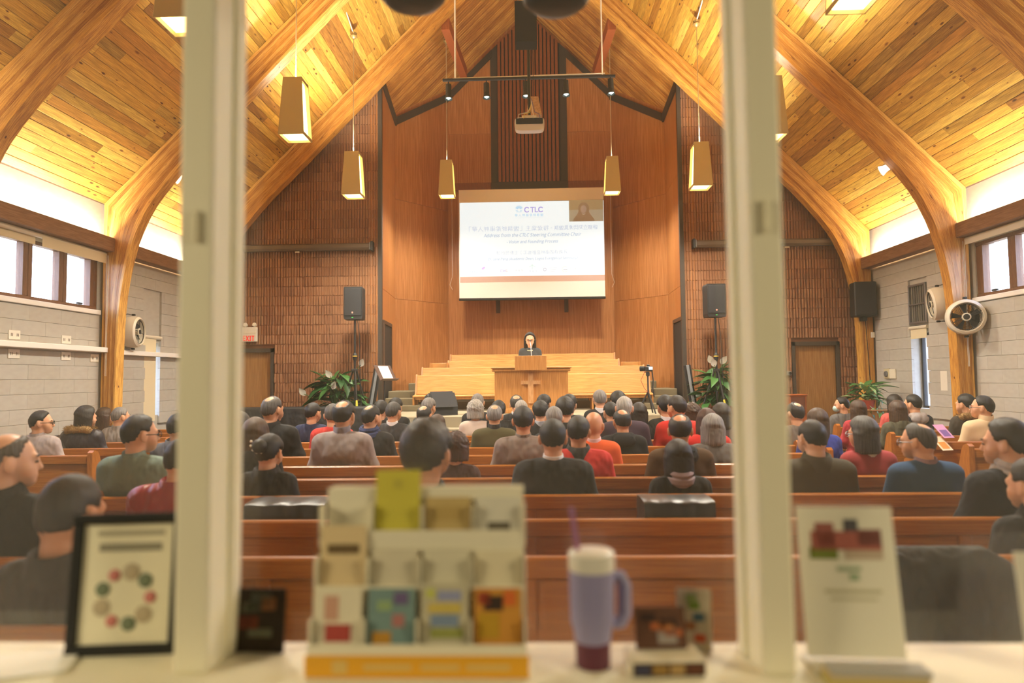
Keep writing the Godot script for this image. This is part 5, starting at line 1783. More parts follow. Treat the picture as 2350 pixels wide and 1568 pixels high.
	# folded music racks leaning by the doorways
	for q in [[866, 846, 852, 930, "grey and black folded stand leaning beside the music stand"], [1577, 838, 1592, 930, "grey and black folded stand leaning beside the taped speaker stand's twin"]]:
		var p0 := at(q[0], q[1], 13.4)
		var p1 := at(q[2], q[3], 13.4)
		var dir := (p0 - p1).normalized()
		var base := p1 - dir * (p1.y / dir.y)
		var t4 := thing("folded_stand", q[4], "folded stand", base, 0, "folded stands")
		var L := (p0 - base).length()
		var bs := Basis(Vector3.BACK.cross(dir).normalized() * -1.0, dir, Vector3.BACK)
		part(t4, "panel", boxm(Vector3(0.05, L, 0.03), 0.004), mat(C(128, 132, 136), 0.5), dir * L * 0.5 + Vector3(0, 0, 0.02), bs)
		part(t4, "panel", boxm(Vector3(0.14, L, 0.03), 0.004), M.blackm, dir * L * 0.5 + Vector3(0, 0, -0.03), bs)
		mb = MB.new()
		mb.tube([Vector3(0.0, 0.02, -0.15), dir * L * 0.95 + Vector3(0, 0, -0.06)], 0.014, 6)
		part(t4, "prop", mb.done(), M.blackm)
	# covered keyboard by the exit door, organ console by the other door
	var k0 := at(548, 936, 12.7)
	var k1 := at(845, 934, 12.7)
	var kt := thing("covered_table", "long table under a black cloth before the ribbed wall", "table", V((k0.x + k1.x) * 0.5, 0, 12.75))
	var kw := k1.x - k0.x
	mb = MB.new()
	var pv := PackedVector3Array()
	var tr := PackedInt32Array()
	var n := 60
	for j in n + 1:
		var x := -kw * 0.5 + kw * j / n
		var wv := 0.02 * sin(j * 1.1)
		for p in [Vector3(x, 0.02, 0.3 + wv), Vector3(x, k0.y * 0.6, 0.29 + wv * 0.5), Vector3(x, k0.y - 0.03, 0.27), Vector3(x, k0.y, 0.25), Vector3(x, k0.y, -0.25), Vector3(x, k0.y - 0.03, -0.27), Vector3(x, 0.02, -0.3)]:
			pv.append(p)
	for j in n:
		for k in 6:
			var c := j * 7 + k
			tr.append_array([c, c + 7, c + 1, c + 1, c + 7, c + 8])
	mb.smooth(pv, PackedVector2Array(), tr)
	part(kt, "cloth", mb.done(), tri_mat(C(36, 37, 38), 0.6, T.cloth, Vector3(2, 2, 2), T.fold, 0.6))
	part(kt, "tabletop", boxm(Vector3(kw - 0.04, 0.03, 0.46)), M.blackm, Vector3(0, k0.y - 0.025, 0))
	for sx in [-1.0, 1.0]:
		part(kt, "trestle", boxm(Vector3(0.05, k0.y - 0.04, 0.4)), M.blackm, Vector3(sx * (kw * 0.5 - 0.15), (k0.y - 0.04) * 0.5, 0))
	var og := at(1826, 905, 13.0)
	var ot := thing("organ_bench_back", "dark red brown upright cabinet beside the wooden door", "cabinet", V(og.x, 0, 13.1))
	part(ot, "body", boxm(Vector3(0.32, og.y - 0.03, 0.4), 0.01), M.strut, Vector3(0, (og.y - 0.03) * 0.5, 0))
	part(ot, "top", boxm(Vector3(0.36, 0.03, 0.44), 0.01), M.strut, Vector3(0, og.y - 0.015, 0))
	part(ot, "grille_panel", boxm(Vector3(0.26, 0.34, 0.01), 0.003), tri_mat(C(110, 62, 44), 0.9, T.cloth, Vector3(8, 8, 8)), Vector3(0, og.y - 0.22, 0.204))
	var cd := at(1811, 857, 13.938)
	var cdt := thing("door_control", "small dark door control box on the ribbed wall", "control box", cd)
	part(cdt, "box", boxm(Vector3(0.1, 0.09, 0.05), 0.01), M.steel)
	part(cdt, "button", boxm(Vector3(0.05, 0.05, 0.02), 0.01), M.black, Vector3(0.01, 0, 0.03))

func build_planter() -> void:
	var c := at(1992, 948, 12.5)
	var t := thing("planter_box", "tan wooden planter box by the cream wall", "planter", V(c.x + 0.1, 0, 12.5))
	var top := at(1992, 940, 12.5).y
	part(t, "box", boxm(Vector3(0.75, top, 0.4), 0.01), M.doorw, Vector3(0, top * 0.5, 0))
	part(t, "rim", boxm(Vector3(0.79, 0.03, 0.44), 0.008), M.doorw, Vector3(0, top - 0.01, 0))
	var r := RandomNumberGenerator.new()
	r.seed = 77
	var p := thing("potted_evergreen", "variegated green plant trailing from a red pot on the planter", "plant", V(c.x, top + 0.005, 12.52))
	var mb := MB.new()
	mb.lathe([Vector2(0, 0), Vector2(0.1, 0), Vector2(0.14, 0.16), Vector2(0.12, 0.16), Vector2(0, 0.14)], 18)
	part(p, "pot", mb.done(), mat(C(170, 70, 52), 0.6))
	var lv := [leaf_mesh(0.26, 0.09, 0.35), leaf_mesh(0.2, 0.08, 0.6), leaf_mesh(0.3, 0.11, 0.25)]
	var pale := mat(C(150, 176, 118), 0.5)
	for k in 70:
		var an := r.randf() * TAU
		var up := r.randf()
		var hang := k % 5 == 0
		var tip := Vector3(sin(an) * r.randf_range(0.05, 0.3), 0.16 + up * 0.3, cos(an) * r.randf_range(0.05, 0.22))
		if hang:
			tip = Vector3(r.randf_range(-0.05, 0.3), 0.16 - up * 0.34, 0.2 + r.randf() * 0.04)
		var d := Vector3(sin(an), r.randf_range(-0.2, 0.7) if not hang else -0.8, cos(an) * 0.6 + 0.3).normalized()
		part(p, "leaf", lv[r.randi() % 3], [M.leaf[0], M.leaf[1], pale, M.leaf[2]][r.randi() % 4], tip - d * 0.06, aim(-d, Vector3(0.1, 1, 0.2)).scaled_local(Vector3.ONE * (0.5 if hang else r.randf_range(0.8, 1.2))))

# ------------------------------------------------------------------ people: tapered bones joined by a smooth minimum, meshed as surface nets
func cap(a: Vector3, b: Vector3, ra: float, rb: float) -> Array:
	var ba := b - a
	return [0, a, b, ra, rb, ba, 1.0 / maxf(ba.length_squared(), 1e-9)]
func ell(c: Vector3, r: Vector3) -> Array:
	return [1, c, r, Vector3(1 / r.x, 1 / r.y, 1 / r.z), Vector3(1 / (r.x * r.x), 1 / (r.y * r.y), 1 / (r.z * r.z))]

func bone_d(p: Vector3, b: Array) -> float:
	if b[0] == 0:
		var pa: Vector3 = p - b[1]
		var ba: Vector3 = b[5]
		var h := clampf(pa.dot(ba) * float(b[6]), 0.0, 1.0)
		return (pa - ba * h).length() - lerpf(b[3], b[4], h)
	var q: Vector3 = p - b[1]
	var k0: float = (q * b[3]).length()
	var k1: float = (q * b[4]).length()
	return k0 * (k0 - 1.0) / maxf(k1, 1e-6)

func field(p: Vector3, bl: Array, k: float) -> float:
	var d := 1e9
	for b in bl:
		var e := bone_d(p, b)
		var h := maxf(k - absf(d - e), 0.0) / k
		d = minf(d, e) - h * h * k * 0.25
	return d

func nets(bones: Array, lo: Vector3, hi: Vector3, cell: float, k: float) -> Array:
	var B := 4
	var nb := Vector3i(((hi - lo) / (cell * B)).ceil())
	var n := nb * B + Vector3i.ONE
	var val := PackedFloat32Array()
	val.resize(n.x * n.y * n.z)
	val.fill(INF)
	var vid := {}
	var pv := PackedVector3Array()
	var cells := []
	var half := cell * B * 0.5
	var diag := half * 1.7321
	var sx := 1
	var sy := n.x
	var sz := n.x * n.y
	var offs := [0, sx, sy, sx + sy, sz, sx + sz, sy + sz, sx + sy + sz]
	for bz in nb.z:
		for by in nb.y:
			for bx in nb.x:
				var c := lo + (Vector3(bx, by, bz) * B + Vector3.ONE * B * 0.5) * cell
				var ds := []
				var dm := 1e9
				for b in bones:
					var e := bone_d(c, b)
					ds.append(e)
					dm = minf(dm, e)
				if dm - k * 0.6 > diag or field(c, bones, k) < -diag:
					continue
				var near := []
				for j in bones.size():
					if ds[j] < dm + 2.0 * diag + k:
						near.append(bones[j])
				for z in B + 1:
					for y in B + 1:
						for x in B + 1:
							var id := (bx * B + x) + (by * B + y) * sy + (bz * B + z) * sz
							if val[id] == INF:
								val[id] = field(lo + Vector3(bx * B + x, by * B + y, bz * B + z) * cell, near, k)
				for z in B:
					for y in B:
						for x in B:
							var id := (bx * B + x) + (by * B + y) * sy + (bz * B + z) * sz
							var m := 0
							for j in 8:
								if val[id + offs[j]] < 0.0:
									m |= 1 << j
							if m == 0 or m == 255:
								continue
							var acc := Vector3.ZERO
							var cnt := 0
							for e in [[0, 1], [2, 3], [4, 5], [6, 7], [0, 2], [1, 3], [4, 6], [5, 7], [0, 4], [1, 5], [2, 6], [3, 7]]:
								var i0: int = e[0]
								var i1: int = e[1]
								if ((m >> i0) & 1) == ((m >> i1) & 1):
									continue
								var f0 := val[id + offs[i0]]
								var f1 := val[id + offs[i1]]
								var t := f0 / (f0 - f1)
								acc += Vector3(i0 & 1, (i0 >> 1) & 1, i0 >> 2).lerp(Vector3(i1 & 1, (i1 >> 1) & 1, i1 >> 2), t)
								cnt += 1
							vid[id] = pv.size()
							pv.append(lo + (Vector3(bx * B + x, by * B + y, bz * B + z) + acc / cnt) * cell)
							cells.append(id)
	var t := PackedInt32Array()
	for id in cells:
		var in0 := val[id] < 0.0
		for ax in [[sx, sy, sz], [sy, sz, sx], [sz, sx, sy]]:
			if (val[id + ax[0]] < 0.0) == in0:
				continue
			var a: int = vid.get(id - ax[1] - ax[2], -1)
			var b: int = vid.get(id - ax[2], -1)
			var d: int = vid.get(id - ax[1], -1)
			var c: int = vid[id]
			if a < 0 or b < 0 or d < 0:
				continue
			if in0:
				t.append_array([a, b, c, a, c, d])
			else:
				t.append_array([a, c, b, a, d, c])
	return [pv, t]

var BODY := {}

func prepare_bodies() -> void:
	var L := Vector3(-1, 1, 1)
	var head := [ell(Vector3(0, 1.268, 0.012), Vector3(0.075, 0.095, 0.094)), ell(Vector3(0, 1.232, 0.034), Vector3(0.066, 0.07, 0.068)),
		cap(Vector3(0, 1.235, -0.035), Vector3(0, 1.168, -0.056), 0.057, 0.033), cap(Vector3(-0.03, 1.264, -0.074), Vector3(0.03, 1.264, -0.074), 0.016, 0.016),
		cap(Vector3(0, 1.25, -0.088), Vector3(0, 1.218, -0.099), 0.008, 0.012), cap(Vector3(-0.016, 1.188, -0.084), Vector3(0.016, 1.188, -0.084), 0.007, 0.007),
		cap(Vector3(0, 1.2, 0.022), Vector3(0, 1.08, 0.04), 0.054, 0.06), cap(Vector3(-0.1, 1.05, 0.035), Vector3(0.1, 1.05, 0.035), 0.05, 0.05)]
	BODY.scalp = [head[0], head[1], head[2], head[6]]
	for s in [Vector3.ONE, L]:
		head.append(ell(Vector3(0.080, 1.236, 0.01) * s, Vector3(0.008, 0.033, 0.02)))
		head.append(ell(Vector3(0.086, 1.246, 0.02) * s, Vector3(0.006, 0.022, 0.010)))
		head.append(cap(Vector3(0.034, 1.215, -0.05) * s, Vector3(0.03, 1.2, -0.055) * s, 0.03, 0.028))
	BODY.head = nets(head, Vector3(-0.17, 1.0, -0.14), Vector3(0.17, 1.38, 0.14), 0.0062, 0.014)
	# one hand resting on the thigh; mirrored for the other
	var hand := [ell(Vector3(0.115, 0.652, -0.285), Vector3(0.04, 0.017, 0.045)), cap(Vector3(0.128, 0.665, -0.22), Vector3(0.118, 0.656, -0.265), 0.028, 0.026)]
	var flen := [0.062, 0.072, 0.068, 0.054]
	for f in 4:
		var x := 0.146 - f * 0.0195
		var a := Vector3(x, 0.652, -0.322)
		var m := a + Vector3(-0.004, 0.004, -flen[f] * 0.5)
		hand.append(cap(a, m, 0.0088, 0.008))
		hand.append(cap(m, m + Vector3(-0.003, -0.012, -flen[f] * 0.46), 0.008, 0.0068))
	hand.append(cap(Vector3(0.083, 0.652, -0.27), Vector3(0.064, 0.648, -0.305), 0.011, 0.0095))
	hand.append(cap(Vector3(0.064, 0.648, -0.305), Vector3(0.068, 0.642, -0.335), 0.0095, 0.0078))
	BODY.hand = nets(hand, Vector3(0.04, 0.6, -0.42), Vector3(0.18, 0.71, -0.18), 0.006, 0.006)
	var jac := [cap(Vector3(-0.1, 0.56, 0.0), Vector3(0.1, 0.56, 0.0), 0.125, 0.125), cap(Vector3(-0.065, 0.74, 0.0), Vector3(0.065, 0.74, 0.0), 0.128, 0.128),
		cap(Vector3(-0.085, 0.93, 0.02), Vector3(0.085, 0.93, 0.02), 0.122, 0.122), cap(Vector3(-0.1, 1.02, 0.03), Vector3(0.1, 1.02, 0.03), 0.088, 0.088)]
	for s in [Vector3.ONE, L]:
		jac.append(cap(Vector3(0.02, 1.085, 0.042) * s, Vector3(0.15, 1.045, 0.035) * s, 0.056, 0.066))
		jac.append(cap(Vector3(0.178, 1.028, 0.03) * s, Vector3(0.232, 0.80, -0.01) * s, 0.070, 0.056))
		jac.append(cap(Vector3(0.232, 0.80, -0.01) * s, Vector3(0.134, 0.672, -0.215) * s, 0.056, 0.038))
	BODY.jacket = nets(jac, Vector3(-0.33, 0.4, -0.3), Vector3(0.33, 1.17, 0.2), 0.0145, 0.05)
	var leg := []
	var shoe := []
	for s in [Vector3.ONE, L]:
		leg.append(cap(Vector3(0.085, 0.545, -0.02) * s, Vector3(0.105, 0.535, -0.43) * s, 0.09, 0.068))
		leg.append(cap(Vector3(0.105, 0.535, -0.43) * s, Vector3(0.1, 0.13, -0.42) * s, 0.066, 0.05))
		shoe.append(cap(Vector3(0.1, 0.06, -0.40) * s, Vector3(0.115, 0.045, -0.56) * s, 0.045, 0.038))
		shoe.append(cap(Vector3(0.1, 0.12, -0.41) * s, Vector3(0.1, 0.06, -0.40) * s, 0.04, 0.045))
	BODY.legs = net_mesh(nets(leg, Vector3(-0.23, 0.06, -0.52), Vector3(0.23, 0.66, 0.1), 0.02, 0.03))
	BODY.shoes = net_mesh(nets(shoe, Vector3(-0.2, -0.01, -0.63), Vector3(0.2, 0.18, -0.33), 0.018, 0.03))
	# standing reader behind the pulpit
	var sj := [cap(Vector3(-0.08, 0.6, 0.0), Vector3(0.08, 0.6, 0.0), 0.12, 0.12), cap(Vector3(-0.06, 0.76, 0.0), Vector3(0.06, 0.76, 0.0), 0.115, 0.115), cap(Vector3(-0.08, 0.93, 0.02), Vector3(0.08, 0.93, 0.02), 0.115, 0.115), cap(Vector3(-0.09, 1.01, 0.03), Vector3(0.09, 1.01, 0.03), 0.085, 0.085)]
	var sl := []
	for s in [Vector3.ONE, L]:
		sj.append(cap(Vector3(0.02, 1.085, 0.042) * s, Vector3(0.14, 1.035, 0.035) * s, 0.056, 0.064))
		sj.append(cap(Vector3(0.165, 1.015, 0.03) * s, Vector3(0.215, 0.78, 0.02) * s, 0.066, 0.053))
		sj.append(cap(Vector3(0.215, 0.78, 0.02) * s, Vector3(0.134, 0.69, -0.2) * s, 0.053, 0.038))
		sl.append(cap(Vector3(0.08, 0.55, 0.0) * s, Vector3(0.09, 0.15, 0.0) * s, 0.1, 0.065))
		sl.append(cap(Vector3(0.09, 0.15, 0.0) * s, Vector3(0.09, -0.1, 0.01) * s, 0.065, 0.05))
	BODY.stand_jacket = net_mesh(nets(sj, Vector3(-0.33, 0.45, -0.3), Vector3(0.33, 1.17, 0.2), 0.0145, 0.05))
	BODY.stand_legs = net_mesh(nets(sl, Vector3(-0.23, -0.18, -0.15), Vector3(0.23, 0.68, 0.15), 0.02, 0.03))
	BODY.jacket = net_mesh(BODY.jacket)
	BODY.skin = {}
	BODY.hair = {}
	BODY.collar = {}

func net_mesh(n: Array) -> ArrayMesh:
	var b := MB.new()
	b.smooth(n[0], PackedVector2Array(), n[1])
	return b.done()

const HEAD := 1.2
const PIVOT := Vector3(0, 1.13, 0.036)
func head_turn(yaw: float, pitch: float) -> Basis:
	return Basis(Vector3.UP, yaw) * Basis(Vector3.RIGHT, -pitch)

func skin_mesh(yaw: float, pitch: float, big := HEAD) -> ArrayMesh:
	var key := "%.2f_%.2f_%.2f" % [yaw, pitch, big]
	if not BODY.skin.has(key):
		var q := Quaternion(head_turn(yaw, pitch))
		var src: PackedVector3Array = BODY.head[0]
		var pv := PackedVector3Array()
		pv.resize(src.size())
		for k in src.size():
			var p := src[k]
			var w := smoothstep(1.08, 1.17, p.y)
			pv[k] = PIVOT + Quaternion.IDENTITY.slerp(q, w) * ((p - PIVOT) * lerpf(1.0, big, w))
		var b := MB.new()
		b.smooth(pv, PackedVector2Array(), BODY.head[1])
		b.smooth(BODY.hand[0], PackedVector2Array(), BODY.hand[1])
		var mir := PackedVector3Array()
		for p in BODY.hand[0]:
			mir.append(Vector3(-p.x, p.y, p.z))
		var mt := PackedInt32Array()
		var ht: PackedInt32Array = BODY.hand[1]
		for k in range(0, ht.size(), 3):
			mt.append_array([ht[k], ht[k + 2], ht[k + 1]])
		b.smooth(mir, PackedVector2Array(), mt)
		BODY.skin[key] = b.done()
	return BODY.skin[key]

const HC := Vector3(0, 1.266, 0.013)
func hairline(phi: float) -> float:
	var f := rad_to_deg(absf(phi))
	var pts := [[0.0, 50.0], [35.0, 56.0], [55.0, 74.0], [68.0, 100.0], [78.0, 92.0], [98.0, 88.0], [110.0, 112.0], [125.0, 130.0], [180.0, 136.0]]
	for k in pts.size() - 1:
		if f <= pts[k + 1][0]:
			return lerpf(pts[k][1], pts[k + 1][1], (f - pts[k][0]) / (pts[k + 1][0] - pts[k][0]))
	return 136.0

func skull(d: Vector3) -> float:          # distance from the middle of the head to the scalp or nape
	var lo := 0.04
	var hi := 0.2
	for k in 12:
		var m := (lo + hi) * 0.5
		if field(HC + d * m, BODY.scalp, 0.014) < 0.0:
			lo = m
		else:
			hi = m
	return minf(lo, 0.135)

func hair_mesh(style: String) -> ArrayMesh:
	if BODY.hair.has(style):
		return BODY.hair[style]
	var st: Dictionary = {
		"short": {"t": 0.012}, "thick": {"t": 0.022, "n": 0.006}, "thin": {"t": 0.009, "b": 24.0}, "crown": {"t": 0.013, "b": 32.0}, "ring": {"t": 0.009, "b": 50.0}, "shaved": {"t": 0.003, "b": 80.0},
		"crop": {"t": 0.007}, "bob": {"t": 0.024, "L": 0.165}, "long": {"t": 0.022, "L": 0.27}, "curly": {"t": 0.034, "n": 0.026, "L": 0.115}, "bun": {"t": 0.02}}[style]
	var nz := FastNoiseLite.new()
	nz.seed = style.hash() & 1023
	nz.frequency = 14.0
	var nt := 30
	var np := 44
	var pv := PackedVector3Array()
	var pu := PackedVector2Array()
	var tr := PackedInt32Array()
	var crown := Vector3(0, cos(0.42), sin(0.42))
	for i in nt + 1:
		var th := PI * (0.004 + 0.992 * i / nt)
		for j in np + 1:
			var ph := -PI + TAU * j / np
			var d := Vector3(sin(th) * sin(ph), cos(th), -sin(th) * cos(ph))
			var r := skull(d)
			var deg := rad_to_deg(th)
			var tt: float = st.t
			tt += nz.get_noise_3d(d.x, d.y * 0.6, d.z) * st.get("n", 0.0025)
			tt += 0.0012 * sin(ph * 46.0 + sin(th * 5.0) * 2.0)
			tt *= lerpf(1.0, 0.55, smoothstep(80.0, 125.0, deg))
			var s := smoothstep(0.0, 10.0, hairline(ph) - deg + nz.get_noise_3d(d.x * 1.7, d.y * 1.7, d.z * 1.7) * 7.0)
			if st.has("L"):
				var back := smoothstep(58.0, 80.0, rad_to_deg(absf(ph)))
				s = maxf(s, back)
			var t2 := lerpf(-0.016, tt, s)
			if st.has("b"):
				var ang := rad_to_deg(acos(clampf(d.dot(crown), -1, 1)))
				t2 = lerpf(-0.012, t2, smoothstep(st.b - 9.0, st.b + 7.0, ang + nz.get_noise_3d(d.x * 2, d.y * 2, d.z * 2) * 6.0))
			r += t2
			if st.has("L") and deg > 78.0:
				var back := smoothstep(58.0, 80.0, rad_to_deg(absf(ph)))
				var rh: float = 0.098 + st.t * 0.35 + nz.get_noise_3d(d.x, d.y, d.z) * 0.006
				var L: float = st.L
				var rl := minf(rh / maxf(sin(th), 0.02), L / maxf(-cos(th), 0.02))
				r = lerpf(r, maxf(rl, r * 0.9), back * smoothstep(78.0, 96.0, deg))
			pv.append(HC + d * r)
			pu.append(Vector2(ph / TAU * 6.0, th * 0.25))
	for i in nt:
		for j in np:
			var a := i * (np + 1) + j
			var b := a + np + 1
			tr.append_array([a, a + 1, b, a + 1, b + 1, b])
	var mb := MB.new()
	mb.smooth(pv, pu, tr)
	if style == "bun":
		var xf := Transform3D(Basis.IDENTITY, HC + Vector3(0, 0.035, 0.125))
		mb.lathe([Vector2(0.0, -0.05), Vector2(0.028, -0.045), Vector2(0.047, -0.02), Vector2(0.05, 0.0), Vector2(0.045, 0.022), Vector2(0.026, 0.042), Vector2(0, 0.05)], 18, xf)
	BODY.hair[style] = mb.done()
	return BODY.hair[style]

func collar_mesh(kind: String) -> ArrayMesh:
	if BODY.collar.has(kind):
		return BODY.collar[kind]
	var mb := MB.new()
	var tilt := Transform3D(Basis(Vector3.RIGHT, 0.22).scaled(Vector3(1.1, 1.15, 1.1)), Vector3(0, 1.126, 0.04))
	match kind:
		"shirt":
			mb.lathe([Vector2(0.082, -0.045), Vector2(0.073, 0.0), Vector2(0.068, 0.03), Vector2(0.062, 0.03), Vector2(0.06, 0.0)], 22, tilt)
		"coat":
			mb.lathe([Vector2(0.118, -0.06), Vector2(0.105, -0.015), Vector2(0.088, 0.028), Vector2(0.078, 0.034), Vector2(0.066, 0.02), Vector2(0.062, -0.01)], 24, tilt)
		"scarf":
			mb.lathe([Vector2(0.10, -0.06), Vector2(0.118, -0.03), Vector2(0.112, 0.0), Vector2(0.095, 0.01), Vector2(0.1, 0.03), Vector2(0.085, 0.052), Vector2(0.066, 0.045), Vector2(0.06, 0.0)], 24, tilt)
		"turtle":
			mb.lathe([Vector2(0.085, -0.05), Vector2(0.073, -0.01), Vector2(0.071, 0.05), Vector2(0.067, 0.056), Vector2(0.06, 0.05), Vector2(0.058, 0.0)], 24, tilt)
		"hood":
			var n := nets([ell(Vector3(0, 1.06, 0.15), Vector3(0.13, 0.08, 0.055)), cap(Vector3(-0.1, 1.1, 0.09), Vector3(-0.07, 1.1, -0.03), 0.034, 0.026), cap(Vector3(0.1, 1.1, 0.09), Vector3(0.07, 1.1, -0.03), 0.034, 0.026), cap(Vector3(-0.08, 1.12, 0.11), Vector3(0.08, 1.12, 0.11), 0.035, 0.035)], Vector3(-0.17, 0.95, -0.08), Vector3(0.17, 1.2, 0.24), 0.013, 0.03)
			mb.smooth(n[0], PackedVector2Array(), n[1])
		"fur":
			var r := RandomNumberGenerator.new()
			r.seed = 3
			var n := nets([cap(Vector3(-0.13, 1.1, 0.1), Vector3(-0.11, 1.1, -0.05), 0.04, 0.03), cap(Vector3(0.13, 1.1, 0.1), Vector3(0.11, 1.1, -0.05), 0.04, 0.03), cap(Vector3(-0.12, 1.12, 0.12), Vector3(0.12, 1.12, 0.12), 0.045, 0.045)], Vector3(-0.19, 1.0, -0.1), Vector3(0.19, 1.2, 0.2), 0.013, 0.03)
			mb.smooth(n[0], PackedVector2Array(), n[1])
			var src: PackedVector3Array = n[0]
			for k in src.size():
				if k % 2:
					continue
				var p := src[k]
				var d := (p - Vector3(0, 1.06, 0.04)).normalized() + Vector3(r.randf_range(-0.6, 0.6), r.randf_range(-0.4, 0.6), r.randf_range(-0.6, 0.6))
				var tip := p + d.normalized() * r.randf_range(0.02, 0.05)
				var sd := d.cross(Vector3(r.randf(), r.randf(), r.randf())).normalized() * 0.004
				mb.poly([p - sd, p + sd, tip])
				mb.poly([p + sd, p - sd, tip])
	BODY.collar[kind] = mb.done()
	return BODY.collar[kind]

func eye_mesh() -> ArrayMesh:
	if not BODY.has("eye"):
		var mb := MB.new()
		mb.lathe([Vector2(0, -0.006), Vector2(0.008, -0.003), Vector2(0.011, 0), Vector2(0.008, 0.003), Vector2(0, 0.006)], 12)
		BODY.eye = mb.done()
	return BODY.eye
func brow_mesh() -> ArrayMesh:
	if not BODY.has("brow"):
		BODY.brow = boxm(Vector3(0.034, 0.006, 0.012), 0.002)
	return BODY.brow

func glasses_mesh() -> ArrayMesh:
	if not BODY.has("glasses"):
		var mb := MB.new()
		for s in [-1.0, 1.0]:
			var pts := []
			for j in 17:
				pts.append(Vector3(s * 0.034 + cos(TAU * j / 16) * 0.026, 1.246 + sin(TAU * j / 16) * 0.018, -0.099))
			mb.tube(pts, 0.0024, 5, false)
			mb.tube([Vector3(s * 0.06, 1.25, -0.099), Vector3(s * 0.083, 1.25, -0.055), Vector3(s * 0.086, 1.252, 0.01)], 0.0028, 5)
		mb.tube([Vector3(-0.009, 1.25, -0.101), Vector3(0.009, 1.25, -0.101)], 0.0028, 5)
		BODY.glasses = mb.done()
	return BODY.glasses

var HAIRC := {}
func hair_mat(name: String) -> StandardMaterial3D:
	if not HAIRC.has(name):
		var c: Color = {"black": C(30, 27, 26), "dark": C(52, 43, 37), "brown": C(98, 68, 44), "red": C(92, 48, 30), "salt": C(118, 112, 106), "grey": C(172, 166, 160), "white": C(224, 216, 204), "dgrey": C(92, 88, 84)}[name]
		var m := mat(c, 0.5)
		m.albedo_texture = T.hair
		m.uv1_scale = Vector3(1.6, 0.35, 1)
		m.heightmap_enabled = true
		m.heightmap_texture = T.hair
		m.heightmap_scale = 0.25
		HAIRC[name] = m
	return HAIRC[name]

func person(label: String, px: float, ytop: float, d: float, yaw: float, pitch: float, hair: String, hc: String, cl: Material, collar: String, cm: Material, opt := {}) -> Node3D:
	var top := at(px, ytop, d)
	var big: float = opt.get("head", HEAD)
	var full := PIVOT.y + 0.244 * big
	var s := clampf(top.y / full, 0.84, 1.12)
	if opt.has("s"):
		s = opt.s
	var girth: float = opt.get("w", 1.0)
	var hp := head_turn(yaw, pitch)
	var lean: Vector3 = PIVOT + hp * (HC - PIVOT) * big
	var t := thing("person", label, "person", Vector3(top.x - lean.x * s, top.y - full * s, -d), 0.0, "people seated in the pews")
	t.scale = Vector3.ONE * s
	var skin: Material = M.skin[opt.get("skin", 0)]
	part(t, "body", skin_mesh(yaw, pitch, big), skin)
	var turn := Basis(Vector3.UP, opt.get("twist", 0.0)).scaled(Vector3(girth, 1, girth))
	part(t, "top_garment", BODY.jacket, cl, Vector3.ZERO, turn)
	part(t, "trousers", BODY.legs, M.trouser[absi(int(px)) % 3])
	part(t, "shoes", BODY.shoes, M.rubber)
	var hb := hp.scaled(Vector3.ONE * big)
	var hx := Transform3D(hb, PIVOT - hb * PIVOT)
	if hair != "none":
		var h := part(t, "hair", hair_mesh(hair), hair_mat(hc))
		h.transform = hx
	if collar != "none":
		part(t, "collar", collar_mesh(collar), cm if cm else cl)
	if opt.has("glasses"):
		var g := part(t, "glasses", glasses_mesh(), M.rubber if opt.glasses == 1 else M.steel)
		g.transform = hx
	if absf(yaw) > 0.5:
		for sx in [-1.0, 1.0]:
			part(t, "eye", eye_mesh(), M.rubber).transform = hx * Transform3D(Basis.IDENTITY, Vector3(sx * 0.033, 1.246, -0.083))
			part(t, "eyebrow", brow_mesh(), hair_mat("black")).transform = hx * Transform3D(Basis.IDENTITY, Vector3(sx * 0.034, 1.27, -0.087))
	if opt.has("mask"):
		var mb := MB.new()
		var n := nets([ell(Vector3(0, 1.2, -0.062), Vector3(0.06, 0.05, 0.055))], Vector3(-0.08, 1.13, -0.13), Vector3(0.08, 1.27, -0.03), 0.012, 0.01)
		mb.smooth(n[0], PackedVector2Array(), n[1])
		var g := part(t, "face_mask", mb.done(), mat(C(176, 206, 204), 0.8))
		g.transform = hx
	if opt.has("pearls"):
		for k in 5:
			var mb := MB.new()
			var an := 1.0 + k * 0.62
			mb.lathe([Vector2(0, -0.009), Vector2(0.008, -0.004), Vector2(0.009, 0.0), Vector2(0.008, 0.004), Vector2(0, 0.009)], 10, Transform3D(Basis.IDENTITY, HC + Vector3(-0.045 * sin(an), 0.04 + 0.05 * cos(an), 0.165 - 0.01 * k)))
			var g := part(t, "pearl", mb.done(), M.spathe)
			g.transform = hx
	if opt.has("buttons"):
		for k in 3:
			part(t, "button", boxm(Vector3(0.012, 0.012, 0.006), 0.004), M.spathe, Vector3(0.0, 1.06 - k * 0.06, 0.122 + k * 0.012))
	return t

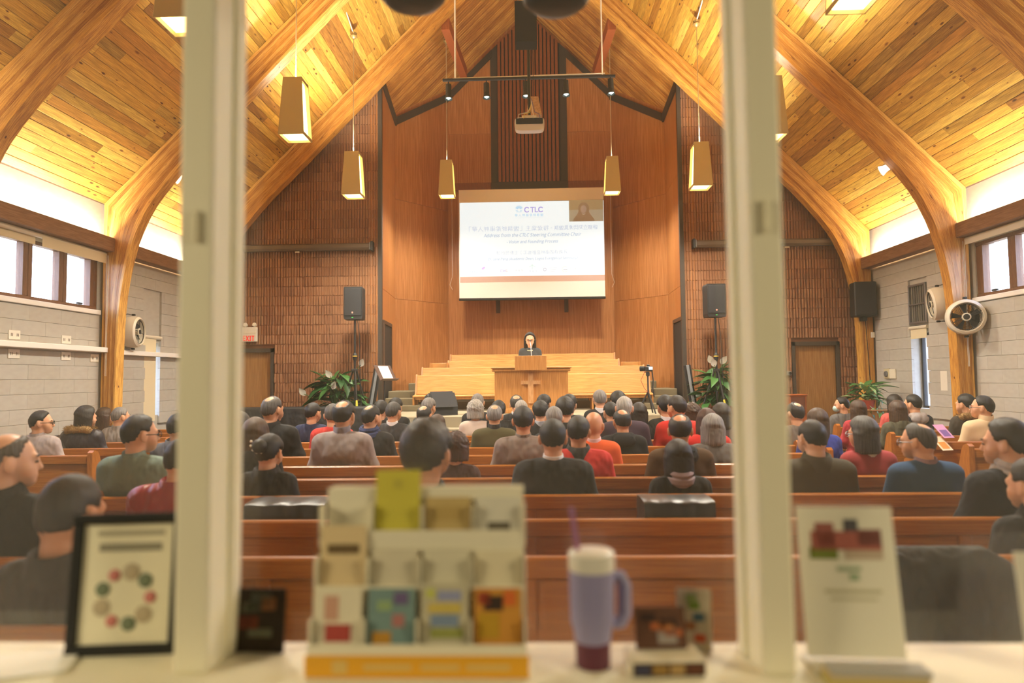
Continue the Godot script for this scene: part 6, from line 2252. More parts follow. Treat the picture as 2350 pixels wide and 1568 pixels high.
func build_people() -> void:
	M.skin = []
	for c in [C(214, 160, 124), C(198, 140, 104), C(224, 176, 144)]:
		var m := mat(c, 0.45)
		M.skin.append(m)
	M.trouser = [cloth(C(40, 40, 46)), cloth(C(58, 56, 60)), cloth(C(44, 50, 66))]
	prepare_bodies()
	var black := cloth(C(26, 26, 28))
	var suit := cloth(C(31, 30, 33))
	var shirtw: Material = mat(C(228, 228, 230), 0.8)
	var R := func(r: float) -> float:
		return row_d(r) + 0.245
	# ---- near rows, from the ledge wall side
	person("person in a black jacket with balding grey head in profile beside the picture frame", 26, 990, R.call(-1), -0.85, 0.0, "ring", "salt", black, "coat", null, {"skin": 2})
	person("person in a charcoal jacket with close black hair behind the picture frame", 158, 1084, 2.44, -0.15, 0.1, "crop", "dark", cloth(C(64, 60, 56)), "coat", null, {"skin": 1, "head": 1.3})
	person("person in a sage green shirt with dark hair and dark glasses", 322, 951, R.call(1), -0.7, 0.0, "short", "black", cloth(C(118, 138, 128)), "shirt", cloth(C(118, 138, 128)), {"glasses": 1, "w": 1.08})
	person("person in a shiny red jacket half behind the white post, by the green shirt", 418, 1004, R.call(0), -0.3, 0.1, "short", "dark", cloth(C(150, 24, 30), 0.4), "coat", null, {"w": 1.28})
	person("person in a grey quilted jacket by the white post, a row before the green shirt", 412, 948, R.call(3), -0.4, 0.0, "short", "black", cloth(C(86, 86, 94)), "coat", null, {"w": 1.05})
	# short pews by the ledge wall
	person("person in a pale checked shirt with black hair and glasses by the ledge wall", 97, 942, 7.66, -1.1, 0.0, "short", "black", cloth(C(172, 160, 158)), "shirt", cloth(C(172, 160, 158)), {"glasses": 1, "w": 1.1})
	person("person in a dark floral coat with a tan fur hood by the ledge wall", 197, 932, 8.45, -0.5, 0.05, "bob", "dark", cloth(C(46, 44, 54), 0.4), "fur", cloth(C(176, 142, 92)), {"w": 1.12})
	person("person with long streaked brown hair before the fur hooded coat", 240, 936, 10.02, -0.5, 0.0, "long", "brown", cloth(C(60, 50, 46)), "none", null)
	person("person in a light grey jacket with silver hair by the ledge wall", 277, 934, 9.24, -0.6, 0.0, "short", "grey", cloth(C(160, 154, 150)), "shirt", cloth(C(160, 154, 150)))
	# ---- middle block, exit sign side
	person("person in a black padded coat with greying hair before the exit door", 625, 908, R.call(4), -0.35, 0.0, "thin", "salt", cloth(C(27, 27, 27)), "coat", null, {"w": 1.2})
	person("person in a navy top with short black hair before the black covered table", 718, 924, R.call(6), -0.35, 0.0, "short", "black", cloth(C(38, 44, 74)), "none", null)
	person("person in a red ribbed top with a grey shoulder strap", 764, 926, R.call(5), 0.2, 0.0, "short", "salt", cloth(C(206, 56, 46)), "none", null, {"w": 1.1})
	person("person in a plain grey shirt with thinning black crown", 789, 918, R.call(3), -0.15, 0.0, "crown", "black", cloth(C(150, 138, 134)), "turtle", cloth(C(132, 128, 140)), {"w": 1.15})
	person("person in a dark jacket with a blue checked scarf and thinning crown", 852, 928, R.call(4), -0.5, 0.0, "thin", "black", suit, "scarf", cloth(C(50, 62, 104)), {"w": 1.1})
	person("person with black hair seated before the blue checked scarf", 874, 920, R.call(7), -0.3, 0.0, "thick", "black", suit, "none", null)
	person("person in a black coat with auburn and black hair beside the pearl clip", 586, 960, R.call(2), 0.1, 0.05, "bob", "brown", black, "coat", null)
	person("person in black with a pearl clip in pinned up black hair", 618, 997, R.call(1), -0.15, 0.05, "bun", "black", black, "coat", null, {"pearls": 1})
	person("person with dark hair at the edge of the white post by the pearl clip", 548, 946, R.call(3), 0.0, 0.0, "bob", "dark", cloth(C(62, 56, 50)), "coat", null)
	person("person in a dark quilted jacket with white collar and grey brown hair", 903, 922, R.call(6), -0.35, 0.0, "short", "dgrey", cloth(C(52, 52, 56)), "shirt", shirtw, {"w": 1.05})
	person("person with black hair before the dark quilted jacket and white collar", 908, 914, R.call(8), -0.3, 0.0, "thick", "black", suit, "none", null)
	person("person with bushy silver hair in front of the floor monitor", 984, 914, R.call(8), -0.5, 0.0, "thick", "grey", suit, "none", null)
	person("person with receding black hair behind the bushy silver head", 973, 930, R.call(6), -0.2, 0.0, "crown", "black", suit, "none", null)
	person("person with long dark brown hair beside the receding black hair", 1003, 952, R.call(5), -0.2, 0.05, "long", "brown", cloth(C(64, 46, 42)), "none", null)
	person("person with a big dark head behind the yellow leaflet", 978, 964, R.call(-1), -0.2, 0.0, "thick", "dark", black, "coat", null, {"skin": 1, "w": 1.05, "head": 1.34})
	person("person with curly auburn hair behind the big dark head", 1046, 996, R.call(2), -0.1, 0.1, "curly", "red", cloth(C(70, 36, 32)), "none", null)
	# ---- middle block, centre
	person("person in a black suit with neat grey hair near the floor monitor", 1096, 902, R.call(8), 0.15, 0.0, "crop", "grey", suit, "shirt", shirtw)
	person("person in a pale blouse with curly white hair", 1091, 921, R.call(7), 0.0, 0.0, "curly", "white", knit(C(214, 196, 180)), "none", null)
	person("person in an olive green fleece with balding grey head", 1135, 928, R.call(5), 0.0, 0.0, "thin", "grey", knit(C(84, 78, 48)), "turtle", cloth(C(44, 42, 46)), {"w": 1.15})
	person("person with black hair just before the olive fleece", 1144, 920, R.call(7), 0.1, 0.0, "thick", "black", suit, "none", null)
	person("person in a dark suit with balding grey hair before the pulpit", 1185, 906, R.call(8), 0.0, 0.0, "crown", "dgrey", suit, "shirt", shirtw)
	person("person in dark clothes with cropped white hair before the tweed jacket", 1196, 917, R.call(7), 0.1, 0.0, "crop", "white", suit, "none", null)
	person("person in a grey tweed jacket with short black hair", 1200, 931, R.call(3), 0.05, 0.0, "short", "black", cloth(C(136, 120, 110)), "shirt", cloth(C(136, 120, 110)), {"w": 1.15, "skin": 1})
	person("person in black with a light grey collar and black hair", 1240, 920, R.call(6), 0.0, 0.0, "thick", "black", suit, "shirt", cloth(C(176, 178, 186)))
	person("person with black hair before the pulpit cross", 1248, 906, R.call(8), -0.4, 0.0, "thick", "black", suit, "none", null)
	person("person with cropped silver hair behind the black hair and grey collar", 1271, 931, R.call(4), 0.1, 0.0, "crop", "grey", suit, "shirt", cloth(C(150, 150, 156)))
	person("person in a black suit with white collar and black hair, before the last pew", 1268, 960, R.call(1), 0.0, 0.0, "short", "black", cloth(C(30, 30, 32)), "shirt", shirtw, {"w": 1.2})
	person("person with full black hair behind the bald head, one of two side by side", 1296, 911, R.call(5), 0.1, 0.0, "thick", "black", suit, "none", null)
	person("person with tall black hair a row before the full black hair", 1306, 906, R.call(7), -0.3, 0.0, "thick", "black", suit, "none", null)
	person("person in a bright red hooded jacket with black hair", 1327, 953, R.call(2), -0.2, 0.0, "short", "black", cloth(C(206, 40, 34)), "coat", cloth(C(46, 44, 44)), {"w": 1.2, "skin": 1})
	person("person with a shiny bald head in an orange sweater", 1362, 943, R.call(3), -0.35, 0.0, "none", "black", knit(C(222, 92, 36)), "shirt", mat(C(226, 196, 200), 0.8), {"skin": 1, "w": 1.1})
	person("person in a black suit with neat grey hair before the bench, camera tripod side", 1376, 894, R.call(8), 0.1, 0.0, "short", "grey", suit, "shirt", shirtw)
	person("person with tousled black hair before the choir bench", 1418, 898, R.call(7), 0.2, 0.0, "thick", "black", suit, "none", null)
	person("person in a dark plum sweater with short white hair", 1432, 908, R.call(5), -0.1, 0.0, "crop", "white", knit(C(64, 48, 62)), "shirt", shirtw, {"w": 1.15})
	person("person in a black sweater with balding dark crown", 1427, 938, R.call(4), 0.15, 0.05, "crown", "black", knit(C(26, 26, 28)), "hood", null, {"skin": 1, "w": 1.1})
	person("person with long dark hair beside the camera tripod", 1466, 925, R.call(6), 0.1, 0.0, "long", "dark", suit, "none", null)
	person("person with dark hair and bare ear beside the short white hair", 1401, 922, R.call(6), 0.3, 0.0, "short", "black", suit, "none", null)
	person("person in a dark green suit with flat black hair by the tripod", 1526, 908, R.call(6), 0.25, 0.0, "thick", "black", cloth(C(52, 54, 48)), "shirt", shirtw)
	person("person in a red sweater with dark hair beside the dark green suit", 1553, 907, R.call(5), 0.55, 0.0, "short", "dark", knit(C(206, 52, 42)), "none", null, {"w": 1.1})
	person("person with curly dark brown hair beyond the white haired dark blouse", 1587, 928, R.call(6), 0.2, 0.05, "curly", "brown", cloth(C(150, 50, 40)), "none", null)
	person("person in red with wavy auburn hair beside the white haired dark blouse", 1622, 938, R.call(4), -0.3, 0.1, "bob", "red", knit(C(200, 44, 40)), "none", null, {"w": 1.1})
	person("person in a brown patterned coat with thinning dark hair", 1560, 949, R.call(2), -0.2, 0.05, "crown", "dark", tri_mat(C(112, 84, 50), 0.9, T.rough, Vector3(6, 9, 6), T.rough, 0.6), "hood", black, {"skin": 1, "w": 1.15})
	person("person in a dark grey buttoned blouse with smooth silver hair", 1635, 951, R.call(3), -0.1, 0.05, "bob", "grey", cloth(C(96, 90, 86)), "none", null, {"buttons": 1, "w": 1.1})
	person("person in black with a checked scarf and black bobbed hair", 1556, 1010, R.call(1), 0.1, 0.1, "bob", "dark", black, "scarf", tri_mat(C(196, 180, 190), 0.9, T.rough, Vector3(12, 12, 12)), {"w": 1.05})
	person("person with dark brown hair and a flower print top by the white post", 1655, 926, R.call(5), 0.2, 0.0, "bob", "dark", cloth(C(70, 52, 56)), "none", null)
	# ---- middle block, wooden door side
	person("person with combed over thin hair beside the post and wooden door", 1824, 922, R.call(5), 0.3, 0.0, "thin", "dark", cloth(C(120, 108, 96)), "none", null)
	person("person with long chestnut hair in a blue top, behind combed over thin hair", 1875, 938, R.call(4), 0.2, 0.0, "long", "brown", cloth(C(52, 66, 150)), "none", null)
	person("person in a dark olive fleece jacket with cropped black hair", 1864, 960, R.call(1), 0.2, 0.1, "crop", "black", knit(C(74, 68, 54)), "coat", null, {"w": 1.15, "skin": 2})
	person("person in a grey suit wearing a pale blue face mask", 1930, 911, R.call(8) + 0.6, 1.25, 0.0, "short", "black", cloth(C(104, 102, 100)), "none", null, {"mask": 1})
	person("person in red with long straight brown hair", 1968, 919, R.call(7), 0.2, 0.0, "long", "brown", cloth(C(170, 46, 56)), "none", null)
	person("person in a brick red sweater with grey bobbed hair and glasses", 1980, 957, R.call(2), 0.6, 0.05, "bob", "dgrey", knit(C(150, 52, 54)), "shirt", cloth(C(214, 204, 186)), {"glasses": 2})
	person("person in a blue sweater with grey hair and glasses", 2106, 968, R.call(1), 0.75, 0.05, "thin", "dgrey", knit(C(48, 78, 112)), "shirt", cloth(C(150, 120, 130)), {"glasses": 2, "w": 1.12})
	# short pews by the fan wall
	person("person in a salmon pink top with dark hair under the slot window", 2052, 906, 10.8, 0.2, 0.05, "bob", "dark", cloth(C(214, 96, 90)), "none", null)
	person("person in an olive jacket with a smooth brown bob under the slot window", 2059, 920, 9.235, 0.1, 0.05, "bob", "brown", cloth(C(82, 80, 62)), "coat", null)
	person("person in a navy hooded jacket with grey collar under the slot window", 2094, 905, 10.0, 0.6, 0.0, "short", "black", cloth(C(44, 46, 58)), "hood", cloth(C(170, 162, 160)))
	person("person in a dark coat with tan fur collar beside the timber arch foot", 2216, 903, 9.235, 0.4, 0.05, "short", "black", cloth(C(60, 52, 44)), "fur", cloth(C(166, 132, 84)))
	person("person in a cream roll neck sweater with black hair and glasses", 2252, 908, 8.45, 0.9, -0.05, "short", "black", knit(C(222, 196, 158)), "turtle", knit(C(222, 196, 158)), {"glasses": 2, "w": 1.1})
	person("person in dark navy with a grey scarf and smooth black hair", 2306, 962, R.call(0), 0.75, 0.0, "bun", "black", cloth(C(24, 26, 36)), "scarf", cloth(C(170, 160, 154)), {"w": 1.15})
	person("person in black with short dark hair behind the plain white sign board", 2368, 1050, R.call(-1), 0.35, 0.05, "short", "dark", black, "coat", null)
	# ---- reader behind the pulpit
	var top := at(1216, 763, 13.42)
	var s := (top.y - 1.0) / (PIVOT.y + 0.244 * HEAD + 0.18)
	var w := thing("person", "person in a grey patterned jacket with long black hair and glasses speaking at the pulpit", "person", Vector3(top.x, 1.0 + 0.18 * s, -13.42), PI)
	w.scale = Vector3.ONE * s
	part(w, "body", skin_mesh(0.0, 0.12), M.skin[0])
	part(w, "jacket", BODY.stand_jacket, tri_mat(C(78, 84, 86), 0.9, T.rough, Vector3(9, 9, 9), T.rough, 0.5))
	part(w, "trousers", BODY.stand_legs, M.trouser[0])
	var hp := head_turn(0.0, 0.12)
	hp = hp.scaled(Vector3.ONE * HEAD)
	var hx := Transform3D(hp, PIVOT - hp * PIVOT)
	part(w, "hair", hair_mesh("long"), hair_mat("black")).transform = hx
	part(w, "glasses", glasses_mesh(), M.brass).transform = hx
	for e in [[-0.034, 1.246, 0.009, 0.006], [0.034, 1.246, 0.009, 0.006]]:
		part(w, "eye", boxm(Vector3(0.024, 0.008, 0.01), 0.003), M.rubber, hx * Vector3(e[0], e[1], -0.092), hp)
		part(w, "eyebrow", boxm(Vector3(0.034, 0.006, 0.01), 0.002), M.rubber, hx * Vector3(e[0], e[1] + 0.024, -0.089), hp)
	part(w, "lips", boxm(Vector3(0.042, 0.012, 0.012), 0.004), mat(C(190, 70, 66), 0.5), hx * Vector3(0, 1.187, -0.088), hp)
	var nk := MB.new()
	var pts := []
	for j in 9:
		var a := -0.9 + 1.8 * j / 8.0
		pts.append(Vector3(sin(a) * 0.075, 1.075 - 0.03 * cos(a), 0.03 - cos(a) * 0.105))
	nk.tube(pts, 0.008, 6)
	part(w, "necklace", nk.done(), mat(C(230, 220, 170), 0.4))
	# leaflets held by the people in the short pews
	for q in [[2165, 990, 8.1, "pink and violet folded leaflet held up before the cream sweater", C(206, 150, 190)], [2162, 1018, 8.0, "cream leaflet with an orange panel held before the cream sweater", C(236, 214, 180)]]:
		var p := at(q[0], q[1], q[2])
		var lf := thing("leaflet", q[3], "leaflet", p, 0.3, "leaflets held in the pews")
		part(lf, "sheet", boxm(Vector3(0.15, 0.002, 0.21)), mat(q[4], 0.8), Vector3.ZERO, Basis(Vector3.RIGHT, 0.75))
		part(lf, "print_panel", boxm(Vector3(0.1, 0.001, 0.1)), mat(C(214, 140, 60) if q[2] < 8.05 else C(120, 90, 150), 0.8), Basis(Vector3.RIGHT, 0.75) * Vector3(0, 0.002, 0.03), Basis(Vector3.RIGHT, 0.75))
	# dark coat laid over the last pew
	var cp := at(2140, 1300, row_d(-1) - 0.06)
	var ct := thing("draped_coat", "dark coat hung over the back of the last pew beside the flyer stand", "coat", V(cp.x, 0.0, row_d(-1)))
	var n := nets([cap(Vector3(-0.2, 0.85, -0.01), Vector3(0.24, 0.85, -0.01), 0.045, 0.045), ell(Vector3(-0.16, 0.58, 0.055), Vector3(0.16, 0.3, 0.05)), ell(Vector3(0.2, 0.58, 0.055), Vector3(0.18, 0.32, 0.055)), ell(Vector3(0.02, 0.6, 0.05), Vector3(0.16, 0.26, 0.045)), cap(Vector3(-0.26, 0.8, 0.045), Vector3(-0.33, 0.42, 0.07), 0.045, 0.05), cap(Vector3(0.3, 0.8, 0.045), Vector3(0.4, 0.4, 0.07), 0.045, 0.05)], Vector3(-0.45, 0.22, -0.08), Vector3(0.5, 0.95, 0.24), 0.016, 0.05)
	part(ct, "coat", net_mesh(n), cloth(C(50, 50, 46)))

# ------------------------------------------------------------------ foyer side: window wall, sill and the things on it
const SILL := 1.03
func build_foyer() -> void:
	M.foyer = mat(C(92, 76, 58), 0.8)
	var b := MB.new()
	var w0 := -1.92
	var w1 := 1.72
	b.span(V(RC - HW - 0.34, 0, 1.42), V(w0, 12.0, 1.62))
	b.span(V(w1, 0, 1.42), V(RC + HW + 0.34, 12.0, 1.62))
	b.span(V(w0, 0, 1.42), V(w1, SILL - 0.05, 1.62))
	b.span(V(w0, 2.9, 1.42), V(w1, 12.0, 1.62))
	struct("wall_rear", b.done(), M.white, "white wall between foyer and nave with a wide window")
	b = MB.new()
	b.span(V(-4.2, 0, -3.4), V(-4.0, 2.9, 1.42))
	struct("wall_foyer_left", b.done(), M.foyer)
	b = MB.new()
	b.span(V(4.0, 0, -3.4), V(4.2, 2.9, 1.42))
	struct("wall_foyer_right", b.done(), M.foyer)
	b = MB.new()
	b.span(V(-4.2, 0, -3.6), V(4.2, 2.9, -3.4))
	struct("wall_foyer_back", b.done(), M.foyer)
	b = MB.new()
	b.span(V(-4.2, 2.9, -3.6), V(4.2, 3.0, 1.42))
	struct("ceiling_foyer", b.done(), M.foyer)
	b = MB.new()
	b.span(V(-4.2, -0.2, -3.6), V(4.2, 0.0, -0.2))
	struct("floor_foyer", b.done(), M.floor)
	# ceiling light panels of the foyer
	for x in [-3.6, 3.6]:
		var t := thing("ceiling_light_panel", "flat warm ceiling light panel in the foyer", "ceiling light", V(x, 2.895, -0.3), 0, "foyer ceiling light panels")
		part(t, "lamp_frame", boxm(Vector3(0.66, 0.02, 1.26)), M.white, Vector3(0, 0.0, 0))
		part(t, "lamp_diffuser", boxm(Vector3(0.6, 0.006, 1.2)), glow(Color(1.0, 0.93, 0.72), 3.0), Vector3(0, -0.012, 0))
		lamp_area(t, V(x, 2.87, -0.3), V(x * 0.6, 1.0, 0.6), Vector2(0.6, 1.2), 20.0, Color(1.0, 0.93, 0.74), Vector3(0, 0, 1))
	# window frame: sill, posts, glass
	var win := struct("window_7", boxm(Vector3(w1 - w0, 0.05, 0.30), 0.004), M.post, "wide foyer window with white painted posts")
	win.position = V((w0 + w1) * 0.5, SILL - 0.025, 1.49)
	for q in [[-0.775, -0.70], [0.465, 0.535], [w0, w0 + 0.07], [w1 - 0.07, w1]]:
		var c := V((q[0] + q[1]) * 0.5, (SILL + 2.9) * 0.5, 1.545) - win.position
		part(win, "post", boxm(Vector3(q[1] - q[0], 2.9 - SILL, 0.17), 0.006), M.post, c)
		part(win, "glazing_stop", boxm(Vector3(q[1] - q[0] + 0.024, 2.9 - SILL, 0.045), 0.006), M.post, c + Vector3(0, 0, -0.03))
		if absf(q[0]) < 1.0:
			var mb := MB.new()
			mb.tube([Vector3(0, -0.035, 0), Vector3(0, 0.035, 0)], 0.012, 12, true, 0.35)
			part(win, "latch_plate", mb.done(), M.post, V((q[0] + q[1]) * 0.5, 1.99, 1.457) - win.position)
	var px := [w0 + 0.07, -0.775, -0.70, 0.465, 0.535, w1 - 0.07]
	for k in 3:
		part(win, "pane", boxm(Vector3(px[k * 2 + 1] - px[k * 2], 2.9 - SILL, 0.005)), M.glass, V((px[k * 2] + px[k * 2 + 1]) * 0.5, (SILL + 2.9) * 0.5, 1.6) - win.position)
	build_rack()
	# picture frame
	var f0 := aty(165, 1498, SILL)
	var fr := thing("framed_print", "black framed print of a flower wreath on the window sill", "picture frame", V(-0.945, SILL, 1.56), 0.10)
	var tl := Basis(Vector3.RIGHT, -0.10)
	var fw := 0.25
	var fh := 0.315
	for q in [[0, 0.012, fw, 0.024], [0, fh - 0.012, fw, 0.024], [-fw * 0.5 + 0.012, fh * 0.5, 0.024, fh - 0.048], [fw * 0.5 - 0.012, fh * 0.5, 0.024, fh - 0.048]]:
		part(fr, "frame_bar", boxm(Vector3(q[2], q[3], 0.018), 0.003), M.rubber, tl * Vector3(q[0], q[1], 0), tl)
	part(fr, "print", boxm(Vector3(fw - 0.04, fh - 0.04, 0.004)), mat(C(240, 234, 210), 0.7), tl * Vector3(0, fh * 0.5, -0.002), tl)
	part(fr, "stay", boxm(Vector3(0.04, 0.2, 0.004)), M.rubber, Vector3(0, 0.098, -0.045), Basis(Vector3.RIGHT, 0.22))
	var rr := RandomNumberGenerator.new()
	rr.seed = 4
	for k in 9:
		var an := TAU * k / 9.0
		var mb := MB.new()
		mb.lathe([Vector2(0.014 + 0.003 * (k % 3), 0), Vector2(0.011, 0.002), Vector2(0, 0.002)], 10, Transform3D(tl * Basis(Vector3.RIGHT, PI / 2), tl * Vector3(cos(an) * 0.055, 0.125 + sin(an) * 0.058, 0.001)))
		part(fr, "wreath_flower", mb.done(), mat([C(206, 130, 126), C(120, 132, 110), C(190, 176, 150)][k % 3], 0.8))
	for k in 2:
		part(fr, "print_line", boxm(Vector3(0.15 - 0.01 * k, 0.012 + 0.006 * k, 0.001)), mat(C(178, 172, 150) if k == 0 else C(150, 146, 130), 0.8), tl * Vector3(0.005, 0.27 - 0.032 * k, 0.001), tl)
	# small dark picture card behind the post
	var dc := thing("picture_card", "dark colourful picture card leaning by the brochure rack", "card", V(-0.655, SILL, 1.575), -0.05)
	tl = Basis(Vector3.RIGHT, -0.12)
	part(dc, "card", boxm(Vector3(0.155, 0.14, 0.006), 0.001), mat(C(48, 38, 28), 0.6), tl * Vector3(0, 0.071, 0), tl)
	for k in 7:
		part(dc, "print_patch", boxm(Vector3(rr.randf_range(0.03, 0.06), rr.randf_range(0.015, 0.03), 0.001)), mat([C(110, 112, 96), C(120, 60, 44), C(84, 88, 80), C(140, 96, 66)][k % 4], 0.7), tl * Vector3(rr.randf_range(-0.045, 0.045), rr.randf_range(0.02, 0.12), 0.0036), tl)
	# insulated tumbler
	var tp := aty(1362, 1530, SILL)
	var tu := thing("tumbler", "lavender insulated tumbler with handle and straw on the sill", "tumbler", V(tp.x, SILL, 1.51))
	var mb2 := MB.new()
	mb2.lathe([Vector2(0, 0), Vector2(0.034, 0), Vector2(0.037, 0.004), Vector2(0.038, 0.055)], 28)
	part(tu, "base_sleeve", mb2.done(), mat(C(98, 44, 66), 0.45))
	mb2 = MB.new()
	mb2.lathe([Vector2(0.0385, 0.055), Vector2(0.041, 0.075), Vector2(0.047, 0.095), Vector2(0.049, 0.20), Vector2(0.049, 0.205)], 28)
	part(tu, "body", mb2.done(), mat(C(150, 146, 190), 0.4))
	mb2 = MB.new()
	mb2.lathe([Vector2(0.050, 0.205), Vector2(0.050, 0.24), Vector2(0.044, 0.245), Vector2(0.0, 0.245)], 28)
	part(tu, "lid", mb2.done(), mat(C(226, 222, 214), 0.35))
	mb2 = MB.new()
	mb2.tube([Vector3(-0.03, 0.245, 0), Vector3(-0.042, 0.335, 0.0)], 0.006, 10)
	part(tu, "straw", mb2.done(), mat(C(158, 110, 150), 0.4))
	mb2 = MB.new()
	mb2.tube([Vector3(0.044, 0.19, 0.0), Vector3(0.062, 0.188, 0), Vector3(0.07, 0.17, 0), Vector3(0.07, 0.11, 0), Vector3(0.062, 0.092, 0), Vector3(0.045, 0.09, 0)], 0.009, 10, true, 1.6)
	part(tu, "handle", mb2.done(), mat(C(160, 156, 200), 0.4))
	# card box beside the tumbler
	var bp := aty(1530, 1545, SILL)
	var cb := thing("card_box", "low white display box with a dark printed front on the sill", "display box", V(bp.x, SILL, 1.50), 0.05)
	part(cb, "box", boxm(Vector3(0.155, 0.03, 0.09), 0.002), mat(C(216, 208, 186), 0.8), Vector3(0, 0.0155, 0))
	part(cb, "front_print", boxm(Vector3(0.15, 0.026, 0.002)), mat(C(70, 48, 36), 0.7), Vector3(0, 0.0145, 0.046))
	for k in 4:
		part(cb, "print_patch", boxm(Vector3(0.03, 0.02, 0.001)), mat([C(60, 60, 84), C(150, 118, 60), C(170, 140, 90), C(96, 54, 34)][k], 0.7), Vector3(-0.055 + k * 0.036, 0.015, 0.0476))
	var tl2 := Basis(Vector3.RIGHT, -0.35)
	var cs := thing("card_stack", "small stack of orange and brown picture cards in the white box", "cards", V(bp.x, SILL + 0.032, 1.52), 0.05)
	part(cs, "card", boxm(Vector3(0.11, 0.085, 0.012), 0.001), mat(C(92, 58, 40), 0.7), tl2 * Vector3(0, 0.042, 0), tl2)
	for k in 6:
		part(cs, "print_patch", boxm(Vector3(rr.randf_range(0.02, 0.045), rr.randf_range(0.012, 0.03), 0.001)), mat([C(176, 96, 52), C(58, 36, 30), C(150, 140, 136), C(190, 120, 70)][k % 4], 0.7), tl2 * Vector3(rr.randf_range(-0.035, 0.035), rr.randf_range(0.015, 0.07), 0.0066), tl2)
	var mc := thing("message_card", "white card with green and red motif leaning beside the post", "card", V(bp.x + 0.085, SILL, 1.585), -0.2)
	part(mc, "card", boxm(Vector3(0.075, 0.135, 0.004), 0.001), mat(C(206, 196, 172), 0.8), tl * Vector3(0, 0.068, 0), tl)
	for k in 5:
		part(mc, "print_patch", boxm(Vector3(0.025, 0.018, 0.001)), mat([C(120, 150, 70), C(96, 130, 150), C(206, 96, 66), C(150, 170, 110), C(170, 120, 90)][k], 0.7), tl * Vector3([0.0, 0.01, 0.012, -0.006, -0.01][k], [0.1, 0.075, 0.03, 0.115, 0.055][k], 0.0026), tl)
	# flyer stand with the house picture
	var ft := aty(1925, 1490, SILL)
	var fs := thing("flyer_stand", "white flyer stand with a picture of a red brick house", "flyer stand", V(0.685, SILL, 1.52), -0.06)
	var tf := Basis(Vector3.RIGHT, -0.16)
	part(fs, "flyer", boxm(Vector3(0.205, 0.315, 0.004), 0.001), mat(C(226, 222, 208), 0.7), tf * Vector3(0, 0.17, 0), tf)
	part(fs, "acrylic_back", boxm(Vector3(0.215, 0.33, 0.003)), M.glass, tf * Vector3(0, 0.17, -0.006), tf)
	part(fs, "foot", boxm(Vector3(0.215, 0.006, 0.1)), mat(C(206, 200, 184), 0.4), Vector3(0, 0.0035, 0.02))
	var hp := [[0.0, 0.255, 0.15, 0.04, C(166, 96, 88)], [-0.045, 0.268, 0.04, 0.05, C(150, 90, 84)], [0.012, 0.288, 0.03, 0.026, C(84, 82, 88)], [0.05, 0.262, 0.05, 0.035, C(140, 92, 90)], [-0.05, 0.228, 0.06, 0.026, C(112, 124, 50)], [0.035, 0.226, 0.08, 0.022, C(186, 168, 150)], [0.0, 0.195, 0.05, 0.01, C(160, 176, 150)], [0.01, 0.178, 0.02, 0.014, C(150, 172, 140)], [0.005, 0.148, 0.12, 0.008, C(190, 186, 160)], [0.005, 0.132, 0.1, 0.006, C(196, 192, 168)]]
	for q in hp:
		part(fs, "print_patch", boxm(Vector3(q[2], q[3], 0.001)), mat(q[4], 0.8), tf * Vector3(q[0], q[1], 0.0028), tf)
	var bk := thing("booklet_stack", "thin stack of yellow and grey booklets under the flyer stand", "booklets", V(0.675, SILL, 1.43), -0.06)
	for k in 3:
		part(bk, "booklet", boxm(Vector3(0.19, 0.01, 0.05), 0.001), mat([C(190, 176, 96), C(200, 180, 140), C(176, 174, 172)][k], 0.8), Vector3(0.004 * k, 0.0055 + 0.0108 * k, 0))
	var ws := thing("white_sign", "plain white sign board standing at the sill end", "sign", V(1.10, SILL, 1.47), -0.1)
	part(ws, "board", boxm(Vector3(0.17, 0.24, 0.005), 0.001), mat(C(214, 210, 198), 0.7), tf * Vector3(0, 0.12, 0), tf)
	part(ws, "foot", boxm(Vector3(0.1, 0.006, 0.08)), mat(C(206, 200, 184), 0.5), Vector3(0, 0.0035, -0.03))
	var ps := thing("paper_sheets", "loose white paper sheets lying on the sill by the picture frame", "paper", V(-1.14, SILL, 1.50), 0.25)
	for k in 3:
		part(ps, "sheet", boxm(Vector3(0.21, 0.002, 0.15)), M.paper, Vector3(0.004 * k, 0.0015 + 0.0025 * k, 0.003 * k), turn_y(0.05 * k))

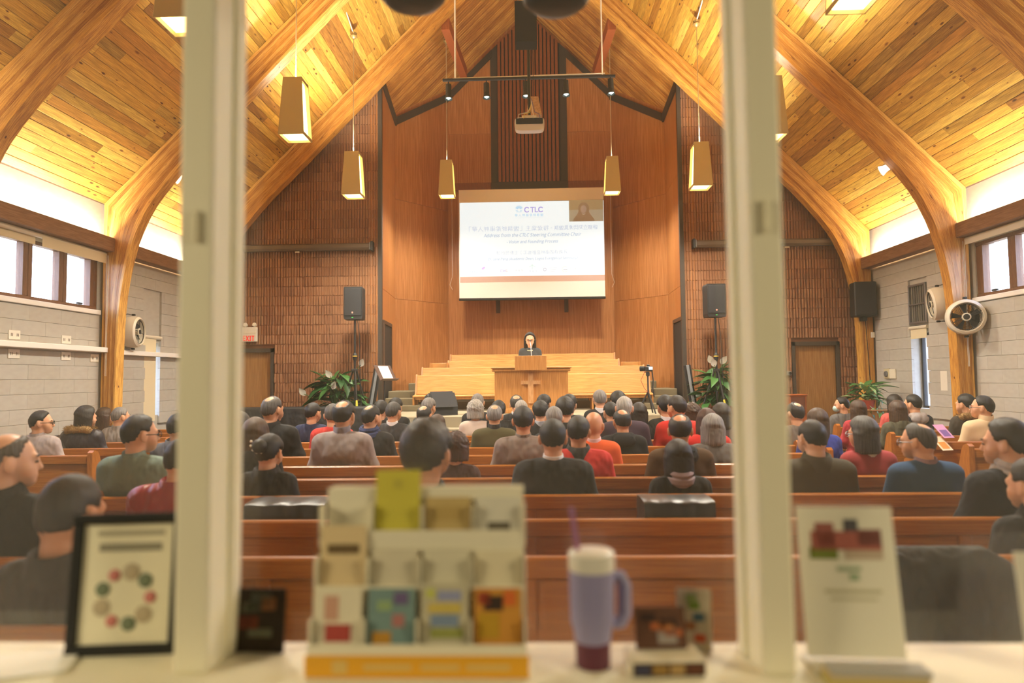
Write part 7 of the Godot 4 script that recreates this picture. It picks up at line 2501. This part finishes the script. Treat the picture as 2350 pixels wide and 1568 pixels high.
func build_rack() -> void:
	# four columns by three tiers of pockets
	var x0 := aty(700, 1555, SILL).x
	var x1 := aty(1215, 1555, SILL).x
	var w := x1 - x0
	var o := V((x0 + x1) * 0.5, SILL, 1.50)
	var t := thing("brochure_rack", "white tiered brochure rack with an orange front strip on the sill", "brochure rack", o)
	var white := mat(C(238, 232, 212), 0.7)
	var zs := [0.03, -0.005, -0.04]
	var ys := [0.0, 0.14, 0.25]
	var hs := [0.14, 0.115, 0.11]
	part(t, "back_board", boxm(Vector3(w - 0.03, 0.375, 0.004)), white, Vector3(0.005, 0.189, -0.07))
	part(t, "base_board", boxm(Vector3(w, 0.005, 0.13)), white, Vector3(0, 0.003, -0.01))
	for k in 3:
		part(t, "tier_front", boxm(Vector3(w - 0.01 - 0.01 * k, 0.035, 0.003)), white, Vector3(0, ys[k] + 0.02 + (0.03 if k == 0 else 0.0), zs[k] + 0.024))
		part(t, "tier_back", boxm(Vector3(w - 0.012 - 0.01 * k, hs[k] + 0.03, 0.003)), white, Vector3(0, ys[k] + hs[k] * 0.5, zs[k] - 0.012))
		for c in 5:
			part(t, "divider", boxm(Vector3(0.003, hs[k] * 0.8, 0.034)), white, Vector3(-w * 0.5 + 0.008 + (w - 0.016) * c / 4.0, ys[k] + hs[k] * 0.42, zs[k] + 0.006))
	part(t, "orange_strip", boxm(Vector3(w, 0.045, 0.004), 0.001), mat(C(232, 172, 44), 0.6), Vector3(0, 0.0235, 0.056))
	for q in [[-0.16, 0.032, 0.026], [-0.06, 0.1, 0.012], [0.05, 0.08, 0.012], [0.15, 0.09, 0.012]]:
		part(t, "strip_print", boxm(Vector3(q[1], q[2], 0.001), 0.0004), mat(C(222, 190, 112), 0.7), Vector3(q[0], 0.023, 0.0588))
	var cw := (w - 0.016) / 4.0
	var tl := Basis(Vector3.RIGHT, -0.12)
	# [column, tier, height, colour, patches, label]
	var items := [
		[0, 0, 0.125, C(232, 224, 202), [[0.0, 0.03, 0.055, 0.035, C(176, 72, 66)], [-0.015, 0.08, 0.03, 0.05, C(206, 160, 140)]], "cream leaflet with a red blot in the brochure rack's front tier"],
		[1, 0, 0.125, C(122, 150, 150), [[-0.02, 0.02, 0.04, 0.025, C(190, 140, 50)], [0.02, 0.1, 0.03, 0.025, C(110, 96, 140)], [0.015, 0.055, 0.025, 0.025, C(176, 120, 120)], [-0.015, 0.085, 0.03, 0.02, C(150, 176, 130)]], "teal illustrated leaflet in the brochure rack's front tier"],
		[2, 0, 0.135, C(196, 190, 166), [[0.0, 0.08, 0.07, 0.02, C(206, 186, 96)], [0.01, 0.105, 0.05, 0.02, C(150, 156, 196)], [0.0, 0.055, 0.06, 0.025, C(126, 146, 176)], [0.005, 0.03, 0.07, 0.02, C(150, 156, 84)], [-0.03, 0.11, 0.02, 0.02, C(196, 200, 110)]], "leaflet with a rainbow picture in the brochure rack's front tier"],
		[3, 0, 0.125, C(206, 146, 60), [[-0.02, 0.045, 0.045, 0.05, C(190, 150, 40)], [-0.01, 0.09, 0.04, 0.03, C(60, 44, 36)], [0.025, 0.1, 0.025, 0.03, C(216, 110, 50)], [-0.03, 0.1, 0.025, 0.025, C(160, 70, 44)]], "orange and yellow leaflet in the brochure rack's front tier"],
		[0, 1, 0.155, C(222, 200, 158), [[0.0, 0.1, 0.07, 0.02, C(110, 90, 60)]], "tan leaflet with a dark smudge in the rack's middle tier"],
		[1, 1, 0.105, C(214, 206, 184), [[0.0, 0.0, 0.08, 0.02, C(200, 190, 120)]], "plain grey cream leaflet in the rack's middle tier"],
		[2, 1, 0.105, C(216, 210, 188), [[0.0, 0.006, 0.08, 0.02, C(206, 160, 40)]], "plain leaflet with a gold foot in the rack's middle tier"],
		[3, 1, 0.1, C(226, 216, 188), [[0.0, 0.006, 0.085, 0.024, C(84, 72, 46)]], "cream leaflet with a dark olive foot in the rack's middle tier"],
		[0, 2, 0.05, C(84, 140, 100), [], "green leaflet peeping out of the rack's top tier"],
		[1, 2, 0.16, C(206, 196, 76), [[0.0, 0.125, 0.02, 0.02, C(190, 180, 76)]], "tall yellow leaflet in the rack's top tier"],
		[2, 2, 0.1, C(196, 172, 116), [[0.0, 0.06, 0.06, 0.03, C(186, 160, 100)]], "tan printed leaflet in the rack's top tier"],
		[3, 2, 0.1, C(222, 218, 206), [[0.0, 0.03, 0.05, 0.022, C(104, 98, 84)]], "pale leaflet with a grey picture in the rack's top tier"]]
	for q in items:
		var pos := o + Vector3(-w * 0.5 + 0.008 + cw * (q[0] + 0.5), ys[q[1]] + 0.006 + (0.045 if q[1] == 0 else 0.0), zs[q[1]] + 0.012)
		if q[0] == 0 and q[1] == 2:
			pos.y -= 0.035
			pos.x -= 0.01
		var l := thing("leaflet", q[5], "leaflet", pos, 0, "leaflets in the brochure rack")
		part(l, "sheet", boxm(Vector3(cw - 0.014, q[2], 0.003)), mat(q[3], 0.75), tl * Vector3(0, q[2] * 0.5, 0), tl)
		for p in q[4]:
			part(l, "print_patch", boxm(Vector3(p[2], p[3], 0.001)), mat(p[4], 0.75), tl * Vector3(p[0], p[1] + 0.005, 0.002), tl)
